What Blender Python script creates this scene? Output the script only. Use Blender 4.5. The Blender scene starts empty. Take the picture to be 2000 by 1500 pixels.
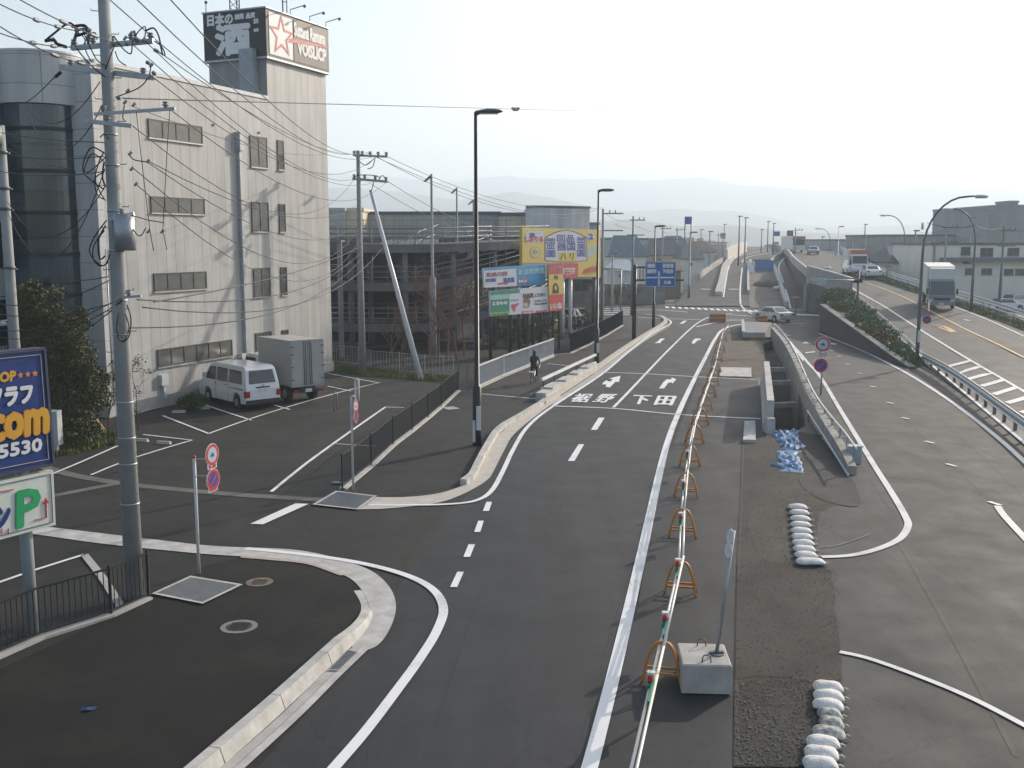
import bpy, math, random
from math import sin, cos, pi, radians, sqrt, atan2
from mathutils import Vector, Matrix
from mathutils.geometry import delaunay_2d_cdt
random.seed(11)
sc = bpy.context.scene
COL = sc.collection

# ------------------------------------------------------------------ camera, sky, sun, exposure
F, CX, CY, HOR, CAMH = 2000.0, 1000.0, 750.0, 472.0, 7.5
PITCH = math.atan((CY - HOR) / F)
cam_d = bpy.data.cameras.new('camera')
cam_d.sensor_width = 36.0
cam_d.lens = 36.0
cam_d.clip_start = 0.1
cam_d.clip_end = 12000
cam = bpy.data.objects.new('camera', cam_d)
COL.objects.link(cam)
cam.location = (0, 0, CAMH)
cam.rotation_euler = (pi / 2 - PITCH, 0, 0)
sc.camera = cam

SUN_AZ = radians(43)      # to the right of straight ahead
SUN_EL = radians(21)
world = bpy.data.worlds.new('World')
sc.world = world
world.use_nodes = True
wn = world.node_tree.nodes
wl = world.node_tree.links
sky = wn.new('ShaderNodeTexSky')
sky.sky_type = 'NISHITA'
sky.sun_disc = False
sky.sun_elevation = SUN_EL
sky.sun_rotation = SUN_AZ
sky.air_density = 1.0
sky.dust_density = 3.0
sky.ozone_density = 1.0
wl.new(sky.outputs[0], wn['Background'].inputs[0])
wn['Background'].inputs[1].default_value = 0.15
sd = bpy.data.lights.new('sun', 'SUN')
sd.energy = 4.3
sd.angle = radians(0.6)
sd.color = (1.0, 0.89, 0.77)
sun = bpy.data.objects.new('sun', sd)
COL.objects.link(sun)
sdir = Vector((sin(SUN_AZ) * cos(SUN_EL), cos(SUN_AZ) * cos(SUN_EL), sin(SUN_EL)))
sun.rotation_euler = (-sdir).to_track_quat('-Z', 'Y').to_euler()
sun.location = (60, 60, 60)
sc.view_settings.view_transform = 'Standard'
sc.view_settings.look = 'None'
sc.view_settings.exposure = 0.45
sc.view_settings.gamma = 1.0
sc.cycles.max_bounces = 6
sc.cycles.transparent_max_bounces = 12
sc.cycles.volume_bounces = 2
sc.cycles.use_denoising = True

# ------------------------------------------------------------------ where a picture point lies in the place
def ray(px, py):
    u = (px - CX) / F; v = (CY - py) / F
    return u, cos(PITCH) + v * sin(PITCH), -sin(PITCH) + v * cos(PITCH)
def G(px, py, z=0.0):
    dx, dy, dz = ray(px, py)
    t = (z - CAMH) / dz
    return Vector((dx * t, dy * t, z))
def A(px, py, Y):
    dx, dy, dz = ray(px, py)
    t = Y / dy
    return Vector((dx * t, Y, CAMH + dz * t))
def PL(px, py, P0, d):           # on the upright plane through P0 with level direction d
    dx, dy, dz = ray(px, py)
    nx, ny = d[1], -d[0]
    t = (P0[0] * nx + P0[1] * ny) / (dx * nx + dy * ny)
    return Vector((dx * t, dy * t, CAMH + dz * t))
def lerp_tab(tab, y):
    if y <= tab[0][0]: return tab[0][1]
    for (a, za), (b, zb) in zip(tab, tab[1:]):
        if y <= b:
            t = (y - a) / (b - a)
            return za + (zb - za) * t
    return tab[-1][1]
HT = [(50, 0), (58, .08), (64, .35), (70, .75), (78, 1.22), (85, 1.65), (92, 2.05), (100, 2.5), (108, 2.88), (117, 3.25), (125, 3.6), (135, 4.05), (150, 4.65), (170, 5.25), (200, 5.8), (260, 6.15), (330, 5.6), (420, 4.0)]
RT = [(112, 0), (118, .05), (124, .25), (130, .6), (137, 1.15), (145, 1.8), (157, 2.75), (170, 3.6), (185, 4.35), (200, 5.0), (220, 5.5), (240, 5.85), (280, 6.15), (330, 5.6), (420, 4.0)]
def zh(y): return lerp_tab(HT, y)
def zr(y): return lerp_tab(RT, y)
def S(px, py, zf, off=0.0, ymin=20.0):   # first hit of a picture ray with a road profile
    dx, dy, dz = ray(px, py)
    def f(y):
        return CAMH + dz * y / dy - zf(y) - off
    a = ymin
    y = a
    while y < 400:
        if f(y) <= 0: break
        a = y; y += 0.5
    lo, hi = a, y
    for _ in range(30):
        m = (lo + hi) / 2
        if f(m) > 0: lo = m
        else: hi = m
    y = hi
    return Vector((dx * y / dy, y, zf(y) + off))

# ------------------------------------------------------------------ materials
MATS = {}
def mat(name, color, rough=0.7, metal=0.0, var=0.12, scale=3.0, bump=0.0, bscale=40.0, coat=0.0, emis=None, spec=0.5, grain=0.0, gscale=220.0, alpha=1.0, var2=None):
    if name in MATS: return MATS[name]
    m = bpy.data.materials.new(name)
    m.use_nodes = True
    nt = m.node_tree; N = nt.nodes; L = nt.links
    b = N['Principled BSDF']
    b.inputs['Roughness'].default_value = rough
    b.inputs['Metallic'].default_value = metal
    b.inputs['Specular IOR Level'].default_value = spec
    if coat: b.inputs['Coat Weight'].default_value = coat
    if alpha < 1: b.inputs['Alpha'].default_value = alpha
    tc = N.new('ShaderNodeTexCoord')
    n = N.new('ShaderNodeTexNoise')
    n.inputs['Scale'].default_value = scale
    n.inputs['Detail'].default_value = 5
    n.inputs['Roughness'].default_value = 0.6
    L.new(tc.outputs['Object'], n.inputs['Vector'])
    cr = N.new('ShaderNodeValToRGB')
    lo = [c * (1 - var) for c in color]; hi = [min(1, c * (1 + var)) for c in color]
    if var2: lo = list(var2)
    cr.color_ramp.elements[0].position = 0.3
    cr.color_ramp.elements[0].color = (*lo, 1)
    cr.color_ramp.elements[1].position = 0.7
    cr.color_ramp.elements[1].color = (*hi, 1)
    L.new(n.outputs['Fac'], cr.inputs['Fac'])
    out = cr.outputs['Color']
    if grain:
        g = N.new('ShaderNodeTexNoise'); g.inputs['Scale'].default_value = gscale; g.inputs['Detail'].default_value = 2
        L.new(tc.outputs['Object'], g.inputs['Vector'])
        mp = N.new('ShaderNodeMapRange'); mp.inputs[1].default_value = .3; mp.inputs[2].default_value = .7
        mp.inputs[3].default_value = 1 - grain; mp.inputs[4].default_value = 1 + grain
        L.new(g.outputs['Fac'], mp.inputs[0])
        mx = N.new('ShaderNodeVectorMath'); mx.operation = 'SCALE'
        L.new(out, mx.inputs[0]); L.new(mp.outputs[0], mx.inputs['Scale'])
        out = mx.outputs[0]
    L.new(out, b.inputs['Base Color'])
    if bump:
        bn = N.new('ShaderNodeTexNoise'); bn.inputs['Scale'].default_value = bscale; bn.inputs['Detail'].default_value = 4
        L.new(tc.outputs['Object'], bn.inputs['Vector'])
        bp = N.new('ShaderNodeBump'); bp.inputs['Strength'].default_value = bump; bp.inputs['Distance'].default_value = 0.02
        L.new(bn.outputs['Fac'], bp.inputs['Height']); L.new(bp.outputs[0], b.inputs['Normal'])
    if emis:
        b.inputs['Emission Color'].default_value = (*emis[:3], 1); b.inputs['Emission Strength'].default_value = emis[3]
    MATS[name] = m
    return m
def asphalt(name, color, rough=0.8, patch=0.18, grain=0.3, bump=0.3, stretch=0.0, dirt=None, dirt_amt=0.0, spec=0.28):
    if name in MATS: return MATS[name]
    m = bpy.data.materials.new(name); m.use_nodes = True
    nt = m.node_tree; N = nt.nodes; L = nt.links
    b = N['Principled BSDF']; b.inputs['Specular IOR Level'].default_value = spec
    tc = N.new('ShaderNodeTexCoord')
    def noise(scale, detail=4, vec=None, rough=.6):
        n = N.new('ShaderNodeTexNoise'); n.inputs['Scale'].default_value = scale; n.inputs['Detail'].default_value = detail
        n.inputs['Roughness'].default_value = rough
        L.new(vec or tc.outputs['Object'], n.inputs['Vector']); return n.outputs['Fac']
    def rng(x, a, c, lo, hi):
        r = N.new('ShaderNodeMapRange'); r.inputs[1].default_value = a; r.inputs[2].default_value = c
        r.inputs[3].default_value = lo; r.inputs[4].default_value = hi; L.new(x, r.inputs[0]); return r.outputs[0]
    def mul(a, c):
        r = N.new('ShaderNodeMath'); r.operation = 'MULTIPLY'; L.new(a, r.inputs[0]); L.new(c, r.inputs[1]); return r.outputs[0]
    big = rng(noise(.22, 5), .3, .7, 1 - patch, 1 + patch)
    mid = rng(noise(1.7, 6), .3, .7, 1 - patch * .5, 1 + patch * .5)
    gr = rng(noise(60, 3), .25, .75, 1 - grain, 1 + grain)
    gr2 = rng(noise(17, 4), .3, .7, 1 - grain * .35, 1 + grain * .35)
    f = mul(mul(big, mid), mul(gr, gr2))
    if stretch:
        mp = N.new('ShaderNodeMapping'); mp.inputs['Scale'].default_value = (1.1, .05, 1); mp.inputs['Rotation'].default_value = (0, 0, stretch)
        L.new(tc.outputs['Object'], mp.inputs['Vector'])
        f = mul(f, rng(noise(1.0, 4, mp.outputs[0]), .35, .65, .80, 1.14))
    # hairline cracks: thin dark lines of a warped cell pattern, only in places
    vo = N.new('ShaderNodeTexVoronoi'); vo.feature = 'DISTANCE_TO_EDGE'; vo.inputs['Scale'].default_value = .35
    ad = N.new('ShaderNodeVectorMath'); ad.operation = 'MULTIPLY_ADD'
    nz = N.new('ShaderNodeTexNoise'); nz.inputs['Scale'].default_value = 1.3; nz.inputs['Detail'].default_value = 5
    L.new(tc.outputs['Object'], nz.inputs['Vector'])
    ad.inputs[1].default_value = (1.2, 1.2, 0); L.new(nz.outputs['Color'], ad.inputs[0]); L.new(tc.outputs['Object'], ad.inputs[2])
    L.new(ad.outputs[0], vo.inputs['Vector'])
    f = mul(f, rng(vo.outputs['Distance'], 0.0, .008, .72, 1.0))
    sc_ = N.new('ShaderNodeVectorMath'); sc_.operation = 'SCALE'; sc_.inputs[0].default_value = color
    L.new(f, sc_.inputs['Scale']); out = sc_.outputs[0]
    if dirt:
        dm = rng(noise(.5, 7, rough=.7), .5, .72, 0, dirt_amt)
        mx = N.new('ShaderNodeMix'); mx.data_type = 'RGBA'; L.new(dm, mx.inputs[0]); L.new(out, mx.inputs[6]); mx.inputs[7].default_value = (*dirt, 1)
        out = mx.outputs[2]
    L.new(out, b.inputs['Base Color'])
    L.new(rng(noise(.8, 4), .3, .7, rough - .1, min(1, rough + .06)), b.inputs['Roughness'])
    bp = N.new('ShaderNodeBump'); bp.inputs['Strength'].default_value = bump; bp.inputs['Distance'].default_value = 0.012
    L.new(noise(75, 5, rough=.75), bp.inputs['Height']); L.new(bp.outputs[0], b.inputs['Normal'])
    MATS[name] = m
    return m
def paint(name, color, wear=0.35, under=(.05, .05, .05)):
    if name in MATS: return MATS[name]
    m = bpy.data.materials.new(name); m.use_nodes = True
    nt = m.node_tree; N = nt.nodes; L = nt.links; b = N['Principled BSDF']; b.inputs['Roughness'].default_value = .6
    tc = N.new('ShaderNodeTexCoord')
    n = N.new('ShaderNodeTexNoise'); n.inputs['Scale'].default_value = 26; n.inputs['Detail'].default_value = 6; n.inputs['Roughness'].default_value = .75
    L.new(tc.outputs['Object'], n.inputs['Vector'])
    n2 = N.new('ShaderNodeTexNoise'); n2.inputs['Scale'].default_value = .9; n2.inputs['Detail'].default_value = 4
    L.new(tc.outputs['Object'], n2.inputs['Vector'])
    ml = N.new('ShaderNodeMath'); ml.operation = 'MULTIPLY'; L.new(n.outputs['Fac'], ml.inputs[0]); L.new(n2.outputs['Fac'], ml.inputs[1])
    r = N.new('ShaderNodeMapRange'); r.inputs[1].default_value = .265; r.inputs[2].default_value = .40; r.inputs[3].default_value = 0; r.inputs[4].default_value = wear
    L.new(ml.outputs[0], r.inputs[0])
    mx = N.new('ShaderNodeMix'); mx.data_type = 'RGBA'; mx.inputs[6].default_value = (*color, 1); mx.inputs[7].default_value = (*under, 1)
    L.new(r.outputs[0], mx.inputs[0]); L.new(mx.outputs[2], b.inputs['Base Color'])
    MATS[name] = m
    return m
def banded(name, color, pitch, axis=0, line=.028, dark=.55, rough=.5, pitch2=0, axis2=2, var=.05, spec=.4, metal=0.0):
    """a surface with straight joints every `pitch` metres along a local axis"""
    if name in MATS: return MATS[name]
    m = bpy.data.materials.new(name); m.use_nodes = True
    nt = m.node_tree; N = nt.nodes; L = nt.links; b = N['Principled BSDF']; b.inputs['Roughness'].default_value = rough
    b.inputs['Specular IOR Level'].default_value = spec; b.inputs['Metallic'].default_value = metal
    tc = N.new('ShaderNodeTexCoord'); sx = N.new('ShaderNodeSeparateXYZ'); L.new(tc.outputs['Object'], sx.inputs[0])
    def joint(p, ax):
        d = N.new('ShaderNodeMath'); d.operation = 'DIVIDE'; d.inputs[1].default_value = p; L.new(sx.outputs[ax], d.inputs[0])
        fr = N.new('ShaderNodeMath'); fr.operation = 'FRACT'; L.new(d.outputs[0], fr.inputs[0])
        g = N.new('ShaderNodeMath'); g.operation = 'GREATER_THAN'; g.inputs[1].default_value = line / p; L.new(fr.outputs[0], g.inputs[0])
        fl = N.new('ShaderNodeMath'); fl.operation = 'FLOOR'; L.new(d.outputs[0], fl.inputs[0])
        return g.outputs[0], fl.outputs[0]
    g, fl = joint(pitch, axis)
    if pitch2:
        g2, fl2 = joint(pitch2, axis2)
        mm = N.new('ShaderNodeMath'); mm.operation = 'MULTIPLY'; L.new(g, mm.inputs[0]); L.new(g2, mm.inputs[1]); g = mm.outputs[0]
        ma = N.new('ShaderNodeMath'); ma.operation = 'MULTIPLY_ADD'; ma.inputs[1].default_value = 7.3; L.new(fl2, ma.inputs[0]); L.new(fl, ma.inputs[2]); fl = ma.outputs[0]
    wn_ = N.new('ShaderNodeTexWhiteNoise'); wn_.noise_dimensions = '1D'; L.new(fl, wn_.inputs['W'])
    pr = N.new('ShaderNodeMapRange'); pr.inputs[3].default_value = 1 - var; pr.inputs[4].default_value = 1 + var; L.new(wn_.outputs[0], pr.inputs[0])
    n = N.new('ShaderNodeTexNoise'); n.inputs['Scale'].default_value = .5; n.inputs['Detail'].default_value = 6; 
    mp = N.new('ShaderNodeMapping'); mp.inputs['Scale'].default_value = (3, 3, .5); L.new(tc.outputs['Object'], mp.inputs[0]); L.new(mp.outputs[0], n.inputs['Vector'])
    nr = N.new('ShaderNodeMapRange'); nr.inputs[1].default_value = .35; nr.inputs[2].default_value = .65; nr.inputs[3].default_value = .84; nr.inputs[4].default_value = 1.07; L.new(n.outputs['Fac'], nr.inputs[0])
    jl = N.new('ShaderNodeMapRange'); jl.inputs[3].default_value = dark; jl.inputs[4].default_value = 1; L.new(g, jl.inputs[0])
    def mul(a, c):
        r = N.new('ShaderNodeMath'); r.operation = 'MULTIPLY'; L.new(a, r.inputs[0]); L.new(c, r.inputs[1]); return r.outputs[0]
    v = N.new('ShaderNodeVectorMath'); v.operation = 'SCALE'; v.inputs[0].default_value = color
    L.new(mul(mul(pr.outputs[0], nr.outputs[0]), jl.outputs[0]), v.inputs['Scale'])
    L.new(v.outputs[0], b.inputs['Base Color'])
    bp = N.new('ShaderNodeBump'); bp.inputs['Strength'].default_value = .5; bp.inputs['Distance'].default_value = .015; L.new(g, bp.inputs['Height']); L.new(bp.outputs[0], b.inputs['Normal'])
    MATS[name] = m
    return m
def leafy(name, c1, c2, c3=None):
    if name in MATS: return MATS[name]
    m = bpy.data.materials.new(name); m.use_nodes = True
    nt = m.node_tree; N = nt.nodes; L = nt.links; b = N['Principled BSDF']; b.inputs['Roughness'].default_value = .6
    b.inputs['Specular IOR Level'].default_value = .3
    tc = N.new('ShaderNodeTexCoord'); n = N.new('ShaderNodeTexNoise'); n.inputs['Scale'].default_value = 2.2; n.inputs['Detail'].default_value = 6
    n.inputs['Roughness'].default_value = .75
    L.new(tc.outputs['Object'], n.inputs['Vector'])
    cr = N.new('ShaderNodeValToRGB'); e = cr.color_ramp.elements
    e[0].position = .32; e[0].color = (*c1, 1); e[1].position = .62; e[1].color = (*c2, 1)
    if c3: k = e.new(.72); k.color = (*c3, 1)
    L.new(n.outputs['Fac'], cr.inputs['Fac']); L.new(cr.outputs[0], b.inputs['Base Color'])
    try: b.inputs['Transmission Weight'].default_value = 0
    except Exception: pass
    MATS[name] = m
    return m
def glass(name, color=(.05, .07, .08), rough=.08, var=.15):
    return mat(name, color, rough=rough, spec=.9, var=var, scale=.7)

WHITE_PAINT = paint('white_line_paint', (.80, .80, .79), wear=.45, under=(.08, .08, .08))
FAR_PAINT = paint('worn_line_paint', (.66, .67, .66), wear=.6, under=(.10, .095, .09))
ORANGE_PAINT = paint('orange_line_paint', (.62, .36, .12), wear=.45, under=(.10, .095, .09))
CONC = mat('concrete', (.40, .385, .36), rough=.85, var=.16, scale=1.4, bump=.25, bscale=30, grain=.12, gscale=90)
CONC_L = mat('pale_concrete', (.47, .455, .425), rough=.85, var=.24, scale=2.6, bump=.2, bscale=30, grain=.10, gscale=90)
CONC_D = mat('weathered_concrete', (.22, .215, .205), rough=.9, var=.25, scale=1.0, bump=.3, bscale=25, grain=.15, gscale=80)
BLACK_M = mat('black_powder_coat', (.018, .018, .02), rough=.45, var=.2)
STEEL = mat('galvanised_steel', (.38, .40, .42), rough=.45, metal=.55, var=.12, scale=6)
STEEL_L = mat('pale_painted_steel', (.62, .63, .64), rough=.4, var=.06)
STEEL_D = mat('dark_steel', (.13, .14, .15), rough=.5, metal=.3, var=.2)
POLE_C = mat('pole_concrete', (.30, .31, .31), rough=.8, var=.12, scale=2.0, bump=.15, grain=.08)
WIRE = mat('cable_rubber', (.022, .022, .024), rough=.6)
INSUL = mat('insulator_glaze', (.30, .31, .32), rough=.3)
WHITE_CAR = mat('white_car_paint', (.74, .75, .76), rough=.28, coat=.5, var=.02)
GLASS_D = glass('dark_car_glass', (.02, .025, .03))
RUBBER = mat('tyre_rubber', (.02, .02, .02), rough=.85)
RIM = mat('wheel_rim', (.42, .43, .44), rough=.4, metal=.6)
RED = mat('sign_red', (.50, .03, .04), rough=.45, var=.06)
SIGNBLUE = mat('sign_blue', (.02, .07, .32), rough=.45, var=.06)
SIGNWHITE = mat('sign_white', (.72, .73, .72), rough=.45, var=.05)
ORANGE = mat('barrier_orange', (.48, .19, .035), rough=.5, var=.25, scale=9)

# ------------------------------------------------------------------ mesh builder
class MB:
    def __init__(s): s.v = []; s.f = []; s.sm = []
    def add(s, vs, fs, smooth=False, M=None):
        k = len(s.v)
        s.v += [tuple(M @ Vector(p)) for p in vs] if M else [tuple(p) for p in vs]
        s.f += [tuple(i + k for i in q) for q in fs]; s.sm += [smooth] * len(fs)
        return s
    def box(s, x0, x1, y0, y1, z0, z1, M=None):
        vs = [(x0, y0, z0), (x1, y0, z0), (x1, y1, z0), (x0, y1, z0), (x0, y0, z1), (x1, y0, z1), (x1, y1, z1), (x0, y1, z1)]
        return s.add(vs, [(0, 3, 2, 1), (4, 5, 6, 7), (0, 1, 5, 4), (1, 2, 6, 5), (2, 3, 7, 6), (3, 0, 4, 7)], M=M)
    def bar(s, a, b, w, h=None, up=(0, 0, 1)):      # square bar from a to b
        a = Vector(a); b = Vector(b); h = h or w; d = (b - a)
        if d.length < 1e-6: return s
        d.normalize(); u = Vector(up)
        if abs(d.dot(u)) > .98: u = Vector((1, 0, 0))
        r = d.cross(u).normalized(); u = r.cross(d).normalized()
        vs = []
        for p in (a, b):
            for i, j in ((-1, -1), (1, -1), (1, 1), (-1, 1)): vs.append(p + r * (w / 2 * i) + u * (h / 2 * j))
        return s.add(vs, [(0, 1, 2, 3), (7, 6, 5, 4), (0, 4, 5, 1), (1, 5, 6, 2), (2, 6, 7, 3), (3, 7, 4, 0)])
    def tube(s, pts, r, n=8, caps=True, smooth=True):
        pts = [Vector(p) for p in pts]; R = r if isinstance(r, (list, tuple)) else [r] * len(pts)
        k = len(s.v); prev = None
        for i, p in enumerate(pts):
            d = (pts[min(i + 1, len(pts) - 1)] - pts[max(i - 1, 0)])
            d = d.normalized() if d.length > 1e-9 else Vector((0, 0, 1))
            if prev is None:
                a = d.orthogonal().normalized()
            else:
                a = (prev - d * prev.dot(d)); a = a.normalized() if a.length > 1e-6 else d.orthogonal().normalized()
            prev = a; b = d.cross(a)
            for j in range(n):
                t = 2 * pi * j / n; s.v.append(tuple(p + (a * cos(t) + b * sin(t)) * R[i]))
        for i in range(len(pts) - 1):
            for j in range(n):
                j2 = (j + 1) % n
                s.f.append((k + i * n + j, k + i * n + j2, k + (i + 1) * n + j2, k + (i + 1) * n + j)); s.sm.append(smooth)
        if caps and n > 2:
            s.f.append(tuple(k + j for j in reversed(range(n)))); s.sm.append(False)
            s.f.append(tuple(k + (len(pts) - 1) * n + j for j in range(n))); s.sm.append(False)
        return s
    def cyl(s, c, r, h, n=16, r2=None, axis='z'):
        c = Vector(c); d = {'x': Vector((h, 0, 0)), 'y': Vector((0, h, 0)), 'z': Vector((0, 0, h))}[axis]
        return s.tube([c, c + d], [r, r if r2 is None else r2], n)
    def ball(s, c, r, n=8, m=5):
        rx, ry, rz = r if isinstance(r, (list, tuple)) else (r, r, r)
        vs = []; fs = []
        for i in range(m + 1):
            t = pi * i / m
            for j in range(n): vs.append((c[0] + rx * sin(t) * cos(2 * pi * j / n), c[1] + ry * sin(t) * sin(2 * pi * j / n), c[2] + rz * cos(t)))
        for i in range(m):
            for j in range(n): fs.append((i * n + j, (i + 1) * n + j, (i + 1) * n + (j + 1) % n, i * n + (j + 1) % n))
        return s.add(vs, fs, True)
    def prism(s, poly, z0, z1, M=None):              # plan outline, straight up
        n = len(poly)
        vs = [(p[0], p[1], z0) for p in poly] + [(p[0], p[1], z1) for p in poly]
        fs = [tuple(reversed(range(n))), tuple(range(n, 2 * n))] + [(i, (i + 1) % n, n + (i + 1) % n, n + i) for i in range(n)]
        return s.add(vs, fs, M=M)
    def quad(s, a, b, c, d): return s.add([a, b, c, d], [(0, 1, 2, 3)])
    def disc(s, c, r, nrm, n=24, th=.02):
        c = Vector(c); d = Vector(nrm).normalized()
        return s.tube([c, c + d * th], r, n, smooth=False)
    def strip(s, A_, B_):
        k = len(s.v); s.v += [tuple(p) for p in A_] + [tuple(p) for p in B_]; n = len(A_)
        for i in range(n - 1): s.f.append((k + i, k + i + 1, k + n + i + 1, k + n + i)); s.sm.append(False)
        return s
def link(name, me_or_none, parent=None):
    o = bpy.data.objects.new(name, me_or_none); COL.objects.link(o)
    if parent: o.parent = parent
    return o
def build(mb, name, m, parent=None, loc=None, rz=0):
    me = bpy.data.meshes.new(name)
    me.from_pydata(mb.v, [], mb.f)
    me.polygons.foreach_set('use_smooth', mb.sm)
    me.materials.append(m); me.update()
    o = link(name, me, parent)
    if loc is not None: o.location = loc; o.rotation_euler = (0, 0, rz)
    return o
def tag(o, label, cat, group=None, kind=None):
    o['label'] = label; o['category'] = cat
    if group: o['group'] = group
    if kind: o['kind'] = kind
    return o
def thing(name, label, cat, loc=(0, 0, 0), rz=0.0, group=None):
    o = link(name, None); o.location = loc; o.rotation_euler = (0, 0, rz)
    return tag(o, label, cat, group)
def struct(mb, name, m):
    o = build(mb, name, m); o['kind'] = 'structure'; return o
def kids(o): return list(o.children)
def dup(root, loc, rz, label, group=None):
    r = root.copy(); COL.objects.link(r); r.location = loc; r.rotation_euler = (0, 0, rz); r['label'] = label
    if group: r['group'] = group
    for ch in kids(root):
        c = ch.copy(); COL.objects.link(c); c.parent = r
        for g in kids(ch):
            d = g.copy(); COL.objects.link(d); d.parent = c
    return r
def L2(root_loc, rz, P):       # world to a thing's own frame
    P = Vector(P) - Vector(root_loc); c, s_ = cos(-rz), sin(-rz)
    return Vector((P.x * c - P.y * s_, P.x * s_ + P.y * c, P.z))
def smooth(pts, n=8, closed=False):
    pts = [Vector(p) for p in pts]; out = []
    m = len(pts)
    for i in range(m if closed else m - 1):
        if closed: p0, p1, p2, p3 = pts[(i - 1) % m], pts[i], pts[(i + 1) % m], pts[(i + 2) % m]
        else: p0, p1, p2, p3 = pts[max(i - 1, 0)], pts[i], pts[i + 1], pts[min(i + 2, m - 1)]
        for k in range(n):
            t = k / n
            out.append(.5 * ((2 * p1) + (p2 - p0) * t + (2 * p0 - 5 * p1 + 4 * p2 - p3) * t * t + (3 * p1 - p0 - 3 * p2 + p3) * t ** 3))
    if not closed: out.append(pts[-1])
    return out
def offs(pts, d, z=None):      # level offset of a path to its left
    out = []
    for i, p in enumerate(pts):
        t = pts[min(i + 1, len(pts) - 1)] - pts[max(i - 1, 0)]
        n = Vector((-t.y, t.x, 0)); n = n.normalized() if n.length > 1e-9 else Vector((1, 0, 0))
        q = p + n * d
        if z is not None: q = Vector((q.x, q.y, z))
        out.append(q)
    return out
def ribbon(mb, pts, w, z=None, dz=0.0):
    a = offs(pts, w / 2, z); b = offs(pts, -w / 2, z)
    if dz:
        for q in a: q.z += dz
        for q in b: q.z += dz
    mb.strip(b, a)
    return mb
def wall_path(mb, pts, th, z0, z1):   # wall along a path; z0,z1 may be functions of (i/n)
    n = len(pts)
    f0 = z0 if callable(z0) else (lambda t: z0); f1 = z1 if callable(z1) else (lambda t: z1)
    a = offs(pts, th / 2); b = offs(pts, -th / 2); k = len(mb.v)
    for i in range(n):
        t = i / (n - 1); zb = pts[i].z
        for q, zz in ((a[i], f0(t)), (b[i], f0(t)), (b[i], f1(t)), (a[i], f1(t))): mb.v.append((q.x, q.y, zb + zz))
    for i in range(n - 1):
        for j in range(4):
            mb.f.append((k + i * 4 + j, k + i * 4 + (j + 1) % 4, k + (i + 1) * 4 + (j + 1) % 4, k + (i + 1) * 4 + j)); mb.sm.append(False)
    mb.f.append((k, k + 1, k + 2, k + 3)); mb.f.append(tuple(k + (n - 1) * 4 + j for j in (3, 2, 1, 0))); mb.sm += [False, False]
    return mb
def gp(pts, z=0.0, n=6): return smooth([G(x, y, 0.0) + Vector((0, 0, z)) for x, y in pts], n)
def sheet(outline, z, holes=()):     # flat surface with holes
    vs = [Vector((p[0], p[1])) for p in outline]; es = [(i, (i + 1) % len(vs)) for i in range(len(vs))]
    for h in holes:
        k = len(vs); vs += [Vector((p[0], p[1])) for p in h]; es += [(k + i, k + (i + 1) % len(h)) for i in range(len(h))]
    r = delaunay_2d_cdt(vs, es, [], 0, 1e-6)
    def inside(p, poly):
        c = False; j = len(poly) - 1
        for i in range(len(poly)):
            xi, yi = poly[i][0], poly[i][1]; xj, yj = poly[j][0], poly[j][1]
            if (yi > p[1]) != (yj > p[1]) and p[0] < (xj - xi) * (p[1] - yi) / (yj - yi) + xi: c = not c
            j = i
        return c
    mb = MB(); fs = []
    for f in r[2]:
        c = sum((r[0][i] for i in f), Vector((0, 0))) / len(f)
        if inside(c, outline) and not any(inside(c, h) for h in holes): fs.append(tuple(f))
    return mb.add([(p.x, p.y, z) for p in r[0]], fs)
def gsheet(px, z, n=0, holes=(), extra=()):
    pts = []
    for p in px:
        pts.append(Vector((p[1], p[2], 0)) if p[0] == 'w' else G(p[0], p[1]))
    if n: pts = smooth(pts, n, closed=True)
    return sheet(pts, z, holes)
def text_mesh(body, font=None):
    c = bpy.data.curves.new('t', 'FONT'); c.body = body; c.resolution_u = 2
    o = bpy.data.objects.new('t', c); COL.objects.link(o)
    dg = bpy.context.evaluated_depsgraph_get(); me = bpy.data.meshes.new_from_object(o.evaluated_get(dg))
    vs = [tuple(v.co) for v in me.vertices]; fs = [tuple(p.vertices) for p in me.polygons]
    bpy.data.objects.remove(o); bpy.data.curves.remove(c); bpy.data.meshes.remove(me)
    x0 = min(v[0] for v in vs); x1 = max(v[0] for v in vs); y0 = min(v[1] for v in vs); y1 = max(v[1] for v in vs)
    return [((v[0] - x0) / max(x1 - x0, 1e-6), (v[1] - y0) / max(y1 - y0, 1e-6)) for v in vs], fs
def warp(mb, vf, TL, TR, BR, BL, fat=0.0):     # a unit-square drawing laid into four corners
    vs, fs = vf; out = []
    TL, TR, BR, BL = [Vector(q) for q in (TL, TR, BR, BL)]
    for x, y in vs:
        out.append((BL * (1 - x) + BR * x) * (1 - y) + (TL * (1 - x) + TR * x) * y)
    mb.add(out, fs)
    if fat:
        e1 = (TR - TL).normalized() * fat; e2 = (TL - BL).normalized() * fat; nn = e1.cross(e2).normalized()
        for k, (sx, sy) in enumerate(((1, 0), (-1, 0), (0, 1), (0, -1), (.7, .7), (-.7, -.7), (.7, -.7), (-.7, .7))):
            mb.add([p + e1 * sx + e2 * sy + nn * (.0004 * (k + 1)) for p in out], fs)
    return mb
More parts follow.
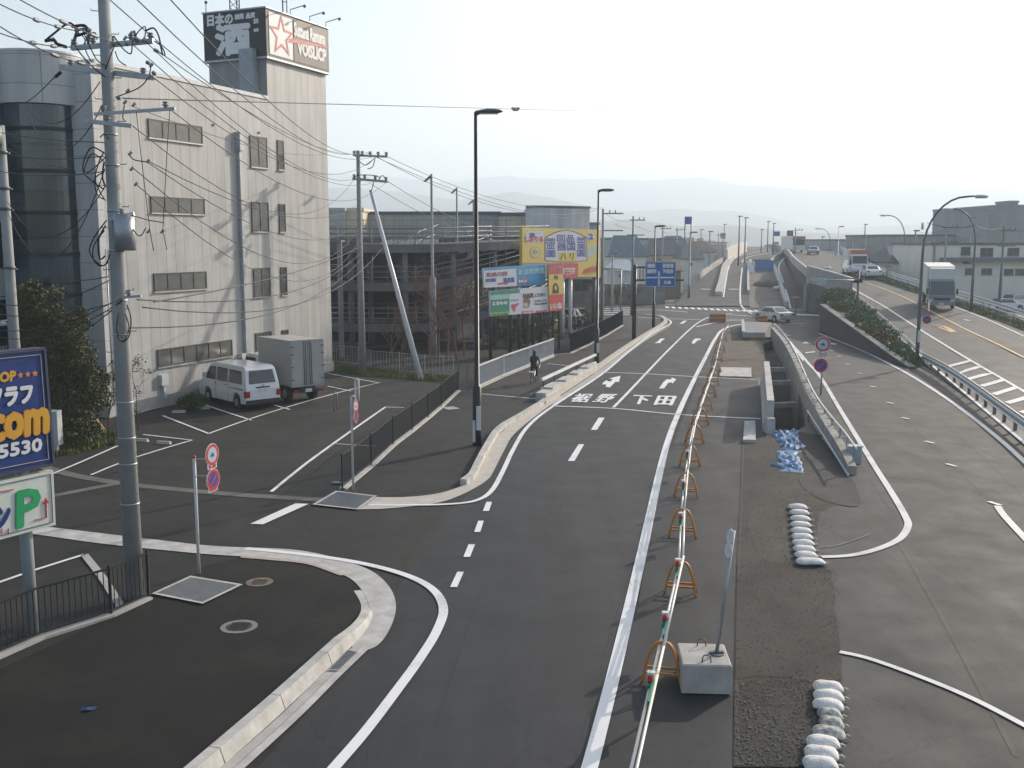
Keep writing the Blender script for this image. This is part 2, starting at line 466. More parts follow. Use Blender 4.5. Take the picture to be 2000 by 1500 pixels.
# ------------------------------------------------------------------ ground, roads, paths
HOLE_PX = [(1511, 848), (1500, 775), (1498, 735), (1495, 705), (1488, 672), (1512, 664), (1532, 692), (1550, 735), (1566, 790), (1573, 832), (1548, 845)]
HOLE = [G(x, y) for x, y in HOLE_PX]
A_LOT = asphalt('lot_asphalt', (.0245, .025, .0235), rough=.8, patch=.2, dirt=(.07, .062, .05), dirt_amt=.35)
A_MAIN = asphalt('new_asphalt', (.031, .033, .0355), rough=.72, patch=.12, stretch=.12, grain=.25)
A_SIDE = asphalt('side_asphalt', (.024, .024, .024), rough=.78, patch=.15)
A_WALK = asphalt('walk_asphalt', (.0105, .0102, .009), rough=.86, patch=.22, dirt=(.034, .033, .024), dirt_amt=.45, grain=.4)
A_OLD = asphalt('old_asphalt', (.049, .0505, .049), rough=.78, patch=.14, stretch=-.25, dirt=(.058, .056, .050), dirt_amt=.4, grain=.25)
A_HIGH = asphalt('highway_asphalt', (.050, .053, .053), rough=.75, patch=.15, stretch=-.2, grain=.2)
A_RAMP = asphalt('ramp_asphalt', (.05, .05, .052), rough=.75, patch=.12, stretch=-.2, grain=.2)
A_ROUGH = asphalt('broken_asphalt', (.052, .048, .041), rough=.92, patch=.3, dirt=(.08, .068, .052), dirt_amt=.7, grain=.95, bump=.8)
A_DARK = asphalt('dark_patch_asphalt', (.040, .038, .037), rough=.85, patch=.2, grain=.4, bump=.6)
SOIL = mat('bare_soil', (.095, .075, .055), rough=.95, var=.45, scale=1.2, bump=1.0, bscale=12, grain=.4, gscale=40)
TOWN = mat('town_ground', (.15, .15, .12), rough=.9, var=.4, scale=.05)
GRASS_G = mat('turf_ground', (.06, .075, .025), rough=.9, var=.5, scale=3, bump=.6, grain=.4, gscale=60)

big = [(-7000, -400), (7000, -400), (7000, 7500), (-7000, 7500)]
struct(sheet(big, 0.0, [HOLE]), 'ground', TOWN)

# everything sealed on this side of town: parking lot and the side road
lot = [Vector((-60, -20, 0)), Vector((8, -20, 0)), Vector((8, 40, 0)), G(1150, 725), G(1230, 650), G(1310, 620), G(1310, 600), G(1000, 600), G(640, 690), Vector((-60, 90, 0))]
struct(sheet(lot, .004), 'parking_lot', A_LOT)
main = [('w', -3.6, -15), (504, 1500), (690, 1290), (735, 1262), (765, 1215), (765, 1170), (800, 1112), (890, 988), (945, 940), (1000, 860), (1070, 800), (1170, 735), (1262, 665), (1310, 638), (1300, 622), (1240, 612), (1170, 606), (1150, 590), (1290, 588), (1345, 590), (1400, 592), (1455, 588), (1530, 594), (1610, 600), (1615, 640), (1600, 652), (1520, 640), (1450, 648), (1424, 655), (1414, 690), (1405, 722), (1470, 722), (1480, 745), (1492, 842), (1505, 870), (1560, 1000), (1600, 1110), (1645, 1250), (1650, 1500), ('w', 6.5, -15)]
struct(gsheet(main, .008, holes=[HOLE]), 'road', A_MAIN)
rr = [('w', 6.0, -15), (1640, 1500), (1630, 1270), (1600, 1150), (1555, 1095), (1555, 990), (1600, 940), (1655, 930), (1640, 888), (1602, 840), (1577, 790), (1555, 735), (1533, 685), (1510, 652), (1515, 636), (1600, 636), (1606, 648), (1700, 690), (1790, 718), (1870, 760), (2010, 850), ('w', 22.5, 30), ('w', 19, -15)]
struct(gsheet(rr, .012), 'slip_road', A_OLD)
patch = []
random.seed(5)
for a, b in zip([(1432, 1500), (1434, 1330), (1436, 1200), (1440, 1080), (1446, 960), (1449, 872), (1470, 862), (1510, 850), (1560, 845), (1600, 850), (1640, 900), (1662, 930), (1680, 975), (1640, 985), (1600, 1000), (1590, 1060), (1602, 1098), (1625, 1120), (1632, 1180), (1640, 1260), (1645, 1340), (1640, 1500)],
                [(1434, 1330), (1436, 1200), (1440, 1080), (1446, 960), (1449, 872), (1470, 862), (1510, 850), (1560, 845), (1600, 850), (1640, 900), (1662, 930), (1680, 975), (1640, 985), (1600, 1000), (1590, 1060), (1602, 1098), (1625, 1120), (1632, 1180), (1640, 1260), (1645, 1340), (1640, 1500), (1432, 1500)]):
    straight = a[0] < 1450 and b[0] < 1450
    for k in range(6):
        t = k / 6; j = 0 if (straight or k == 0) else 3.0
        patch.append((a[0] + (b[0] - a[0]) * t + random.uniform(-j, j), a[1] + (b[1] - a[1]) * t + random.uniform(-j, j) * .6))
struct(gsheet(patch, .02, holes=[HOLE]), 'road_base', A_ROUGH)
# smoother dark infill inside the broken strip
p2 = [(1462, 1010), (1500, 985), (1540, 1000), (1548, 1090), (1500, 1098), (1470, 1060)]
struct(gsheet(p2, .024, n=5), 'road_patch', asphalt('pale_patch', (.062, .055, .047), rough=.9, grain=.35, patch=.3, bump=.5))
p3 = [(1440, 1100), (1500, 1100), (1600, 1104), (1626, 1140), (1636, 1250), (1642, 1330), (1590, 1336), (1540, 1326), (1480, 1322), (1436, 1330)]
struct(gsheet(p3, .026), 'road_patch', asphalt('dark_infill', (.048, .044, .038), rough=.9, grain=.9, patch=.3, bump=.8, dirt=(.075, .062, .05), dirt_amt=.6))
p5 = [(1585, 900), (1640, 905), (1668, 945), (1680, 985), (1655, 990), (1600, 975), (1560, 940)]
struct(gsheet(p5, .028, n=4), 'road_patch', A_DARK)
dirt = [(1410, 700), (1418, 662), (1430, 652), (1450, 648), (1500, 652), (1490, 672), (1496, 705), (1499, 735), (1476, 738), (1470, 720), (1404, 722)]
struct(gsheet(dirt, .016), 'dirt', SOIL)

# excavation beside the retaining wall
pit = MB(); H2 = [Vector((p.x, p.y, 0.0)) for p in HOLE]
for i in range(len(H2)):
    a, b = H2[i], H2[(i + 1) % len(H2)]
    pit.quad(a + Vector((0, 0, .004)), b + Vector((0, 0, .004)), b - Vector((0, 0, 3.6)), a - Vector((0, 0, 3.6)))
struct(pit, 'pit_wall', mat('cut_earth', (.10, .085, .07), rough=.95, var=.4, scale=1.2, bump=.8, grain=.3, gscale=20))
fl = MB(); zs = [(36, -3.4), (50, -3.3), (55, -2.2), (60, -1.2), (68, -.7), (84, -.45)]
random.seed(3)
rows = []
for k in range(49):
    y = 36 + k; rows.append([(6 + 1.0 * i + .23 * (y - 36), y, lerp_tab(zs, y) + random.uniform(-.12, .12)) for i in range(12)])
vs = [p for r in rows for p in r]; fs = [(r * 12 + i, r * 12 + i + 1, (r + 1) * 12 + i + 1, (r + 1) * 12 + i) for r in range(48) for i in range(11)]
fl.add(vs, fs, True)
struct(fl, 'pit_floor', SOIL)

# ------------------------------------------------------------------ pavements, gutters and kerbs on the left
corner = [('w', -7.2, -10), (395, 1500), (520, 1385), (600, 1310), (655, 1262), (690, 1225), (705, 1185), (700, 1150), (665, 1125), (600, 1103), (530, 1094), (470, 1090), (400, 1105), (380, 1125), (300, 1160), (210, 1208), (100, 1262), (-60, 1335), ('w', -25, 4), ('w', -25, -10)]
struct(gsheet(corner, .012), 'pavement', A_WALK)
mid_ = [(665, 962), (700, 926), (770, 876), (840, 822), (893, 770), (935, 768), (1060, 778), (1066, 800), (985, 850), (955, 880), (935, 915), (905, 945), (850, 960), (735, 972), (700, 985)]
struct(gsheet(mid_, .012), 'pavement', asphalt('pavement_asphalt', (.022, .022, .023), rough=.82, patch=.14, grain=.3))
up_ = [(936, 766), (1010, 730), (1086, 696), (1140, 668), (1216, 632), (1245, 612), (1300, 622), (1298, 632), (1262, 656), (1165, 722), (1062, 790), (1058, 776)]
struct(gsheet(up_, .014), 'pavement', asphalt('upper_walk_asphalt', (.03, .03, .03), rough=.82, patch=.14, grain=.3))

def kerb(px, w, h, name, m=CONC_L, z0=0.0, n=6, ends=True):
    mb = MB(); pts = gp(px, z0, n); wall_path(mb, pts, w, 0, h); return struct(mb, name, m)
# flat concrete band sweeping round the near corner
outer = [(698, 1276), (738, 1262), (765, 1222), (773, 1180), (756, 1142), (716, 1112), (640, 1087), (560, 1074), (420, 1068), (300, 1055), (190, 1042), (90, 1030), (-60, 1012)]
inner = [(676, 1250), (700, 1235), (718, 1205), (720, 1182), (705, 1152), (676, 1127), (610, 1103), (540, 1092), (420, 1085), (300, 1074), (190, 1062), (90, 1048), (-60, 1028)]
mb = MB(); mb.strip(gp(outer, .022), gp(inner, .022)); struct(mb, 'gutter', CONC_L)
inner2 = [(662, 1262), (690, 1226), (706, 1192), (706, 1176), (693, 1150), (664, 1126), (600, 1104), (530, 1096), (470, 1091)]
inner1 = [(672, 1264), (702, 1232), (718, 1200), (719, 1178), (705, 1150), (674, 1125), (606, 1101), (534, 1091), (470, 1087)]
mb = MB(); mb.strip(gp(inner1[5:], .028), gp(inner2[5:], .028)); struct(mb, 'kerb_edging', mat('pink_concrete', (.44, .37, .33), rough=.85, var=.12, bump=.2, grain=.1))
# raised kerb blocks and their gutter, foreground
kp = gp([(300, 1600), (414, 1500), (540, 1388), (628, 1306), (664, 1272), (698, 1236), (714, 1206), (716, 1180), (702, 1154)], 0, 8)
kp = [kp[0] + (kp[0] - kp[1]).normalized() * 3] + kp
mb = MB(); n_ = len(kp)
a = offs(kp, .09, 0.0); b = offs(kp, -.13, 0.0)
prof = [(.12, 0), (.12, .25), (-.06, .25), (-.14, .02)]
k0 = len(mb.v)
for i in range(n_):
    t = kp[min(i + 1, n_ - 1)] - kp[max(i - 1, 0)]; nr_ = Vector((-t.y, t.x, 0)).normalized()
    f = max(.07, 1 - max(0, i - 33) / 22)
    for o_, z_ in prof:
        q = kp[i] + nr_ * o_; mb.v.append((q.x, q.y, max(z_ * f, .015)))
for i in range(n_ - 1):
    for j in range(3): mb.f.append((i * 4 + j, i * 4 + j + 1, (i + 1) * 4 + j + 1, (i + 1) * 4 + j)); mb.sm.append(False)
mb.f.append(tuple((n_ - 1) * 4 + j for j in range(4))); mb.sm.append(False)
struct(mb, 'kerb', CONC_L)
mb = MB()
for d_ in [k * 1.8 + .9 for k in range(5)]:      # joints between the kerb blocks
    acc = 0
    for i in range(n_ - 1):
        seg = (kp[i + 1] - kp[i]).length
        if acc + seg > d_:
            p = kp[i].lerp(kp[i + 1], (d_ - acc) / seg); t = (kp[i + 1] - kp[i]).normalized(); nr_ = Vector((-t.y, t.x, 0))
            mb.bar(p + nr_ * .115 + Vector((0, 0, .251)), p - nr_ * .058 + Vector((0, 0, .251)), .008, .004)
            mb.bar(p - nr_ * .062 + Vector((0, 0, .25)), p - nr_ * .141 + Vector((0, 0, .03)), .008, .004)
            break
        acc += seg
struct(mb, 'kerb_joint', mat('dark_joint', (.10, .095, .085), rough=.9))
g1 = gp([(444, 1500), (560, 1396), (640, 1318), (700, 1262)], 0, 6); g1 = [g1[0] + (g1[0] - g1[1]).normalized() * 8] + g1
mb = MB(); ribbon(mb, offs(g1, -.02), .17, .0265); struct(mb, 'gutter', CONC)
mb = MB(); ribbon(mb, offs(g1, -.19), .15, .0295); struct(mb, 'gutter', CONC_L)
# far kerb: ribbon of flat concrete, then a raised kerb that snakes to the crossing
f_out = [(700, 996), (760, 994), (850, 984), (900, 968), (938, 948), (954, 936), (962, 925), (985, 880), (1003, 850), (1040, 818), (1075, 792), (1100, 777)]
f_in = [(735, 972), (790, 972), (850, 966), (895, 953), (924, 937), (931, 925), (938, 910), (958, 872), (980, 845), (1030, 808), (1062, 785), (1090, 770)]
mb = MB(); mb.strip(gp(f_out, .02), gp(f_in, .02)); struct(mb, 'gutter', mat('buff_concrete', (.50, .455, .40), rough=.85, var=.14, bump=.2, grain=.1))
KF = [(905, 948), (922, 935), (932, 915), (950, 880), (975, 843), (1020, 815), (1060, 790)]
kerb(KF, .22, .2, 'kerb', CONC_L)
KF2 = [(1060, 790), (1110, 758), (1165, 722), (1215, 686), (1262, 655), (1290, 638), (1300, 628), (1290, 620), (1262, 618)]
kerb(KF2, .32, .18, 'kerb', mat('buff_kerb', (.50, .455, .40), rough=.85, var=.14, bump=.2, grain=.1))
mb = MB(); ribbon(mb, offs(gp(KF2[:6], .02), -.42), .35, .018); struct(mb, 'gutter', CONC)
# stepped kerb blocks carrying the double rail
mb = MB(); pts = gp([(1056, 784), (1090, 764), (1125, 742), (1160, 722)], 0, 1)
st = thing('stepped_kerb_block', 'buff concrete kerb with stepped blocks below the white double rail', 'kerb block', pts[0])
for i in range(9):
    p = pts[0].lerp(pts[-1], i / 9); q = pts[0].lerp(pts[-1], (i + 1) / 9) ; t = (q - p).normalized()
    mb.bar(L2(pts[0], 0, p + Vector((0, 0, .2 + .04 * (i % 2)))), L2(pts[0], 0, q + Vector((0, 0, .2 + .04 * (i % 2)))) - t * .02, .5, .4 + .08 * (i % 2))
build(mb, 'block', CONC_L, st)

# concrete drain channels across the parking lot mouth
def flat(px, w, z, name, m, n=6):
    mb = MB(); ribbon(mb, gp(px, 0, n), w, z); return struct(mb, name, m)
CH = mat('channel_concrete', (.13, .12, .105), rough=.9, var=.25, scale=1.5, bump=.3, grain=.2)
flat([(60, 905), (140, 928), (240, 945), (350, 957), (480, 968), (628, 977)], .42, .016, 'drain_channel', CH)
flat([(100, 970), (175, 955), (235, 944)], .35, .014, 'drain_channel', CH)
# seam of the older asphalt across the side road mouth
mb = MB(); mb.strip([G(888, 990, .0125), G(845, 1050, .0125), G(800, 1113, .0125)], [G(874, 990, .0125), G(828, 1050, .0125), G(786, 1113, .0125)]); struct(mb, 'road_seam', asphalt('seam_asphalt', (.042, .038, .032), patch=.2))

# ------------------------------------------------------------------ painted markings on the flat
def line(px, w, z=.03, m=WHITE_PAINT, name='edge_line', n=7):
    mb = MB(); ribbon(mb, gp(px, 0, n), w, z); return struct(mb, name, m)
line([(480, 1073), (560, 1081), (640, 1091), (720, 1105), (795, 1126), (845, 1153), (866, 1190), (853, 1235), (818, 1292), (770, 1358), (715, 1430), (655, 1500), (560, 1610)], .19)
line([(720, 988), (800, 988), (880, 986), (930, 979), (960, 960), (982, 922), (1003, 878), (1032, 833), (1082, 793), (1175, 732), (1232, 684), (1275, 651), (1308, 634), (1308, 626), (1295, 622)], .16)
line([(1198, 797), (1230, 764), (1262, 730), (1300, 690), (1345, 646), (1368, 628), (1392, 618), (1430, 612)], .15)
line([(1040, 1900), (1130, 1580), (1168, 1440), (1208, 1280), (1252, 1090), (1298, 885), (1325, 808), (1352, 750), (1376, 702), (1397, 662), (1412, 644), (1440, 635), (1470, 632)], .24)
line([(1080, 794), (1200, 799), (1330, 811), (1485, 819)], .17)
line([(1175, 728), (1262, 731), (1365, 737), (1477, 742)], .16)
line([(1600, 652), (1680, 684), (1764, 726), (1850, 780), (1935, 845), (2010, 912), (2200, 1100)], .2, z=.034, m=FAR_PAINT)
line([(1545, 672), (1562, 690), (1580, 712), (1601, 735), (1640, 800), (1702, 902), (1742, 965), (1768, 1010), (1773, 1030), (1756, 1055), (1712, 1075), (1660, 1087), (1604, 1090)], .19, z=.034, m=FAR_PAINT)
line([(1640, 1276), (1700, 1290), (1800, 1326), (1900, 1368), (2010, 1425)], .13, z=.034, m=FAR_PAINT)
line([(1590, 1072), (1630, 1068), (1665, 1058), (1700, 1045)], .03, z=.034, m=CONC_D)
line([(1948, 990), (1962, 1010), (2010, 1062)], .2, z=.034, m=FAR_PAINT)
# parking bays
for px, w in [([(318, 813), (410, 849)], .11), ([(405, 849), (480, 822), (565, 795), (660, 768), (742, 748)], .11), ([(400, 792), (491, 822)], .11), ([(535, 792), (566, 801)], .1),
              ([(640, 755), (686, 765)], .1), ([(640, 730), (741, 749)], .1), ([(95, 930), (160, 903), (230, 872)], .1), ([(178, 929), (260, 896), (375, 861)], .1), ([(375, 861), (280, 850)], .1),
              ([(530, 962), (600, 905), (690, 840), (753, 796)], .12), ([(753, 796), (790, 797)], .1), ([(656, 868), (735, 873)], .06),
              ([(-30, 1150), (60, 1118), (165, 1085)], .11), ([(936, 770), (1058, 781)], .1), ([(1070, 711), (1120, 716)], .1), ([(245, 815), (300, 799), (350, 788)], .1)]:
    line(px, w, z=.03, m=WHITE_PAINT, name='bay_line', n=2)
def dashq(c, z=.03, name='lane_dash', m=WHITE_PAINT):
    mb = MB(); mb.add([G(x, y) + Vector((0, 0, z)) for x, y in c], [(0, 1, 2, 3)]); return struct(mb, name, m)
for c in [((879, 1149), (893, 1149), (906, 1119), (893, 1119)), ((905, 1090), (918, 1090), (928, 1065), (915, 1065)), ((926, 1041), (938, 1041), (945, 1019), (934, 1019)), ((943, 1000), (955, 1000), (961, 982), (950, 982)),
          ((1109, 902), (1122, 902), (1141, 869), (1130, 869)), ((1154, 841), (1166, 841), (1181, 817), (1169, 817)), ((489, 1025), (514, 1026), (603, 986), (577, 985)),
          ((1327, 633), (1333, 633), (1342, 627), (1336, 627)), ((1568, 706), (1573, 702), (1545, 668), (1540, 668))]:
    dashq(c)
for x, y in [(1624, 686), (1639, 697), (1656, 712), (1679, 730), (1705, 756), (1738, 788), (1768, 818), (1815, 865), (1858, 910), (1942, 985), (1541, 656), (1524, 637), (1565, 637)]:
    p = G(x, y) + Vector((0, 0, .036)); d = Vector((.36, -1, 0)).normalized() * .22; r = Vector((.075, .02, 0))
    mb = MB(); mb.add([p - d - r, p - d + r, p + d + r, p + d - r], [(0, 1, 2, 3)]); struct(mb, 'lane_dash', FAR_PAINT)
# words and arrows on the new lanes
def road_glyph(ch, TL, TR, BR, BL, fat=.03, name='road_lettering'):
    mb = MB(); warp(mb, text_mesh(ch), *[G(*q) + Vector((0, 0, .034)) for q in (TL, TR, BR, BL)], fat=fat); return struct(mb, name, WHITE_PAINT)
road_glyph('裾', (1128, 770), (1159, 770), (1146, 787), (1111, 786), .035)
road_glyph('野', (1175, 771), (1206, 771), (1188, 788), (1156, 787), .035)
road_glyph('下', (1239, 773), (1272, 774), (1262, 791), (1233, 790), .05)
road_glyph('田', (1287, 774), (1320, 775), (1311, 793), (1278, 792), .05)
def px_poly(px, z=.034, name='road_arrow', m=WHITE_PAINT):
    return struct(gsheet(px, z), name, m)
px_poly([(1183, 757), (1191, 758), (1202, 747), (1209, 747), (1212, 735), (1190, 740), (1197, 742), (1191, 747), (1184, 744), (1178, 748), (1176, 752), (1184, 752)])
px_poly([(1287, 760), (1297, 760), (1305, 749), (1312, 748), (1313, 751), (1321, 742), (1311, 738), (1312, 742), (1302, 742), (1296, 747)])
px_poly([(1278, 671), (1290, 671), (1292, 667), (1299, 662), (1290, 662), (1284, 668)])
px_poly([(1351, 672), (1356, 672), (1362, 666), (1369, 664), (1368, 662), (1358, 662), (1353, 666)])
px_poly([(1566, 671), (1582, 672), (1574, 668)], m=FAR_PAINT); px_poly([(1572, 689), (1592, 687), (1592, 689), (1574, 691)], m=FAR_PAINT); px_poly([(1618, 670), (1634, 672), (1632, 674), (1618, 672)], m=FAR_PAINT)
# zebra crossing and stop lines at the junction
for i in range(15):
    t = i / 14; x = 1303 + (1478 - 1303) * t; y = 600.5 + 8.0 * t
    c = G(x, y); d = Vector((.15, 1.5, 0)); r = Vector((.2, -.02, 0))
    mb = MB(); mb.add([Vector((*(c - d - r)[:2], .03)), Vector((*(c - d + r)[:2], .03)), Vector((*(c + d + r)[:2], .03)), Vector((*(c + d - r)[:2], .03))], [(0, 1, 2, 3)]); struct(mb, 'zebra_bar', WHITE_PAINT)
for i in range(8):
    x = 1536 + 8.5 * i; c = G(x, 614 + .3 * i); d = Vector((.1, .9, 0)); r = Vector((.22, 0, 0))
    mb = MB(); mb.add([Vector((*(c - d - r)[:2], .03)), Vector((*(c - d + r)[:2], .03)), Vector((*(c + d + r)[:2], .03)), Vector((*(c + d - r)[:2], .03))], [(0, 1, 2, 3)]); struct(mb, 'zebra_bar', WHITE_PAINT)
for i in range(6):
    y = 596 + i * 3.6; mb = MB(); ribbon(mb, gp([(1185 - i * 2, y), (1232, y + 1.5)], 0, 1), .55, .03); struct(mb, 'zebra_bar', WHITE_PAINT)
line([(1230, 606), (1290, 606), (1342, 610)], .3, name='junction_line'); line([(1245, 620), (1310, 623), (1370, 625)], .25, name='junction_line')
line([(1394, 614), (1440, 616), (1480, 620)], .3, name='junction_line'); line([(1360, 639), (1400, 630), (1440, 626), (1480, 628)], .22, name='junction_line')
line([(1455, 637), (1490, 636), (1530, 633), (1575, 632)], .16, name='junction_line'); line([(1410, 623), (1450, 626), (1482, 627)], .22, name='junction_line')
line([(1252, 597), (1300, 596), (1360, 592), (1376, 586), (1368, 580), (1348, 574)], .18, name='junction_line')

# ------------------------------------------------------------------ raised roads beyond: highway on the right, twin ramps ahead
def deck(L_, R_, zf, m, name, off=0.0, step=4.0, skirt=True, side_mat=None):
    """road surface between two plan outlines; height from the profile; walls down to the ground"""
    Lp = smooth([Vector((x, y, 0)) for x, y in L_], 8); Rp = smooth([Vector((x, y, 0)) for x, y in R_], 8)
    def at(P, y):
        for a, b in zip(P, P[1:]):
            if a.y <= y <= b.y: t = (y - a.y) / (b.y - a.y); return a.x + (b.x - a.x) * t
        return P[0].x if y < P[0].y else P[-1].x
    y0 = max(Lp[0].y, Rp[0].y); y1 = min(Lp[-1].y, Rp[-1].y); n = int((y1 - y0) / step)
    la, ra = [], []
    for i in range(n + 1):
        y = y0 + (y1 - y0) * i / n; la.append(Vector((at(Lp, y), y, zf(y) + off))); ra.append(Vector((at(Rp, y), y, zf(y) + off)))
    mb = MB(); mb.strip(la, ra)
    o = struct(mb, name, m)
    if skirt:
        mb = MB()
        for q in (la, ra):
            mb.strip([p - Vector((0, 0, .02)) for p in q], [Vector((p.x, p.y, -.02)) for p in q])
        struct(mb, 'retaining_side', side_mat or CONC_D)
    return la, ra, at, Lp, Rp
HL = [(15.5, 20), (19.9, 40), (24.6, 60), (28.0, 76), (31.2, 92), (32.0, 98), (32.3, 112), (36, 125), (41, 150), (47, 175), (56, 215), (66, 260), (76, 310), (90, 380)]
HR = [(27, 20), (31.5, 45), (34.9, 60), (37.9, 73), (39.4, 88), (40.8, 109), (44.5, 130), (49.5, 150), (57, 180), (68, 220), (80, 270), (92, 320), (108, 380)]
hla, hra, hat_, hLp, hRp = deck(HL, HR, zh, A_HIGH, 'highway', off=.045, side_mat=mat('dark_side_wall', (.085, .085, .085), rough=.9, var=.3, scale=.6))
def hline(px, w, m, name='edge_line', zf=zh, off=.07):
    pts = smooth([S(x, y, zf, off) for x, y in px], 5); mb = MB()
    a = offs(pts, w / 2); b = offs(pts, -w / 2); mb.strip(b, a); return struct(mb, name, m)
hline([(1651, 559), (1674, 586), (1700, 614), (1732, 641), (1752, 656), (1788, 686), (1812, 706), (1900, 780), (2010, 872)], .15, FAR_PAINT)
hline([(1656, 556), (1672, 567), (1700, 583), (1730, 600), (1790, 639), (1843, 672), (1896, 704), (1950, 735), (2010, 770)], .2, FAR_PAINT)
hline([(1690, 552), (1720, 562), (1765, 580), (1815, 606), (1880, 640), (1940, 668), (2010, 703)], .2, ORANGE_PAINT, 'centre_line')
hline([(1708, 541), (1722, 546), (1770, 561), (1868, 600), (1935, 627), (2010, 661)], .17, FAR_PAINT)
for x0, y0, x1, y1 in [(1849, 716, 1897, 704), (1870, 728, 1913, 716), (1892, 740, 1936, 728), (1917, 754, 1962, 741), (1941, 770, 1986, 756), (1967, 787, 2012, 774), (1995, 806, 2040, 793)]:
    a = S(x0, y0, zh, .07); b = S(x1, y1, zh, .07); mb = MB(); mb.strip([a + Vector((0, .3, 0)), b + Vector((0, .3, 0))], [a - Vector((0, .3, 0)), b - Vector((0, .3, 0))]); struct(mb, 'hatch_bar', FAR_PAINT)
hline([(1820, 636), (1842, 637), (1864, 648)], .35, ORANGE_PAINT, 'road_arrow'); hline([(1832, 638), (1850, 645), (1860, 649)], .25, ORANGE_PAINT, 'road_arrow')
hline([(1883, 624), (1888, 625), (1894, 626)], .3, FAR_PAINT, 'lane_dash')
# twin ramps ahead
RL = [(S(x, y, zr).x - .2, S(x, y, zr).y) for x, y in ((1318, 598), (1332, 582), (1350, 563), (1366, 546), (1384, 530), (1402, 518), (1418, 508))] + [(41.5, 203), (52, 240), (65, 290), (81, 350)]
RR = [(33.6, 113), (36.0, 125), (40.6, 148), (46.4, 175), (54.5, 208), (64.5, 250), (76, 300), (92, 360)]
rl, rr_, rat, _, _ = deck(RL, RR, zr, A_RAMP, 'ramp_road', off=.03, side_mat=CONC)
def rline(px, w, m, name='edge_line', off=.06): return hline(px, w, m, name, zr, off)
def rwall(px, th, h, name, m=CONC_L, off=.03, n=5):
    pts = smooth([S(x, y, zr, off) for x, y in px], n); mb = MB(); wall_path(mb, pts, th, 0, h); return struct(mb, name, m)
rline([(1413, 580), (1418, 548), (1423, 524), (1437, 503), (1470, 494), (1504, 488)], .2, WHITE_PAINT)
rline([(1505, 621), (1470, 613), (1450, 600), (1446, 588), (1446, 560), (1449, 530), (1454, 505), (1490, 496), (1530, 490)], .2, WHITE_PAINT)
rline([(1544, 602), (1536, 570), (1526, 540), (1521, 524), (1526, 510), (1540, 498)], .2, WHITE_PAINT)
rwall([(1403, 577), (1410, 552), (1417, 522), (1430, 506)], .9, .5, 'median_kerb')
rwall([(1418, 512), (1432, 504), (1446, 497), (1456, 492)], .5, 2.2, 'median_wall', mat('white_noise_wall', (.62, .58, .52), rough=.7))
rwall([(1462, 574), (1461, 552), (1462, 528), (1466, 512)], .3, .5, 'ramp_kerb')
rwall([(1537, 601), (1524, 562), (1514, 532), (1507, 518), (1512, 508), (1528, 497)], .45, .7, 'ramp_kerb')
rwall([(1366, 545), (1384, 530), (1402, 518), (1418, 508)], .3, .8, 'ramp_parapet', CONC)
rwall([(1592, 603), (1576, 570), (1560, 536), (1550, 518)], .25, .45, 'ramp_kerb', mat('blue_grey_kerb', (.28, .34, .38), rough=.7))
def rfill(px, off, m, name):
    pts = [S(x, y, zr, off) for x, y in px]; r = delaunay_2d_cdt([p.to_2d() for p in pts], [(i, (i + 1) % len(pts)) for i in range(len(pts))], [], 1, 1e-6)
    mb = MB(); mb.add([(p.x, p.y, zr(p.y) + off) for p in r[0]], [tuple(f) for f in r[2]]); return struct(mb, name, m)
# bare earth between the ramps, laid in short bays so that it follows the slope
for (a0, a1), (b0, b1) in zip([((1464, 601), (1535, 601)), ((1463, 588), (1531, 588)), ((1463, 574), (1527, 574)), ((1463, 560), (1522, 560)), ((1463, 548), (1518, 548)), ((1463, 538), (1514, 538))],
                              [((1463, 588), (1531, 588)), ((1463, 574), (1527, 574)), ((1463, 560), (1522, 560)), ((1463, 548), (1518, 548)), ((1463, 538), (1514, 538)), ((1464, 529), (1511, 529))]):
    A4 = [S(*q, zr, .05) for q in (a0, a1, b1, b0)]
    mb = MB(); mb.quad(*A4); struct(mb, 'dirt', mat('median_soil', (.13, .115, .10), rough=.9, var=.3, scale=.6, grain=.15, gscale=20))
rfill([(1395, 560), (1412, 560), (1412, 563), (1395, 563)], .05, CONC, 'road_patch') if False else None
for x in (1378, 1432):     # small manhole covers on the twin carriageways
    c = S(x, 565, zr, .05); mb = MB(); mb.disc(c, .75, (0, -.06, 1), 14, .012); tag(build(mb, 'manhole_cover', mat('pale_cover', (.42, .36, .28), rough=.8)), 'round buff manhole cover on the %s carriageway of the rising road' % ('left' if x < 1400 else 'right'), 'manhole cover', 'manhole covers on the rising road')
# kerb island and low barrier on the far side of the crossing
line([(1458, 582), (1462, 590), (1480, 597), (1520, 603), (1560, 606), (1602, 608)], .35, z=.05, m=FAR_PAINT, name='junction_line')
# the overbridge: long grey side wall, deck edge, dark wall below
gw = thing('bridge_parapet', 'tall grey panelled bridge side wall above the crossing', 'bridge wall', (31.95, 96.5, 0))
PW = [(31.9, 96.5), (32.0, 100), (32.2, 106), (32.4, 113)]
mb = MB(); pts = smooth([Vector((x, y, zh(y))) for x, y in PW], 5); pts = [p - Vector((31.95, 96.5, 0)) for p in pts]; wall_path(mb, pts, .16, -.9, 1.75)
build(mb, 'panel', banded('grey_bridge_panels', (.26, .27, .28), 2.0, axis=1, dark=.7, rough=.6), gw)
mb = MB(); wall_path(mb, [p + Vector((0, 0, 1.75)) for p in pts], .22, 0, .1); build(mb, 'coping', STEEL, gw)
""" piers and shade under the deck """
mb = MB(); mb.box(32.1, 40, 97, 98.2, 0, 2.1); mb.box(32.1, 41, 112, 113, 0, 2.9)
for o in [mb]: struct(o, 'bridge_pier', CONC_D)

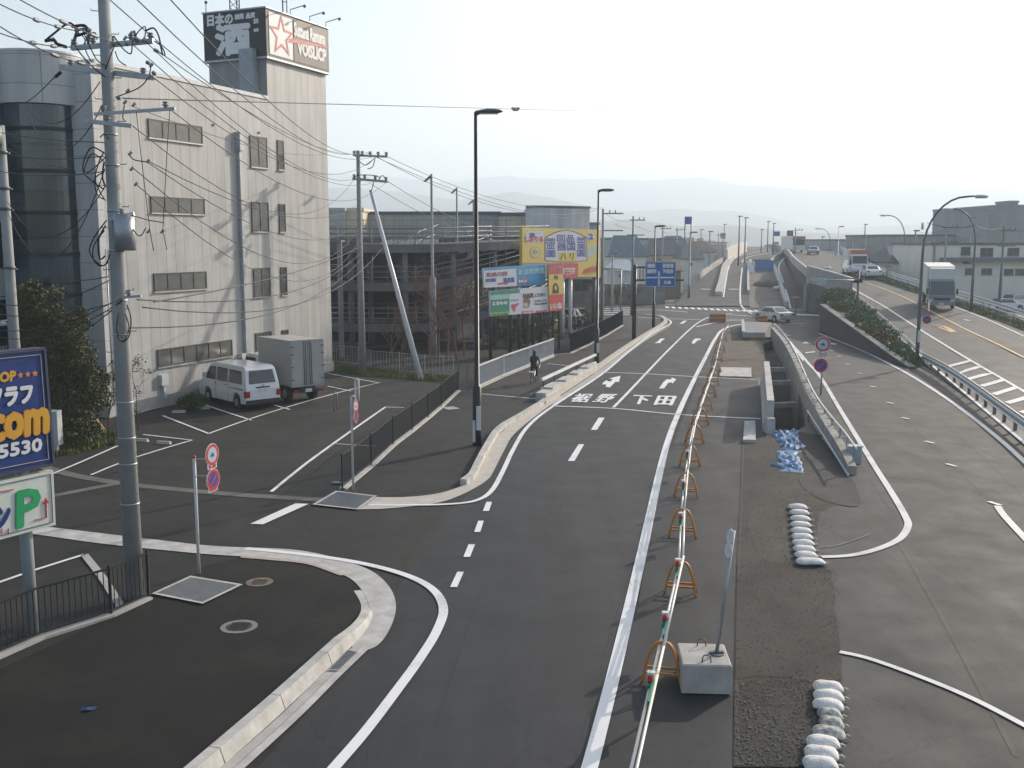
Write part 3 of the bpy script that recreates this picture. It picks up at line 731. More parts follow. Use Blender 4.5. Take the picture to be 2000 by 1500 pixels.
# joints and seams that break up the paving
SEAM_D = mat('joint_sealer', (.022, .021, .02), rough=.8); SEAM_O = asphalt('olive_seam', (.07, .068, .052), patch=.2)
flat([(165, 1085), (200, 1130), (238, 1190)], .18, .03, 'paving_strip', CONC)
def seam(px, w, m, z=.0165):
    mb = MB(); ribbon(mb, gp(px, 0, 5), w, z); return struct(mb, 'road_joint', m)
seam([(1757, 1062), (1830, 1190), (1900, 1320), (1985, 1480)], .09, SEAM_O); seam([(1605, 676), (1660, 716), (1738, 790), (1815, 866), (1900, 948), (1948, 992)], .035, SEAM_D); seam([(1690, 705), (1800, 790), (1930, 905), (2010, 985)], .03, SEAM_D)
seam([(1700, 925), (1760, 936), (1835, 940)], .03, SEAM_D); seam([(1700, 940), (1730, 985), (1752, 1010)], .03, SEAM_D)
seam([(1438, 1500), (1441, 1200), (1452, 870)], .05, SEAM_D, .0215); seam([(1300, 900), (1210, 1180), (1120, 1500)], .03, SEAM_D, .0125); seam([(700, 1120), (560, 1000), (440, 960)], .03, SEAM_D, .0085)
seam([(1340, 826), (1400, 830), (1448, 833)], .03, SEAM_D, .0125); seam([(1000, 1000), (930, 1180), (850, 1420)], .02, SEAM_D, .0125)
# ------------------------------------------------------------------ the white panelled building
D_ = Vector((.386, .923, 0)).normalized(); RZ = atan2(D_.y, D_.x)
RC = Vector((-10.5, 59.5, 0)); FLEN = 17.3
B0 = RC - D_ * FLEN
bld = thing('panel_building', 'tall white panelled building with a dark sign tower and a rounded glass corner', 'building', B0, RZ)
PANEL = banded('white_wall_panels', (.465, .46, .44), .62, axis=0, line=.03, dark=.6, rough=.5, var=.03)
def fl_(px, py):                     # picture point on the facade, in the building's frame
    return L2(B0, RZ, PL(px, py, RC, D_))
ZR = fl_(300, 148).z
qa = fl_(517, 12); TX = qa.x; TZ = (fl_(638, 62).z + qa.z) / 2; ZB = fl_(517, 110).z
mb = MB(); mb.box(0, FLEN, 0, 9, 0, ZR); build(mb, 'wall', PANEL, bld)
mb = MB(); mb.box(-.05, TX, -.05, .25, ZR, ZR + .18); mb.box(-.05, .2, .25, 9, ZR, ZR + .18); build(mb, 'roof_trim', STEEL_L, bld)
mb = MB(); mb.box(TX, FLEN, .003, 3.65, ZR, ZB); build(mb, 'sign_tower', PANEL, bld)
mb = MB(); mb.box(-.05, FLEN + .05, -.06, .06, 0, .55); build(mb, 'plinth', CONC, bld)
# sign box on the tower
SB = mat('sign_box_dark', (.028, .026, .024), rough=.5)
sb_ = thing('tower_sign', 'black rooftop sign box with white characters and an outlined red star', 'sign', B0 + Vector((0, 0, 0)), RZ)
mb = MB(); mb.box(TX - .15, FLEN + .15, -.15, 3.8, ZB, TZ); build(mb, 'sign_box', SB, sb_)
mb = MB(); mb.box(TX - .2, FLEN + .2, -.2, 3.85, ZB - .1, ZB); mb.box(TX - .2, FLEN + .2, -.2, 3.85, TZ, TZ + .07); build(mb, 'frame', STEEL, sb_)
def front(x0, x1, z0, z1, y): return [(x0, y, z1), (x1, y, z1), (x1, y, z0), (x0, y, z0)]
mb = MB(); mb.box(TX + .08, TX + 2.15, -.17, -.15, ZB + .15, TZ - .15); build(mb, 'star_panel', SIGNWHITE, sb_)
def star_poly(cx, cz, R, r, y, rot=0):
    return [(cx + (R if i % 2 == 0 else r) * sin(i * pi / 5 + rot), y, cz + (R if i % 2 == 0 else r) * cos(i * pi / 5 + rot)) for i in range(10)]
zo = ZB - 17.3; cx_, cz_ = TX + 1.15, 18.5 + zo
mb = MB(); o1 = star_poly(cx_, cz_, 1.12, .5, -.185); i1 = star_poly(cx_, cz_, .86, .36, -.185); mb.add(o1 + i1, [(i, (i + 1) % 10, 10 + (i + 1) % 10, 10 + i) for i in range(10)])
mb.add([(TX + 1.95, -.186, 18.55 + zo), (FLEN - .1, -.186, 18.72 + zo), (FLEN - .1, -.186, 18.62 + zo), (TX + 1.7, -.186, 18.3 + zo)], [(0, 1, 2, 3)])
build(mb, 'star_outline', mat('star_red', (.55, .10, .06), rough=.5), sb_)
mb = MB(); mb.box(TX + 2.25, FLEN - .05, -.165, -.15, ZB + .12, TZ - .12); build(mb, 'name_panel', mat('brown_panel', (.11, .095, .08), rough=.5), sb_)
mb = MB(); warp(mb, text_mesh('Suttana Ramuna'), *front(TX + 2.3, FLEN - .25, 18.75 + zo, 19.42 + zo, -.18), fat=.035)
warp(mb, text_mesh('VOiSLICP'), *front(TX + 2.6, FLEN - .2, 17.85 + zo, 18.5 + zo, -.18), fat=.05); build(mb, 'lettering', SIGNWHITE, sb_)
def side(y0, y1, z0, z1, x):
    z0 += zo; z1 += zo
    return [(x, y1, z1), (x, y0, z1), (x, y0, z0), (x, y1, z0)]     # left face, read from outside
XS = TX - .165
mb = MB(); warp(mb, text_mesh('酒'), *side(.9, 3.0, 17.55, 19.0, XS), fat=.09); warp(mb, text_mesh('日本の'), *side(1.9, 3.5, 19.05, 19.6, XS), fat=.035)
warp(mb, text_mesh('創業'), *side(1.2, 1.75, 19.25, 19.5, XS), fat=.02); warp(mb, text_mesh('品質'), *side(.5, 1.05, 19.25, 19.5, XS), fat=.02)
warp(mb, text_mesh('直売'), *side(.3, .6, 18.95, 19.2, XS), fat=.01); warp(mb, text_mesh('営業'), *side(.3, .6, 18.55, 18.7, XS), fat=.01)
build(mb, 'lettering', SIGNWHITE, sb_)
mb = MB(); mb.box(TX - .5, TX - .003, .5, 1.35, ZR + .2, ZB + .4); build(mb, 'service_duct', mat('duct_grey', (.30, .33, .36), rough=.5), bld)
mb = MB(); mb.box(TX - .12, TX - .003, 1.9, 3.2, ZR + .15, ZR + .6); mb.box(TX - .14, TX - .003, 1.3, 1.55, ZR + .15, ZR + .5); build(mb, 'louvre', STEEL_D, bld)
# small floodlight arms and masts on the tower top
for k, (ax, ay) in enumerate([(TX, 3.7), (TX + 2.1, -.1), (FLEN - 1.6, -.1), (FLEN, -.1)]):
    mb = MB(); dx_ = (-.6, -.5) if k == 0 else (0, -.9)
    mb.tube([(ax, ay, TZ + .05), (ax, ay, TZ + .35), (ax + dx_[0], ay + dx_[1], TZ + .5)], .025, 5); mb.ball((ax + dx_[0], ay + dx_[1], TZ + .45), .09, 6, 4)
    build(mb, 'floodlight_arm', STEEL_D, sb_)
am = thing('lattice_mast', 'short lattice aerial mast above the dark left face of the sign tower', 'mast', B0 + D_ * (TX + .3) + Vector((-.923, .386, 0)) * 2.4 + Vector((0, 0, TZ)))
mb = MB(); 
for i, (a, b) in enumerate([(0, 0), (.5, 0), (.25, .45)]): mb.tube([(a, b, 0), (a, b, 3)], .03, 5)
for i in range(9): z = i * .33; mb.tube([(0, 0, z), (.5, 0, z + .33)], .018, 4); mb.tube([(.5, 0, z), (.25, .45, z + .33)], .018, 4); mb.tube([(.25, .45, z), (0, 0, z + .33)], .018, 4)
build(mb, 'lattice', STEEL_D, am)
am = thing('twin_mast', 'pair of thin aerial rods rising above the star sign', 'mast', B0 + D_ * (FLEN - 2.2) + Vector((-.923, .386, 0)) * 1.2 + Vector((0, 0, TZ)))
mb = MB(); mb.tube([(0, 0, 0), (0, 0, 3)], .04, 6); mb.tube([(.22, 0, 0), (.22, 0, 3.4)], .03, 6); 
for z in (.5, 1.1, 1.7): mb.bar((0, 0, z), (.22, 0, z), .04)
build(mb, 'rod', STEEL_D, am)
# windows
FRAME = mat('bronze_frame', (.075, .065, .055), rough=.5, metal=.3)
OBSC = mat('obscured_glass', (.13, .135, .12), rough=.18, var=.3, scale=.9, spec=.8)
DARKG = mat('dim_window_glass', (.055, .06, .06), rough=.12, var=.4, scale=1.2, spec=.9)
def window(x0, x1, z0, z1, n, root, gm=OBSC, y=0.0, name='window', fm=FRAME, fw=.06):
    mb = MB(); mb.box(x0, x1, y - .055, y - .003, z0, z0 + fw); mb.box(x0, x1, y - .055, y - .003, z1 - fw, z1)
    for i in range(n + 1):
        x = x0 + (x1 - x0 - fw) * i / n; mb.box(x, x + fw, y - .052, y - .004, z0 + fw, z1 - fw)
    w = build(mb, name, fm, root)
    mb = MB(); mb.box(x0 + fw, x1 - fw, y - .028, y - .012, z0 + fw, z1 - fw); build(mb, 'pane', gm, w)
    mb = MB(); mb.box(x0 - .05, x1 + .05, y - .1, y - .002, z0 - .06, z0 - .002); build(mb, 'sill', STEEL, w)
    return w
WN = [(288, 231, 268, 393, 4), (293, 383, 415, 398, 4), (299, 534, 570, 402, 4), (306, 683, 718, 453, 6), (487, 264, 325, 520, 2), (490, 394, 452, 523, 2), (494, 524, 581, 526, 2), (498, 651, 712, 529, 2),
      (541, 273, 331, 553, 1), (544, 398, 453, 556, 1), (547, 522, 577, 559, 1), (550, 645, 668, 562, 1)]
for x0, y0, y1, x1, n in WN:
    a = fl_(x0, y0); b = fl_(x0, y1); c = fl_(x1, y0)
    window(a.x, c.x, b.z, a.z, n, bld, OBSC if n > 1 else DARKG)
pa = fl_(462, 258)
mb = MB(); mb.box(pa.x - .09, pa.x + .09, -.2, -.03, 0.4, pa.z - .9); mb.box(pa.x - .15, pa.x + .15, -.3, -.003, pa.z - .9, pa.z)
for z in (2, 4.5, 7, 9.5): mb.box(pa.x - .12, pa.x + .12, -.23, -.003, z, z + .08)
build(mb, 'vent_duct', mat('duct_pale', (.42, .44, .46), rough=.45, metal=.2), bld)
for (x, y) in ((438, 690), (505, 700)):
    q = fl_(x, y); 
mb = MB(); q = fl_(317, 742); mb.box(q.x - .22, q.x + .22, -.18, -.003, q.z - .25, q.z + .25); mb.box(q.x - .05, q.x + .1, -.12, -.003, .4, q.z - .25); build(mb, 'meter_box', STEEL_L, bld)
mb = MB(); q = fl_(469, 702); mb.box(q.x - .15, q.x + .25, -.25, -.003, q.z - .35, q.z + .3); build(mb, 'wall_box', STEEL_L, bld)
mb = MB(); q = fl_(208, 620)
for k in (0, .35): mb.tube([(q.x + k + .1, -.06, .5), (q.x + k + .1, -.06, 7.2)], .035, 6)
build(mb, 'conduit', STEEL, bld)
for px_, py_ in [(417, 244), (506, 259)]:
    q = fl_(px_, py_); mb = MB(); mb.box(q.x - .06, q.x + .06, -.05, -.003, q.z - .05, q.z + .05); build(mb, 'vent', STEEL_D, bld)
# rounded corner: white drum above, blue glass bands below
CG = banded('curtain_glass', (.022, .045, .06), 1.9, axis=2, line=.1, dark=.25, rough=.07, spec=1.0, var=.35)
def arc(cx, cy, r, a0, a1, n): return [(cx + r * cos(a0 + (a1 - a0) * i / n), cy + r * sin(a0 + (a1 - a0) * i / n)) for i in range(n + 1)]
cxx, cyy = -.40, 2.7
zt = A(75, 97, 42.3).z; zg = A(95, 200, 42.5).z
mb = MB(); mb.prism(arc(cxx, cyy, 1.85, 0, 2 * pi, 44)[:-1], zg, zt); build(mb, 'rounded_wall', banded('drum_panels', (.54, .55, .53), 1.15, axis=2, line=.03, dark=.5, rough=.5, pitch2=1.6, axis2=0), bld)
mb = MB(); mb.prism(arc(cxx, cyy, 1.89, 0, 2 * pi, 44)[:-1], zt, zt + .08); build(mb, 'roof_trim', STEEL_L, bld)
mb = MB(); mb.prism(arc(cxx, cyy, 1.62, 0, 2 * pi, 40)[:-1], 0.0, zg); cw = build(mb, 'curtain_wall', CG, bld)
mb = MB()
for z in [12.0, 10.3, 8.6, 6.9, 5.2, 3.5]:
    mb.prism(arc(cxx, cyy, 1.66, 0, 2 * pi, 40)[:-1], z, z + .16)
build(mb, 'transom', BLACK_M, cw)
mb = MB(); mb.box(-.32, .02, -.07, 1.6, 0, ZR); build(mb, 'corner_pier', banded('pier_panels', (.55, .55, .54), 1.1, axis=2, line=.03, dark=.5, rough=.5), bld)
# wing further left
mb = MB(); mb.box(-14, -1.5, 3.6, 10, 0, 15.0); build(mb, 'wing_wall', banded('wing_tiles', (.42, .45, .45), 1.2, axis=0, line=.05, dark=.25, rough=.35, pitch2=1.3, axis2=2, var=.12), bld)
mb = MB()
for z in (3.2, 6.4, 9.6): mb.box(-13.8, -1.6, 3.53, 3.597, z, z + 1.9)
build(mb, 'window_band', GLASS_D, bld)

# ------------------------------------------------------------------ poles
def insul(mb, p, s=1.0):
    mb.cyl((p[0], p[1], p[2]), .05 * s, .14 * s, 8); mb.cyl((p[0], p[1], p[2] + .05 * s), .085 * s, .03 * s, 8); mb.cyl((p[0], p[1], p[2] + .11 * s), .075 * s, .03 * s, 8)
Pb = G(264, 1168); Yp = Pb.y
def PH(py, P): # height of picture row py at a pole standing on P
    dx, dy, dz = ray(1000, py); return CAMH + dz * P.y / dy
up = thing('utility_pole', 'thick grey concrete utility pole loaded with crossarms, standing behind the near fence', 'utility pole', Pb)
mb = MB(); mb.tube([(0, 0, 0), (0, 0, 13.5)], [.20, .10], 20); build(mb, 'pole', POLE_C, up)
mb = MB()
for i in range(26):
    z = 1.9 + i * .42; a = pi * .1 if i % 2 else pi * 1.1; r = .2 - z * .0074
    mb.tube([(r * cos(a) * .8, r * sin(a) * .8, z), ((r + .13) * cos(a), (r + .13) * sin(a), z), ((r + .13) * cos(a), (r + .13) * sin(a), z + .04)], .009, 5)
build(mb, 'step_bolt', STEEL_D, up)
for z in (2.05, 2.9, 3.45, 4.2, 5.6, 6.3, 7.3, 8.1, 9.0, 9.6): mb = MB(); mb.cyl((0, 0, z), .2 - z * .0074 + .01, .035, 18); build(mb, 'band', STEEL, up)
def arm(P, root, x0, y0, x1, y1, ya, yb, w=.09, name='crossarm', ins=3, m=STEEL, sc_=1.0):
    """bar between two picture points, at depths ya and yb from the pole"""
    a = A(x0, y0, P.y + ya) - P; b = A(x1, y1, P.y + yb) - P
    mb = MB(); mb.bar(a, b, w, w); c = build(mb, name, m, root)
    for i in range(ins):
        t = (i + .15) / (ins - .7) if ins > 1 else .5; mb = MB(); insul(mb, a.lerp(b, min(t, .97)) + Vector((0, 0, w * .5)), sc_ * .8); build(mb, 'insulator', INSUL, c)
    return a, b
arm(Pb, up, 140, 94, 300, 80, .25, -.1, ins=5)
arm(Pb, up, 118, 131, 302, 152, .3, -.1, ins=2, w=.1)
arm(Pb, up, 184, 223, 342, 212, -.25, -.3, ins=2, w=.06)
arm(Pb, up, 163, 236, 258, 246, -.25, -.25, ins=1, w=.08)
arm(Pb, up, 215, 428, 262, 418, -.2, -.2, ins=1, w=.08)
arm(Pb, up, 228, 582, 276, 578, -.2, -.25, ins=1, w=.05)
q = A(232, 455, Yp - .2) - Pb
mb = MB(); mb.cyl((q.x + .12, -.2, q.z - .35), .2, .72, 18); build(mb, 'cabinet', STEEL, up)
# dead-end clamps, drop loops and jumpers
def wire(pts, r=.011, n=5): mb = MB(); mb.tube(pts, r, n); return mb
def loop(px, yoff=-.25, r=.014):
    mb = MB(); mb.tube(smooth([A(x, y, Yp + yoff) - Pb for x, y in px], 6), r * .85, 5); build(mb, 'jumper_cable', WIRE, up)
loop([(258, 83), (270, 62), (283, 52), (284, 66), (279, 82)]); loop([(285, 60), (300, 55), (310, 70), (315, 95), (318, 108)], r=.02); loop([(300, 80), (315, 90), (322, 108), (305, 98)], r=.016)
loop([(205, 300), (180, 288), (165, 310), (163, 335), (178, 352), (203, 370)], r=.018); loop([(208, 305), (175, 335), (165, 330), (180, 300), (205, 318)]); loop([(204, 335), (185, 350), (190, 380), (205, 390)])
loop([(208, 430), (185, 462), (175, 490), (188, 512), (205, 518), (215, 495)], r=.016); loop([(206, 440), (192, 470), (195, 505), (205, 500)], r=.02); loop([(203, 318), (200, 345), (206, 365)], r=.02)
loop([(248, 595), (256, 625), (250, 660), (235, 665), (228, 640)], r=.016); loop([(232, 610), (228, 645), (240, 668), (252, 640), (244, 612)]); loop([(250, 430), (265, 455), (275, 460), (285, 445)])
loop([(243, 205), (240, 230), (246, 238)]); loop([(120, 140), (108, 150)], r=.04); loop([(295, 125), (290, 150), (270, 172), (225, 190)], r=.014); loop([(150, 60), (135, 45), (100, 70), (88, 80)], r=.025)
loop([(88, 80), (105, 78), (112, 86), (130, 92)], r=.04); loop([(140, 52), (165, 50), (170, 62), (150, 70)], r=.035)
loop([(150, 62), (148, 90), (175, 125), (205, 150)], r=.016); loop([(162, 60), (175, 90), (190, 118), (210, 130)], r=.014); loop([(222, 70), (240, 95), (255, 105), (258, 88)], r=.016); loop([(226, 82), (215, 112), (205, 136)], r=.014)
for x, y in [(256, 66), (245, 75), (281, 78), (296, 128), (293, 150), (250, 178), (172, 60), (150, 58), (103, 78), (108, 150), (255, 300), (290, 315), (258, 330), (266, 360), (291, 452), (318, 452), (262, 205), (245, 200), (325, 212)]:
    p = A(x, y, Yp - .25) - Pb; mb = MB(); mb.tube([p - Vector((.04, 0, .03)), p + Vector((.03, 0, .04))], [.022, .032], 8); build(mb, 'insulator', INSUL, up)
mb = MB()
mb.tube([A(266, 215, Yp - .3) - Pb, A(275, 300, Yp - .3) - Pb, A(293, 452, Yp - .3) - Pb, A(300, 490, Yp - .3) - Pb], .008, 5)
mb.tube([A(332, 210, Yp - .3) - Pb, A(326, 300, Yp - .3) - Pb, A(318, 450, Yp - .3) - Pb, A(326, 488, Yp - .3) - Pb], .008, 5); mb.tube([A(255, 420, Yp - .3) - Pb, A(290, 430, Yp - .3) - Pb, A(320, 435, Yp - .3) - Pb], .01, 5)
build(mb, 'drop_cable', WIRE, up)

for (a_, b_, sg) in (((-60, -25, 16), (150, 60, Yp - .25), .1), ((-60, 10, 16), (205, 130, Yp - .25), .2), ((-60, -60, 16), (235, 88, Yp - .25), .1), ((-60, 40, 16), (140, 92, Yp - .25), .1)):
    for t_ in (.56, .78):
        P_ = [A(*a_).lerp(A(*b_), q) - Vector((0, 0, sg * 4 * q * (1 - q))) - Pb for q in (t_ - .03, t_ + .03)]
        mb = MB(); mb.tube([P_[0].lerp(P_[1], k / 8) for k in range(9)], [.012, .035, .015, .04, .015, .04, .015, .035, .012], 8); build(mb, 'strain_insulator', INSUL, up)
for (x, y, dx, dy) in [(262, 74, 10, 5), (300, 96, 10, 6), (285, 120, 8, 5), (297, 140, 8, 6), (228, 190, 8, 3), (246, 84, 6, 4)]:
    a = A(x, y, Yp - .6 if x < 140 else y1 if False else Yp - .3) - Pb; b = A(x + dx, y + dy, Yp - .6 if x < 140 else Yp - .3) - Pb
    mb = MB(); mb.tube([a.lerp(b, k / 8) for k in range(9)], [.012, .04, .015, .045, .015, .045, .015, .04, .012], 8); build(mb, 'strain_insulator', INSUL, up)
for px, yo in (([(150, 62), (165, 75), (168, 100), (180, 122)], .2), ([(176, 66), (186, 64), (190, 78)], .1), ([(160, 48), (170, 70), (160, 94)], .25), ([(225, 100), (232, 118), (246, 128)], -.3), ([(195, 268), (205, 262), (212, 272)], -.25), ([(203, 296), (192, 320), (186, 350), (196, 376), (206, 392)], -.3), ([(250, 300), (262, 312), (285, 316)], -.35), ([(204, 450), (184, 478), (182, 505), (196, 520), (212, 512)], -.3)):
    loop(px, yo, .014)
mb = MB(); mb.bar(A(140, 94, Yp + .25) - Pb, A(152, 58, Yp + .25) - Pb, .05); mb.bar(A(172, 92, Yp + .2) - Pb, A(176, 56, Yp + .2) - Pb, .05); mb.bar(A(268, 82, Yp - .1) - Pb, A(262, 60, Yp - .1) - Pb, .05); mb.bar(A(152, 58, Yp + .25) - Pb, A(176, 56, Yp + .2) - Pb, .045); build(mb, 'arm_bracket', STEEL_D, up)

# braced pole beside the parking lot
P2 = G(708, 729)
p2 = thing('utility_pole', 'grey concrete utility pole with a slanting steel strut beside the car ramp', 'utility pole', P2)
mb = MB(); mb.tube([(0, 0, 0), (0, 0, PH(294, P2))], [.22, .10], 16); build(mb, 'pole', POLE_C, p2)
mb = MB(); mb.tube([G(822, 742) - P2, A(724, 372, P2.y) - P2], [.17, .09], 12); build(mb, 'strut', STEEL_L, p2)
arm(P2, p2, 690, 303, 757, 306, .3, -.3, w=.12, ins=5, sc_=1.6); arm(P2, p2, 689, 349, 757, 355, .3, -.3, w=.14, ins=4, sc_=1.6)
mb = MB()
for px in ([(692, 300), (705, 318), (716, 322), (730, 310)], [(690, 352), (700, 342), (738, 344), (740, 352)], [(740, 350), (748, 343), (757, 356)], [(733, 306), (728, 325), (718, 330)], [(730, 356), (726, 370), (722, 374)]):
    mb.tube(smooth([A(x, y, P2.y - .3) - P2 for x, y in px], 4), .025, 5)
build(mb, 'jumper_cable', WIRE, p2)

# slim pole at the left edge with a transformer
P3 = G(42, 860); P3 = Vector((A(30, 700, 33).x, 33, 0))
p3 = thing('transformer_pole', 'grey pole with a drum transformer at the left edge behind the blue signboard', 'utility pole', P3)
mb = MB(); mb.tube([(0, 0, 0), (0, 0, PH(245, P3))], [.19, .14], 14); build(mb, 'pole', POLE_C, p3)
mb = MB(); z = PH(262, P3); mb.cyl((-.05, -.35, z - .35), .26, .55, 14); mb.cyl((-.05, -.35, z + .2), .17, .16, 12); mb.bar((0, 0, z - .2), (0, -.35, z - .2), .1); build(mb, 'transformer', mat('transformer_green', (.20, .24, .21), rough=.5), p3)
mb = MB()
for z in (PH(370, P3), PH(410, P3), PH(300, P3), PH(525, P3)): mb.cyl((0, 0, z), .19, .08, 12); mb.bar((0, -.1, z), (.35, -.2, z), .05)
build(mb, 'bracket', STEEL_D, p3)
mb = MB(); p = A(2, 633, 33) - P3; mb.tube([(0, 0, p.z + .15), (-.3, -.2, p.z + .1), (p.x, p.y, p.z)], .03, 6); mb.ball((p.x + .05, p.y, p.z), (.18, .1, .07), 8, 5); build(mb, 'lamp', STEEL_L, p3)

# cables: strung between picture points at given distances
def cable(a, b, sag, r, label, grp, k=16):
    A0 = A(*a); B0_ = A(*b); pts = []
    for i in range(k + 1):
        t = i / k; p = A0.lerp(B0_, t); p.z -= sag * 4 * t * (1 - t); pts.append(p - A0)
    mb = MB(); mb.tube(pts, r, 5, caps=False)
    o = build(mb, 'power_cable', WIRE, None, A0); return tag(o, label, 'cable', grp)
L1 = 'thin black cable crossing the facade between the laden pole and the braced pole'; G1 = 'cables between the laden pole and the braced pole'
y1, y2 = Yp - .25, P2.y - .3
for a, b, s in [((320, 108, y1), (692, 301, y2), .5), ((283, 80, y1), (692, 350, y2), .9), ((258, 86, y1), (740, 352, y2), 1.2), ((298, 150, y1), (735, 305, y2), 1.4), ((258, 245, y1), (690, 352, y2), 1.8), ((330, 212, y1), (755, 355, y2), 1.4),
                ((290, 315, y1), (704, 395, y2), 1.0), ((290, 318, y1), (707, 430, y2), 1.3), ((262, 330, y1), (706, 440, y2), 2.0), ((266, 360, y1), (706, 462, y2), 2.2)]:
    cable(a, b, s, .011, L1, G1)
L1b = 'thick telephone cable drooping from the laden pole towards the strut'; G1b = 'telephone cables drooping to the strut'
for a, b, s in [((268, 585, y1), (706, 492, y2), .9), ((278, 600, y1), (750, 480, y2), 1.3), ((255, 640, y1), (706, 505, y2), 1.0), ((300, 590, y1), (706, 480, y2), .3)]:
    cable(a, b, s, .016, L1b, G1b)
L2_ = 'black cable running down from the top of the picture to the braced pole'; G2 = 'cables from above to the braced pole'
for a, b, s in [((262, -6, 17), (692, 300, y2), .8), ((328, -6, 17), (716, 298, y2), .9), ((208, -6, 19), (740, 302, y2), 1.2)]:
    cable(a, b, s, .012, L2_, G2)
L3 = 'black cable running from the laden pole off the left edge'; G3 = 'cables leaving over the left edge'
for a, b, s in [((-60, -25, 16), (150, 60, y1), .1), ((-60, 10, 16), (205, 130, y1), .2), ((-60, -60, 16), (235, 88, y1), .1), ((-60, 40, 16), (140, 92, y1), .1), ((-60, 245, 30), (203, 278, y1), .1), ((-60, 280, 30), (203, 305, y1), .2), ((-60, 318, 30), (203, 335, y1), .2),
                ((50, 200, 30), (110, 146, y1), .05), ((60, 222, 30), (195, 160, y1), .5), ((55, 228, 30), (200, 205, y1), .9), ((15, 395, 32), (205, 365, y1), 1.0), ((15, 415, 32), (205, 330, y1), 1.6), ((-60, 575, 28), (212, 548, y1), .4), ((-60, 600, 28), (240, 585, y1), .3),
                ((-60, 640, 28), (232, 592, y1), .5), ((-60, 660, 28), (238, 588, y1), .7), ((15, 290, 32), (140, 330, y1), .1), ((-60, 632, 28), (235, 582, y1), .4), ((50, 525, 32), (212, 540, y1), .2)]:
    cable(a, b, s, .011, L3, G3)
L4 = 'fine black cable running on from the braced pole past the street lamps'; G4 = 'cables running on from the braced pole'
for a, b, s in [((757, 306, y2), (1178, 405, 92), 1.2), ((735, 306, y2), (1178, 407, 92), 1.6), ((757, 354, y2), (1178, 436, 92), 2.2), ((726, 360, y2), (1178, 440, 92), 2.4), ((716, 298, y2), (1180, 430, 92), 1.0)]:
    cable(a, b, s, .016, L4, G4)
cable((240, 192, y1), (1186, 218, 110), -.0, .014, 'single fine cable crossing the sky above the tall black lamp', None)
mk = thing('cable_marker', 'small dark marker clipped to the single cable against the sky', 'cable marker', A(1007, 212, 70))
mb = MB(); mb.box(-.18, .18, -.05, .05, -.16, .06); mb.ball((-.2, 0, 0), .1, 6, 4); mb.ball((.2, 0, 0), .1, 6, 4); build(mb, 'body', STEEL_D, mk)
cable((255, 206, y1), (638, 300, 59), .4, .008, 'faint cable ending on the facade near the tower', None)

# ------------------------------------------------------------------ street lamps
def lamp_straight(P, ztop, label, r=.09, head=1, m=BLACK_M, grp='slim street lamps along the pavement', base=True):
    t = thing('street_lamp', label, 'street lamp', P, 0, grp)
    mb = MB(); mb.tube([(0, 0, 0), (0, 0, 2.2), (0, 0, 2.25), (0, 0, ztop)], [r * 1.45, r * 1.35, r * .8, r * .5], 12); build(mb, 'pole', m, t)
    mb = MB(); z = ztop; mb.bar((0, 0, z - .1), (.25 * head, 0, z), .07)
    vs = [(.05, -.14, z), (.9, -.11, z - .02), (.9, .11, z - .02), (.05, .14, z), (.05, -.1, z + .12), (.75, -.06, z + .12), (.75, .06, z + .12), (.05, .1, z + .12)]
    mb.ball((.52 * head, 0, z + .03), (.46, .17, .09), 14, 8); mb.ball((.12 * head, 0, z), (.16, .08, .07), 8, 6); h = build(mb, 'lamp_head', mat('lamp_shell', (.10, .105, .11), rough=.35, metal=.4), t)
    mb = MB(); mb.box(min(.15 * head, .8 * head), max(.15 * head, .8 * head), -.09, .09, z - .07, z - .04); build(mb, 'lens', mat('lamp_lens', (.5, .52, .52), rough=.2), h)
    return t
LA = G(932, 870); la_ = lamp_straight(LA, PH(219, LA), 'tallest black street lamp, standing on the pavement left of the new lanes', r=.12)
mb = MB(); mb.box(-.02, .14, -.26, -.14, PH(838, LA), PH(792, LA)); mb.box(-.16, -.06, -.2, -.1, PH(862, LA), PH(820, LA)); build(mb, 'control_box', STEEL_L, la_)
LB = G(1165, 712); lb_ = lamp_straight(LB, PH(372, LB), 'black street lamp beside the end of the white double rail', r=.11)
mb = MB(); mb.box(-.02, .14, -.26, -.14, PH(688, LB), PH(670, LB)); build(mb, 'control_box', STEEL_L, lb_)
LC = G(1276, 640); lamp_straight(LC, PH(442, LC), 'black street lamp rising directly behind the blue direction sign', r=.1)
LD = G(1345, 590); lamp_straight(LD, PH(454, LD), 'grey street lamp at the foot of the left rising road', r=.12, m=STEEL_D)
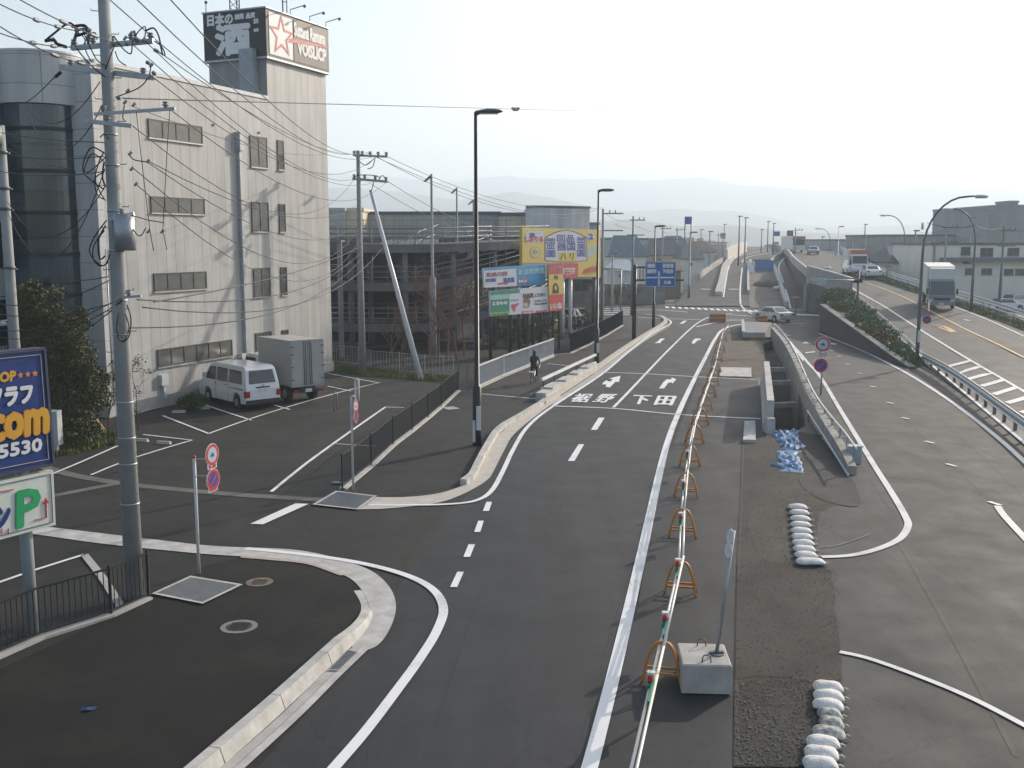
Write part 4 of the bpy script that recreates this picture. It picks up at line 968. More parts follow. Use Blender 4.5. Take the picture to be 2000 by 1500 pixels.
def lamp_arm(P, ztop, reach, label, m=STEEL_D, r=.1, grp='curved arm highway lamps', dy=0.0):
    t = thing('highway_lamp', label, 'street lamp', P, 0, grp)
    rise = min(3.2, ztop * .32); pts = [Vector((0, 0, 0)), Vector((0, 0, ztop * .3)), Vector((0, 0, ztop - rise))]
    for i in range(1, 9):
        a = i / 8 * pi / 2; pts.append(Vector((reach * .72 * (1 - cos(a)), dy * (1 - cos(a)), ztop - rise + rise * sin(a))))
    pts.append(Vector((reach * .85, dy * 1.05, ztop + .04)))
    mb = MB(); mb.tube(pts, [r * 1.2, r * 1.1, r * .8] + [r * .6] * (len(pts) - 3), 10); build(mb, 'pole', m, t)
    s_ = 1 if reach > 0 else -1; e = Vector((reach * .85, dy, ztop))
    mb = MB(); mb.ball((e.x + .38 * s_, e.y, e.z + .02), (.5, .17, .1), 12, 6); h = build(mb, 'lamp_head', STEEL_L, t)
    mb = MB(); mb.box(e.x + .1 * s_ - .01, e.x + .7 * s_ + .01, e.y - .1, e.y + .1, e.z - .1, e.z - .06) if s_ > 0 else mb.box(e.x - .7, e.x - .1, e.y - .1, e.y + .1, e.z - .1, e.z - .06)
    build(mb, 'lens', mat('lamp_lens', (.5, .52, .52)), h)
    return t
H1 = G(1790, 716); h1 = lamp_arm(H1, PH(384, H1), 3.4, 'tall curved arm lamp with round prohibition signs, standing at the end of the guardrail')
mb = MB(); z = PH(440, H1); mb.cyl((-.12, -.05, z - .25), .07, .4, 8); build(mb, 'sensor', STEEL_L, h1)
mb = MB(); mb.box(-.07, .07, -.2, -.1, PH(668, H1), PH(645, H1)); build(mb, 'control_box', STEEL_L, h1)
Hq = Vector((A(1903, 500, 86).x, 86, zh(86))); lamp_arm(Hq, PH(409, Hq) - Hq.z, -2.4, 'curved arm lamp leaning left above the box truck')
Hq = Vector((A(1765, 500, 128).x, 128, 2.0)); lamp_arm(Hq, PH(421, Hq) - Hq.z, -2.8, 'curved arm lamp leaning left in front of the long grey warehouse')
Hq = Vector((A(1620, 500, 190).x, 190, 3.0)); lamp_arm(Hq, PH(447, Hq) - Hq.z, -2.4, 'small far curved arm lamp left of the orange lorry')
Hq = Vector((A(1636, 500, 170).x, 170, 2.0)); lamp_straight(Hq, PH(443, Hq) - Hq.z, 'pale T shaped lamp rising behind the highway left of the orange lorry', r=.12, m=STEEL, grp=None)
for x, yt, Y, l in [(844, 340, 66, 'tall parking deck floodlight pole in front of the spiral ramp'), (893, 366, 84, 'parking deck floodlight pole right of the tall one'), (925, 389, 92, 'short parking deck floodlight almost hidden by the black lamp'), (1163, 450, 95, 'floodlight pole beside the white curved hall')]:
    P = Vector((A(x, 480, Y).x, Y, 0)); t = thing('floodlight_pole', l, 'floodlight'
, P, 0, 'floodlight poles of the parking ramp')
    h = PH(yt, P); mb = MB(); mb.tube([(0, 0, 0), (0, 0, 2.0 if Y > 70 else 5.2), (0, 0, 2.1 if Y > 70 else 5.3), (0, 0, h)], [.15, .14, .08, .06] if Y > 70 else [.24, .22, .1, .07], 10); build(mb, 'pole', STEEL_D if Y > 70 else POLE_C, t)
    mb = MB(); mb.add([(-.5, -.15, h - .45), (-.1, -.2, h - .1), (-.05, .2, h - .05), (-.45, .15, h - .4), (-.42, -.15, h - .5), (.02, -.2, h - .2), (.05, .2, h - .15), (-.4, .15, h - .5)], [(0, 1, 2, 3), (4, 7, 6, 5), (0, 4, 5, 1), (1, 5, 6, 2), (2, 6, 7, 3), (3, 7, 4, 0)]); build(mb, 'lamp_head', STEEL_D, t)

# ------------------------------------------------------------------ road signs
def no_parking(mb_list, c, r, nrm, root, kind):
    """round prohibition sign parts: red rim, field, slash"""
    c = Vector(c); n = Vector(nrm).normalized(); s_ = Vector((n.y, -n.x, 0)).normalized() * 1.0; u = n.cross(s_).normalized(); u = u if u.z > 0 else -u
    mb = MB(); mb.disc(c, r, n, 28, .015); pl = build(mb, 'sign_disc', SIGNWHITE, root)
    mb = MB(); k = 28; A1 = [c + n * .019 + (s_ * cos(2 * pi * i / k) + u * sin(2 * pi * i / k)) * r * .95 for i in range(k)]; A2 = [c + n * .019 + (s_ * cos(2 * pi * i / k) + u * sin(2 * pi * i / k)) * r * .70 for i in range(k)]
    mb.add(A1 + A2, [(i, (i + 1) % k, k + (i + 1) % k, k + i) for i in range(k)])
    if kind == 'stop':
        a = c + n * .023; d = (s_ - u).normalized() * r * .75; e = (s_ + u).normalized() * r * .11; mb.add([a - d - e, a - d + e, a + d + e, a + d - e], [(0, 1, 2, 3)])
        d2 = (s_ + u).normalized() * r * .75; e2 = (s_ - u).normalized() * r * .11; 
    build(mb, 'rim', RED, pl)
    mb = MB(); mb.add([c + n * .017 + (s_ * cos(2 * pi * i / k) + u * sin(2 * pi * i / k)) * r * .70 for i in range(k)], [tuple(range(k))]); build(mb, 'field', SIGNBLUE if kind == 'stop' else mat('sign_pale_blue', (.42, .52, .56), rough=.4), pl)
    if kind != 'stop':       # a small vehicle outline
        mb = MB(); q = c + n * .021
        for x0, x1, z0, z1 in ((-.26, .26, -.15, .02), (-.15, .12, .02, .16), (-.2, -.08, -.22, -.15), (.08, .2, -.22, -.15)): mb.add([q + s_ * x0 * r + u * z0 * r, q + s_ * x1 * r + u * z0 * r, q + s_ * x1 * r + u * z1 * r, q + s_ * x0 * r + u * z1 * r], [(0, 1, 2, 3)])
        build(mb, 'emblem', SIGNBLUE, pl)
    return pl
S1 = G(389, 1121)
s1 = thing('sign_post', 'white post with two elongated red round signs, beside the near fence and pole', 'road sign', S1)
mb = MB(); mb.tube([(0, 0, 0), (0, 0, PH(895, S1))], .035, 10); build(mb, 'post', STEEL_L, s1)
mb = MB(); mb.ball((0, 0, PH(893, S1)), .045, 8, 5); build(mb, 'cap', RED, s1)
nv = Vector((.95, -.31, 0)).normalized(); sv = Vector((.31, .95, 0)).normalized()
sx = Vector((A(415, 900, S1.y).x - S1.x, 0, 0))
mb = MB(); z1_ = PH(897, S1); z2_ = PH(930, S1); mb.bar((0, 0, z1_), (sx.x, 0, z1_), .025); mb.bar((0, 0, z2_), (sx.x, 0, z2_), .025); mb.bar((0, .0, z2_ - .05), (0, 0, z2_ + .05), .05); build(mb, 'bracket', STEEL, s1)
for (yy, kk) in ((887, 'x'), (936, 'stop')):
    no_parking(None, (sx.x, -.04, PH(yy, S1)), .25, nv, s1, kk)
for yy, tx in ((909, '8-20'), (953, '区間')):
    z = PH(yy, S1); c = Vector((sx.x, -.05, z)); mb = MB(); mb.bar(c - sv * .17, c + sv * .17, .012, .13); pl = build(mb, 'plate', SIGNWHITE, s1)
    mb = MB(); o_ = c + nv * .012; warp(mb, text_mesh(tx), o_ - sv * .13 + Vector((0, 0, .045)), o_ + sv * .13 + Vector((0, 0, .045)), o_ + sv * .13 - Vector((0, 0, .045)), o_ - sv * .13 - Vector((0, 0, .045)), fat=.006); build(mb, 'lettering', RED, pl)
S2 = G(690, 961)
s2 = thing('sign_post', 'white post with a sign seen edge-on, in front of the black mesh fence', 'road sign', S2)
mb = MB(); z = PH(776, S2); z0_ = PH(745, S2); mb.tube([(0, 0, 0), (0, 0, z), (.03, 0, z + .03), (.12, 0, z + .03)], .035, 8); build(mb, 'post', STEEL_L, s2)
mb = MB(); mb.tube([(.08, .3, PH(830, S2)), (.08, .3, z0_), (.14, .3, z0_ + .05), (.18, .3, z0_), (.18, .3, PH(785, S2))], .03, 8); build(mb, 'rail_loop', STEEL_L, s2)
for yy in (793, 812):
    nn = Vector((.97, -.22, 0)); no_parking(None, (.13, -.05, PH(yy, S2)), .2, nn, s2, 'stop' if yy > 800 else 'x')
mb = MB(); mb.bar((0, -.03, PH(816, S2)), (.13, -.05, PH(816, S2)), .05); build(mb, 'bracket', STEEL_L, s2)
for (base, Y, ya, yb, r, lab, lean) in (((1597, 772), 0, 672, 713, .34, 'grey post by the slip road with two round signs, the upper pale, the lower blue', 0),):
    S3 = G(1603, 772); s3 = thing('sign_post', lab, 'road sign', S3)
    mb = MB(); mb.tube([(0, 0, 0), (0, 0, PH(665, S3))], .04, 10); build(mb, 'post', STEEL, s3)
    no_parking(None, (-.03, -.1, PH(ya, S3)), .37, (-.1, -1, 0), s3, 'x'); no_parking(None, (-.09, -.1, PH(yb, S3)), .35, (-.1, -1, 0), s3, 'stop')
    mb = MB(); z = PH(692, S3); mb.box(-.2, .17, -.12, -.1, z - .09, z + .09); pp = build(mb, 'plate', mat('plate_grey', (.35, .35, .34)), s3)
    mb = MB(); warp(mb, text_mesh('8-20'), (-.15, -.125, z + .05), (.12, -.125, z + .05), (.12, -.125, z - .05), (-.15, -.125, z - .05)); build(mb, 'lettering', SIGNWHITE, pp)
no_parking(None, (A(1809, 624, H1.y).x - H1.x, -.1, PH(624, H1)), .27, (-.25, -1, 0), h1, 'stop')
mb = MB(); p_ = A(1811, 598, H1.y) - H1; mb.disc((p_.x, -.2, p_.z), .3, (.85, -.5, 0), 20, .02); mb.bar((0, 0, p_.z), (p_.x, -.2, p_.z), .04); q_ = A(1809, 624, H1.y) - H1; mb.bar((0, 0, q_.z), (q_.x, -.08, q_.z), .04); build(mb, 'mirror', mat('pink_white_sign', (.5, .36, .35), rough=.4), h1)
# gantry with the blue direction sign
S4 = G(1238, 662); s4 = thing('direction_sign', 'blue overhead direction sign on a black cantilever post before the junction', 'road sign', S4)
mb = MB(); mb.tube([(0, 0, 0), (0, 0, PH(517, S4))], [.17, .14], 12); build(mb, 'post', BLACK_M, s4)
mb = MB(); xa = A(1335, 550, S4.y).x - S4.x
for yy in (522, 547): mb.bar((0, 0, PH(yy, S4)), (xa * (1 if yy == 547 else .3), 0, PH(yy, S4)), .13)
for x in (1243, 1250, 1256): xx = A(x, 530, S4.y).x - S4.x; mb.bar((xx, 0, PH(522, S4)), (xx, 0, PH(547, S4)), .05)
build(mb, 'bracket', BLACK_M, s4)
x0 = A(1260, 530, S4.y).x - S4.x; x1 = A(1319, 530, S4.y).x - S4.x; z1 = PH(511, S4); z0 = PH(560, S4)
mb = MB(); mb.box(x0, x1, -.2, -.14, z0, z1); bd = build(mb, 'board', mat('direction_blue', (.012, .13, .42), rough=.4, var=.05), s4)
def bx(u0, u1, v0, v1, y=-.206): return [(x0 + (x1 - x0) * u0, y, z0 + (z1 - z0) * v1), (x0 + (x1 - x0) * u1, y, z0 + (z1 - z0) * v1), (x0 + (x1 - x0) * u1, y, z0 + (z1 - z0) * v0), (x0 + (x1 - x0) * u0, y, z0 + (z1 - z0) * v0)]
mb = MB()
for r_ in (bx(.04, .96, .34, .40), bx(.42, .48, .05, .62), ): mb.add(r_, [(0, 1, 2, 3)])
e_ = .035
for r_ in (bx(.01, .99, .975, .99), bx(.01, .99, .01, .025), bx(.01, .022, .025, .975), bx(.978, .99, .025, .975)): mb.add(r_, [(0, 1, 2, 3)])
build(mb, 'arrow', SIGNWHITE, bd)
mb = MB()
for tx, r_ in (('御殿', bx(.06, .32, .76, .92)), ('裾野市', bx(.06, .36, .54, .70)), ('沼津港', bx(.56, .92, .76, .92)), ('下田市', bx(.56, .92, .54, .70)), ('三島', bx(.62, .84, .12, .24))):
    warp(mb, text_mesh(tx), *r_, fat=.02)
build(mb, 'lettering', SIGNWHITE, bd)
# sign on the concrete block
CB = G(1383, 1362)
cbx0 = G(1331, 1357).x; cbx1 = G(1431, 1364).x; hh = .5
cb = thing('concrete_block', 'square concrete counterweight block with lifting loops beside the orange barriers', 'concrete block', Vector((cbx0, G(1331, 1357).y, .03)), -.06)
w_ = cbx1 - cbx0; mb = MB()
bv = .025
vsb = [];
for z, i_ in ((0, 0), (hh - bv, 0), (hh, bv)):
    vsb += [(i_, i_, z), (w_ - i_, i_, z), (w_ - i_, .95 - i_, z), (i_, .95 - i_, z)]
mb.add(vsb, [(0, 3, 2, 1), (8, 9, 10, 11)] + [(a + k * 4, (a + 1) % 4 + k * 4, (a + 1) % 4 + 4 + k * 4, a + 4 + k * 4) for k in (0, 1) for a in range(4)])
build(mb, 'block', mat('block_concrete', (.43, .41, .375), rough=.9, var=.2, scale=2.5, bump=.4, bscale=22, grain=.15, gscale=70), cb)
for yy in (.12, .82):
    mb = MB(); mb.tube([(w_ * .42, yy, hh - .02), (w_ * .42, yy, hh + .07), (w_ * .45, yy, hh + .12), (w_ * .52, yy, hh + .13), (w_ * .58, yy, hh + .1), (w_ * .6, yy, hh - .02)], .011, 6); build(mb, 'lifting_loop', STEEL_D, cb)
S5 = cb.location + Vector((w_ * .80, .45, hh)); s5 = thing('sign_post', 'leaning grey post on the concrete block, its two small round signs seen edge-on', 'road sign', S5)
tp = A(1433, 1036, S5.y + .25) - S5
mb = MB(); mb.tube([(0, 0, .02), tp], .033, 10); build(mb, 'post', STEEL, s5)
mb = MB(); mb.cyl((0, 0, 0), .13, .02, 14); mb.bar((-.12, 0, .03), (.12, .02, .03), .07, .03); build(mb, 'foot_plate', STEEL_D, s5)
for yy in (1048, 1075):
    c = A(1427 if yy < 1060 else 1424, yy, S5.y + .2) - S5; mb = MB(); mb.disc(c, .13, (-.93, -.2, .12), 20, .015); pl = build(mb, 'sign_disc', SIGNWHITE, s5)
    mb = MB(); mb.bar(c, (tp * ((c.z) / tp.z)), .02); build(mb, 'bracket', STEEL_D, pl)
# ------------------------------------------------------------------ fences and rails
def bars_fence(name, label, pts_px, h, m, bar_gap=.13, bar_r=.008, posts_px=None, rail=.022, base=True, cat='fence', z0=.02, foot=.1, top_round=False, fine=None, foot_m=None):
    P = [G(x, y) for x, y in pts_px]; O = P[0].copy(); t = thing(name, label, cat, O)
    loc = [p - O for p in P]; mbR = MB(); mbB = MB()
    acc = []
    for a, b in zip(loc, loc[1:]):
        n = max(1, int((b - a).length / bar_gap))
        for i in range(n): acc.append(a.lerp(b, i / n))
    acc.append(loc[-1])
    up_ = Vector((0, 0, 1))
    for a, b in zip(loc, loc[1:]):
        mbR.bar(a + up_ * (h + z0), b + up_ * (h + z0), rail * 1.3, rail); mbR.bar(a + up_ * (z0 + foot), b + up_ * (z0 + foot), rail, rail)
    for p in acc: mbB.bar(p + up_ * (z0 + foot), p + up_ * (h + z0 - rail * .5), bar_r * 2, bar_r * 2)
    r = build(mbR, 'rail', m, t)
    pb = build(mbB, 'balusters', m, t)
    if fine:
        f_ = MB()
        for a, b in zip(loc, loc[1:]):
            k = int((h - foot) / fine)
            for i in range(1, k): f_.bar(a + up_ * (z0 + foot + i * fine), b + up_ * (z0 + foot + i * fine), .004, .004)
        build(f_, 'mesh_panel', m, t)
    posts = [G(x, y) for x, y in posts_px] if posts_px else P
    for p in posts:
        q = p - O; mb = MB(); mb.bar(q + Vector((0, 0, 0)), q + Vector((0, 0, h + z0 + .06)), .05, .05); build(mb, 'post', m, t)
    if base:
        mb = MB(); wall_path(mb, offs([Vector((p.x, p.y, 0)) for p in loc], 0.0), .24, 0, .06); build(mb, 'footing', foot_m or CONC, t)
    return t
bars_fence('pavement_fence', 'black upright-bar fence below the blue signboard, nearest the viewer', [(290, 1170), (217, 1204), (80, 1247), (-40, 1300), (-330, 1440)], .98, BLACK_M, .115, .008, rail=.035, posts_px=[(291, 1169), (218, 1203), (-20, 1292)])
bars_fence('mesh_fence', 'long black mesh fence between the parking lot and the wide pavement', [(669, 957), (725, 911), (768, 870), (805, 842), (836, 817), (862, 795), (895, 764)], 1.05, BLACK_M, .075, .0045, fine=.11, foot_m=CONC_L)
lid = thing('loose_fitting', 'small black and chrome fitting lying at the foot of the mesh fence', 'fitting', G(656, 946))
mb = MB(); mb.ball((0, 0, .05), (.14, .06, .05), 10, 5); mb.tube([(.1, 0, .05), (.35, .03, .04)], .03, 6); build(mb, 'body', STEEL, lid)
bars_fence('gate', 'short grey gate closing the gap between mesh fence and white railing', [(896, 764), (914, 768), (934, 768)], 1.35, STEEL_D, .1, .006, base=False, cat='gate')
bars_fence('bridge_railing', 'white topped metal railing with close balusters beside the cyclist', [(935, 758), (985, 735), (1035, 715), (1081, 696)], 1.15, STEEL_L, .14, .014, rail=.07, foot_m=mat('buff_kerb', (.50, .455, .40)))
bars_fence('mesh_fence', 'dark mesh fence beyond the white railing, bending round the pavement', [(1082, 694), (1113, 691), (1150, 674), (1185, 655), (1216, 636)], 1.35, BLACK_M, .09, .012, fine=.07, foot_m=mat('buff_kerb', (.50, .455, .40)))
bars_fence('chain_fence', 'low galvanised fence along the grass below the spiral ramp', [(643, 708), (700, 714), (725, 722), (780, 727), (830, 733), (866, 735), (886, 735)], 1.1, STEEL, .22, .008, base=False, fine=.2)
dr = thing('double_rail', 'white double pipe rail on the stepped kerb beside the new lane', 'guardrail', G(1058, 772))
O_ = dr.location.copy(); e1 = G(1163, 718) - O_
for z in (.78, .32):
    mb = MB(); mb.bar(Vector((0, 0, z)), e1 + Vector((0, 0, z)), .11, .13); build(mb, 'rail', mat('rail_white', (.72, .72, .71), rough=.4), dr)
for t in (.02, .2, .4, .6, .8, .97):
    mb = MB(); p = e1 * t; mb.bar(p, p + Vector((0, 0, .78)), .07, .09); build(mb, 'post', STEEL_D, dr)
# highway guardrail, near right
def wbeam(mb, pts, z, h=.35):
    prof = [(.0, -h / 2), (.06, -h / 3), (.0, -h / 8), (.0, h / 8), (.06, h / 3), (.0, h / 2)]
    k = len(mb.v); n = len(prof)
    for i, p in enumerate(pts):
        t = pts[min(i + 1, len(pts) - 1)] - pts[max(i - 1, 0)]; nn = Vector((-t.y, t.x, 0)).normalized()
        for o_, q in prof: mb.v.append(tuple(p + nn * o_ + Vector((0, 0, z + q))))
    for i in range(len(pts) - 1):
        for j in range(n - 1): mb.f.append((k + i * n + j, k + i * n + j + 1, k + (i + 1) * n + j + 1, k + (i + 1) * n + j)); mb.sm.append(False)
    return mb
grp = gp([(1800, 716), (1850, 745), (1900, 782), (1950, 822), (2000, 862), (2060, 915), (2140, 990)], 0, 5)
gr = thing('guardrail', 'galvanised guardrail on brown posts between slip road and hatched highway edge', 'guardrail', grp[0])
lp = [p - grp[0] for p in grp]
mb = MB(); wbeam(mb, lp, .62, .38); mb.tube([p + Vector((0.02, 0, .83)) for p in lp], .03, 6); build(mb, 'beam', STEEL, gr)
ln = 0; nxt = 0
for a, b in zip(lp, lp[1:]):
    L_ = (b - a).length
    while nxt <= ln + L_:
        p = a.lerp(b, (nxt - ln) / L_); mb = MB(); mb.bar(p + Vector((.12, 0, 0)), p + Vector((.12, 0, .72)), .11, .11); build(mb, 'post', mat('rust_brown_post', (.16, .12, .09), rough=.8, var=.3), gr); nxt += 2.0
    ln += L_
mb = MB(); wall_path(mb, [p + Vector((.12, 0, 0)) for p in lp], .5, 0, .05); build(mb, 'footing', CONC_D, gr)
# kerb between hatch strip and guardrail shadows; right hand guardrail of the highway with grass verge
rp = [Vector((x, y, zh(y))) for x, y in HR]; rp = smooth(rp, 5); rp = [Vector((p.x, p.y, zh(p.y))) for p in rp if p.y < 330]
g2 = thing('guardrail', 'long pale guardrail curving along the right side of the highway', 'guardrail', rp[0])
mb = MB(); wbeam(mb, [p - rp[0] for p in offs(rp, -.9)], .75, .4); build(mb, 'beam', STEEL_L, g2)
mb = MB(); wbeam(mb, [p - rp[0] for p in offs(rp, -1.0)], .3, .14); build(mb, 'lower_beam', STEEL_L, g2)
for i in range(0, len(rp), 1):
    if rp[i].y > 150: break
    p = offs(rp, -1.05)[i] - rp[0]; mb = MB(); mb.bar(p, p + Vector((0, 0, .85)), .1); build(mb, 'post', STEEL, g2)
# left guardrail of the highway above the bushes
lq = [Vector((x, y, 0)) for x, y in HL]; lq = smooth(lq, 6); lq = [Vector((p.x + .15, p.y, zh(p.y))) for p in lq if 61 < p.y < 97]
g3 = thing('guardrail', 'thin pale guardrail between the bushes and the highway', 'guardrail', lq[0])
mb = MB(); wbeam(mb, [p - lq[0] for p in lq], .35, .16); build(mb, 'beam', STEEL_L, g3)
for p in lq[::2]: mb = MB(); mb.bar(p - lq[0], p - lq[0] + Vector((0, 0, .45)), .07); build(mb, 'post', STEEL, g3)
# far parapet of the highway
fq = [Vector((x - .1, y, zh(y))) for x, y in HL if y > 112 and y < 320]; fq = smooth(fq, 5)
mb = MB(); wall_path(mb, fq, .3, -.3, .75); struct(mb, 'highway_parapet', CONC)

# retaining wall and planting between slip road and highway
wb = [(1605, 648), (1650, 668), (1700, 690), (1745, 707), (1782, 720)]; wt = [2.25, 1.55, .95, .42, .06]
W0 = [G(x, y) for x, y in wb]
rwl = thing('retaining_wall', 'dark wedge shaped retaining wall tapering down beside the slip road', 'retaining wall', W0[0])
mb = MB(); wl_ = [p - W0[0] for p in W0]
wall_path(mb, wl_, .35, 0, lambda t: lerp_tab([(i / 4, wt[i]) for i in range(5)], t)); build(mb, 'wall', mat('black_wall', (.035, .034, .036), rough=.75, var=.35, scale=1.5, bump=.5, bscale=10), rwl)
mb = MB(); tp_ = [wl_[i] + Vector((0, 0, wt[i])) for i in range(5)]; wall_path(mb, tp_, .45, 0, .07); build(mb, 'coping', CONC_D, rwl)
mb = MB(); mb.bar(wl_[0] + Vector((0, 0, 0)), wl_[0] + Vector((3.6, 6.5, 0)) * 1.9, .3, .02)
mb = MB(); vs = [wl_[0] + Vector((0, 0, 0)), wl_[0] + Vector((3.4, 12, 0)), wl_[0] + Vector((3.4, 12, 3.0)), wl_[0] + Vector((0, 0, 2.2))]; mb.add(vs, [(0, 1, 2, 3)]); mb.add([v + Vector((.3, 0, 0)) for v in vs], [(3, 2, 1, 0)]); build(mb, 'end_wall', mat('black_wall', (.035, .034, .036)), rwl)
mb = MB(); c = A(1614, 632, W0[0].y + .2) - W0[0]; mb.box(c.x - .04, c.x + .04, -.3, -.2, c.z - .35, c.z + .35); build(mb, 'reflector', SIGNWHITE, rwl)
bank = MB(); A1 = [W0[i] + Vector((.1, .2, wt[i] - .05)) for i in range(5)]
A2 = [S(x, y, zh, .03) + Vector((-.1, 0, 0)) for x, y in ((1651, 560), (1674, 586), (1700, 614), (1740, 648), (1786, 690))]
bank.strip(A1, A2); struct(bank, 'bank', GRASS_G)

# ------------------------------------------------------------------ leaves and plants
def leaf_cloud(mb, c, rad, n, size, rng, flat=.0):
    c = Vector(c)
    for _ in range(n):
        while True:
            d = Vector((rng.uniform(-1, 1), rng.uniform(-1, 1), rng.uniform(-1, 1)))
            if d.length < 1: break
        d = d * (.55 + .45 * rng.random()) / max(d.length, .35) * (d.length ** .5)
        p = c + Vector((d.x * rad[0], d.y * rad[1], d.z * rad[2]))
        a = Vector((rng.gauss(0, 1), rng.gauss(0, 1), rng.gauss(0, .7))).normalized(); b = a.orthogonal().normalized()
        s_ = size * rng.uniform(.5, 1.3); q = a.cross(b)
        t = rng.uniform(0, 6.28); e = (b * cos(t) + q * sin(t)) * s_; f = (q * cos(t) - b * sin(t)) * s_ * .55
        mb.add([p - e, p - f, p + e, p + f], [(0, 1, 2, 3)])
def shrub(name, label, base, blobs, m, size, dens, grp=None, seed=1, twigs=True, cat='shrub'):
    rng = random.Random(seed); t = thing(name, label, cat, base, 0, grp)
    mb = MB()
    for (x, y, z, rx, ry, rz_) in blobs:
        leaf_cloud(mb, (x, y, z), (rx, ry, rz_), int(dens * rx * rz_ * 4), size, rng)
        for k in range(5):
            d = Vector((rng.uniform(-1, 1), rng.uniform(-1, 1), rng.uniform(-.6, 1))).normalized(); r_ = rng.uniform(.25, .45)
            leaf_cloud(mb, (x + d.x * rx, y + d.y * ry, z + d.z * rz_), (rx * r_, ry * r_, rz_ * r_), int(dens * rx * rz_ * .35), size, rng)
    build(mb, 'foliage', m, t)
    if twigs:
        mb = MB()
        for (x, y, z, rx, ry, rz_) in blobs:
            for k in range(3): mb.tube([(x * .6 + rng.uniform(-.2, .2), y, 0), (x + rng.uniform(-.3, .3) * rx, y + rng.uniform(-.3, .3) * ry, z + rz_ * .5)], [.04, .012], 5)
        build(mb, 'stems', mat('twig_bark', (.10, .075, .055), rough=.9), t)
    return t
LF1 = leafy('olive_leaves', (.022, .032, .010), (.075, .085, .022), (.17, .13, .04))
LF2 = leafy('green_leaves', (.045, .075, .02), (.11, .17, .05), (.19, .20, .08))
LF3 = leafy('dry_leaves', (.07, .045, .02), (.16, .10, .035), (.22, .17, .06))
Bt = Vector((A(110, 860, 38).x, 38.0, 0))
def bb(px, py, Y, rx, rz_, ry=.8): p = A(px, py, Y) - Bt; return (p.x, p.y, p.z, rx, ry, rz_)
ivy = shrub('ivy_mound', 'tall mound of dark olive ivy filling the corner behind the signboard', Bt, [bb(75, 620, 39, 1.1, 1.1), bb(60, 700, 39, 1.2, 1.2), bb(120, 650, 38.5, 1.0, 1.1), bb(110, 740, 38.5, 1.2, 1.2), bb(150, 700, 38, .8, 1.2), bb(150, 790, 37.5, .9, 1.0), bb(90, 820, 38, 1.2, .9), bb(60, 580, 39.5, .7, .6), bb(160, 840, 37, .8, .5), bb(185, 770, 38, .55, .9)], leafy('ivy_leaves', (.035, .04, .012), (.10, .105, .03), (.20, .15, .05)), .06, 620, seed=4, cat='bush')
Bs = G(375, 800); shrub('low_shrub', 'small round green shrub against the facade beside the white van', Bs, [(-.2, 0, .35, .55, .4, .35), (.35, .1, .4, .5, .4, .32), (0, -.1, .5, .45, .35, .3)], LF2, .05, 900, seed=8)
# bare young tree by the wall, small spray shrub
def bare_tree(name, label, base, h, m, seed, spread=.5, levels=4, r0=.05, lean=(0, 0), grp=None, sub=3, leaf=None):
    rng = random.Random(seed); t = thing(name, label, 'tree', base, 0, grp); tr = MB(); br = MB(); tips = []
    def grow(p, d, L_, r, lv, mb):
        q = p + d * L_ * .5 + Vector((rng.uniform(-.05, .05), rng.uniform(-.05, .05), 0)) * L_; e = q + (d + Vector((rng.uniform(-.2, .2), rng.uniform(-.2, .2), .05))).normalized() * L_ * .5
        mb.tube([p, q, e], [r, r * .8, r * .6], 6 if lv > 2 else 4, caps=False)
        if lv == 0: tips.append(e); return
        for k in range(sub):
            nd = (d + Vector((rng.uniform(-1, 1), rng.uniform(-1, 1), rng.uniform(-.2, .6))) * spread * 1.4).normalized()
            grow(p.lerp(e, rng.uniform(.55, 1)), nd, L_ * rng.uniform(.6, .8), r * .55, lv - 1, br)
    grow(Vector((0, 0, 0)), Vector((lean[0], lean[1], 1)).normalized(), h * .38, r0, levels, tr)
    build(tr, 'trunk', m, t); build(br, 'branches', m, t)
    if leaf:
        mb = MB()
        for e in tips: leaf_cloud(mb, e, (.2, .2, .15), 6, .05, rng)
        build(mb, 'leaves', leaf, t)
    return t
BARK = mat('bare_bark', (.10, .065, .05), rough=.9, var=.3)
bare_tree('young_tree', 'thin nearly bare young tree between the ivy and the facade', G(212, 850), 3.4, BARK, 5, .45, 4, .035, leaf=LF1)
bare_tree('young_tree', 'sparse twiggy sapling just right of the laden pole', G(245, 845) + Vector((.3, .6, 0)), 2.8, BARK, 9, .5, 4, .03, leaf=LF3)
for i, (x, y, hgt, sd) in enumerate([(870, 705, 7.5, 2), (905, 700, 6.5, 3), (800, 712, 4.2, 6), (760, 716, 3.6, 7), (835, 712, 4.5, 12), (930, 705, 5.5, 14), (890, 712, 5.0, 31), (780, 712, 3.4, 33), (853, 706, 6.8, 35)]):
    p = G(x, y); p.y += 1.5
    bare_tree('bare_tree', ['tallest bare reddish tree in front of the spiral ramp', 'second bare tree, just left of the tall black lamp', 'low bare thicket tree right of the slanting strut', 'low bare bush tree between pole and strut', 'bare bush tree just left of the floodlight pole base', 'bare tree behind the black lamp under the green advert board', 'bare tree between the two tallest bare trees', 'lowest bare bush right beside the slanting strut', 'slim bare tree overlapping the tall floodlight pole'][i], p, hgt, mat('red_bark', (.19, .10, .075), rough=.9, var=.3), sd, .66, 5, .085, grp='bare trees below the spiral ramp')
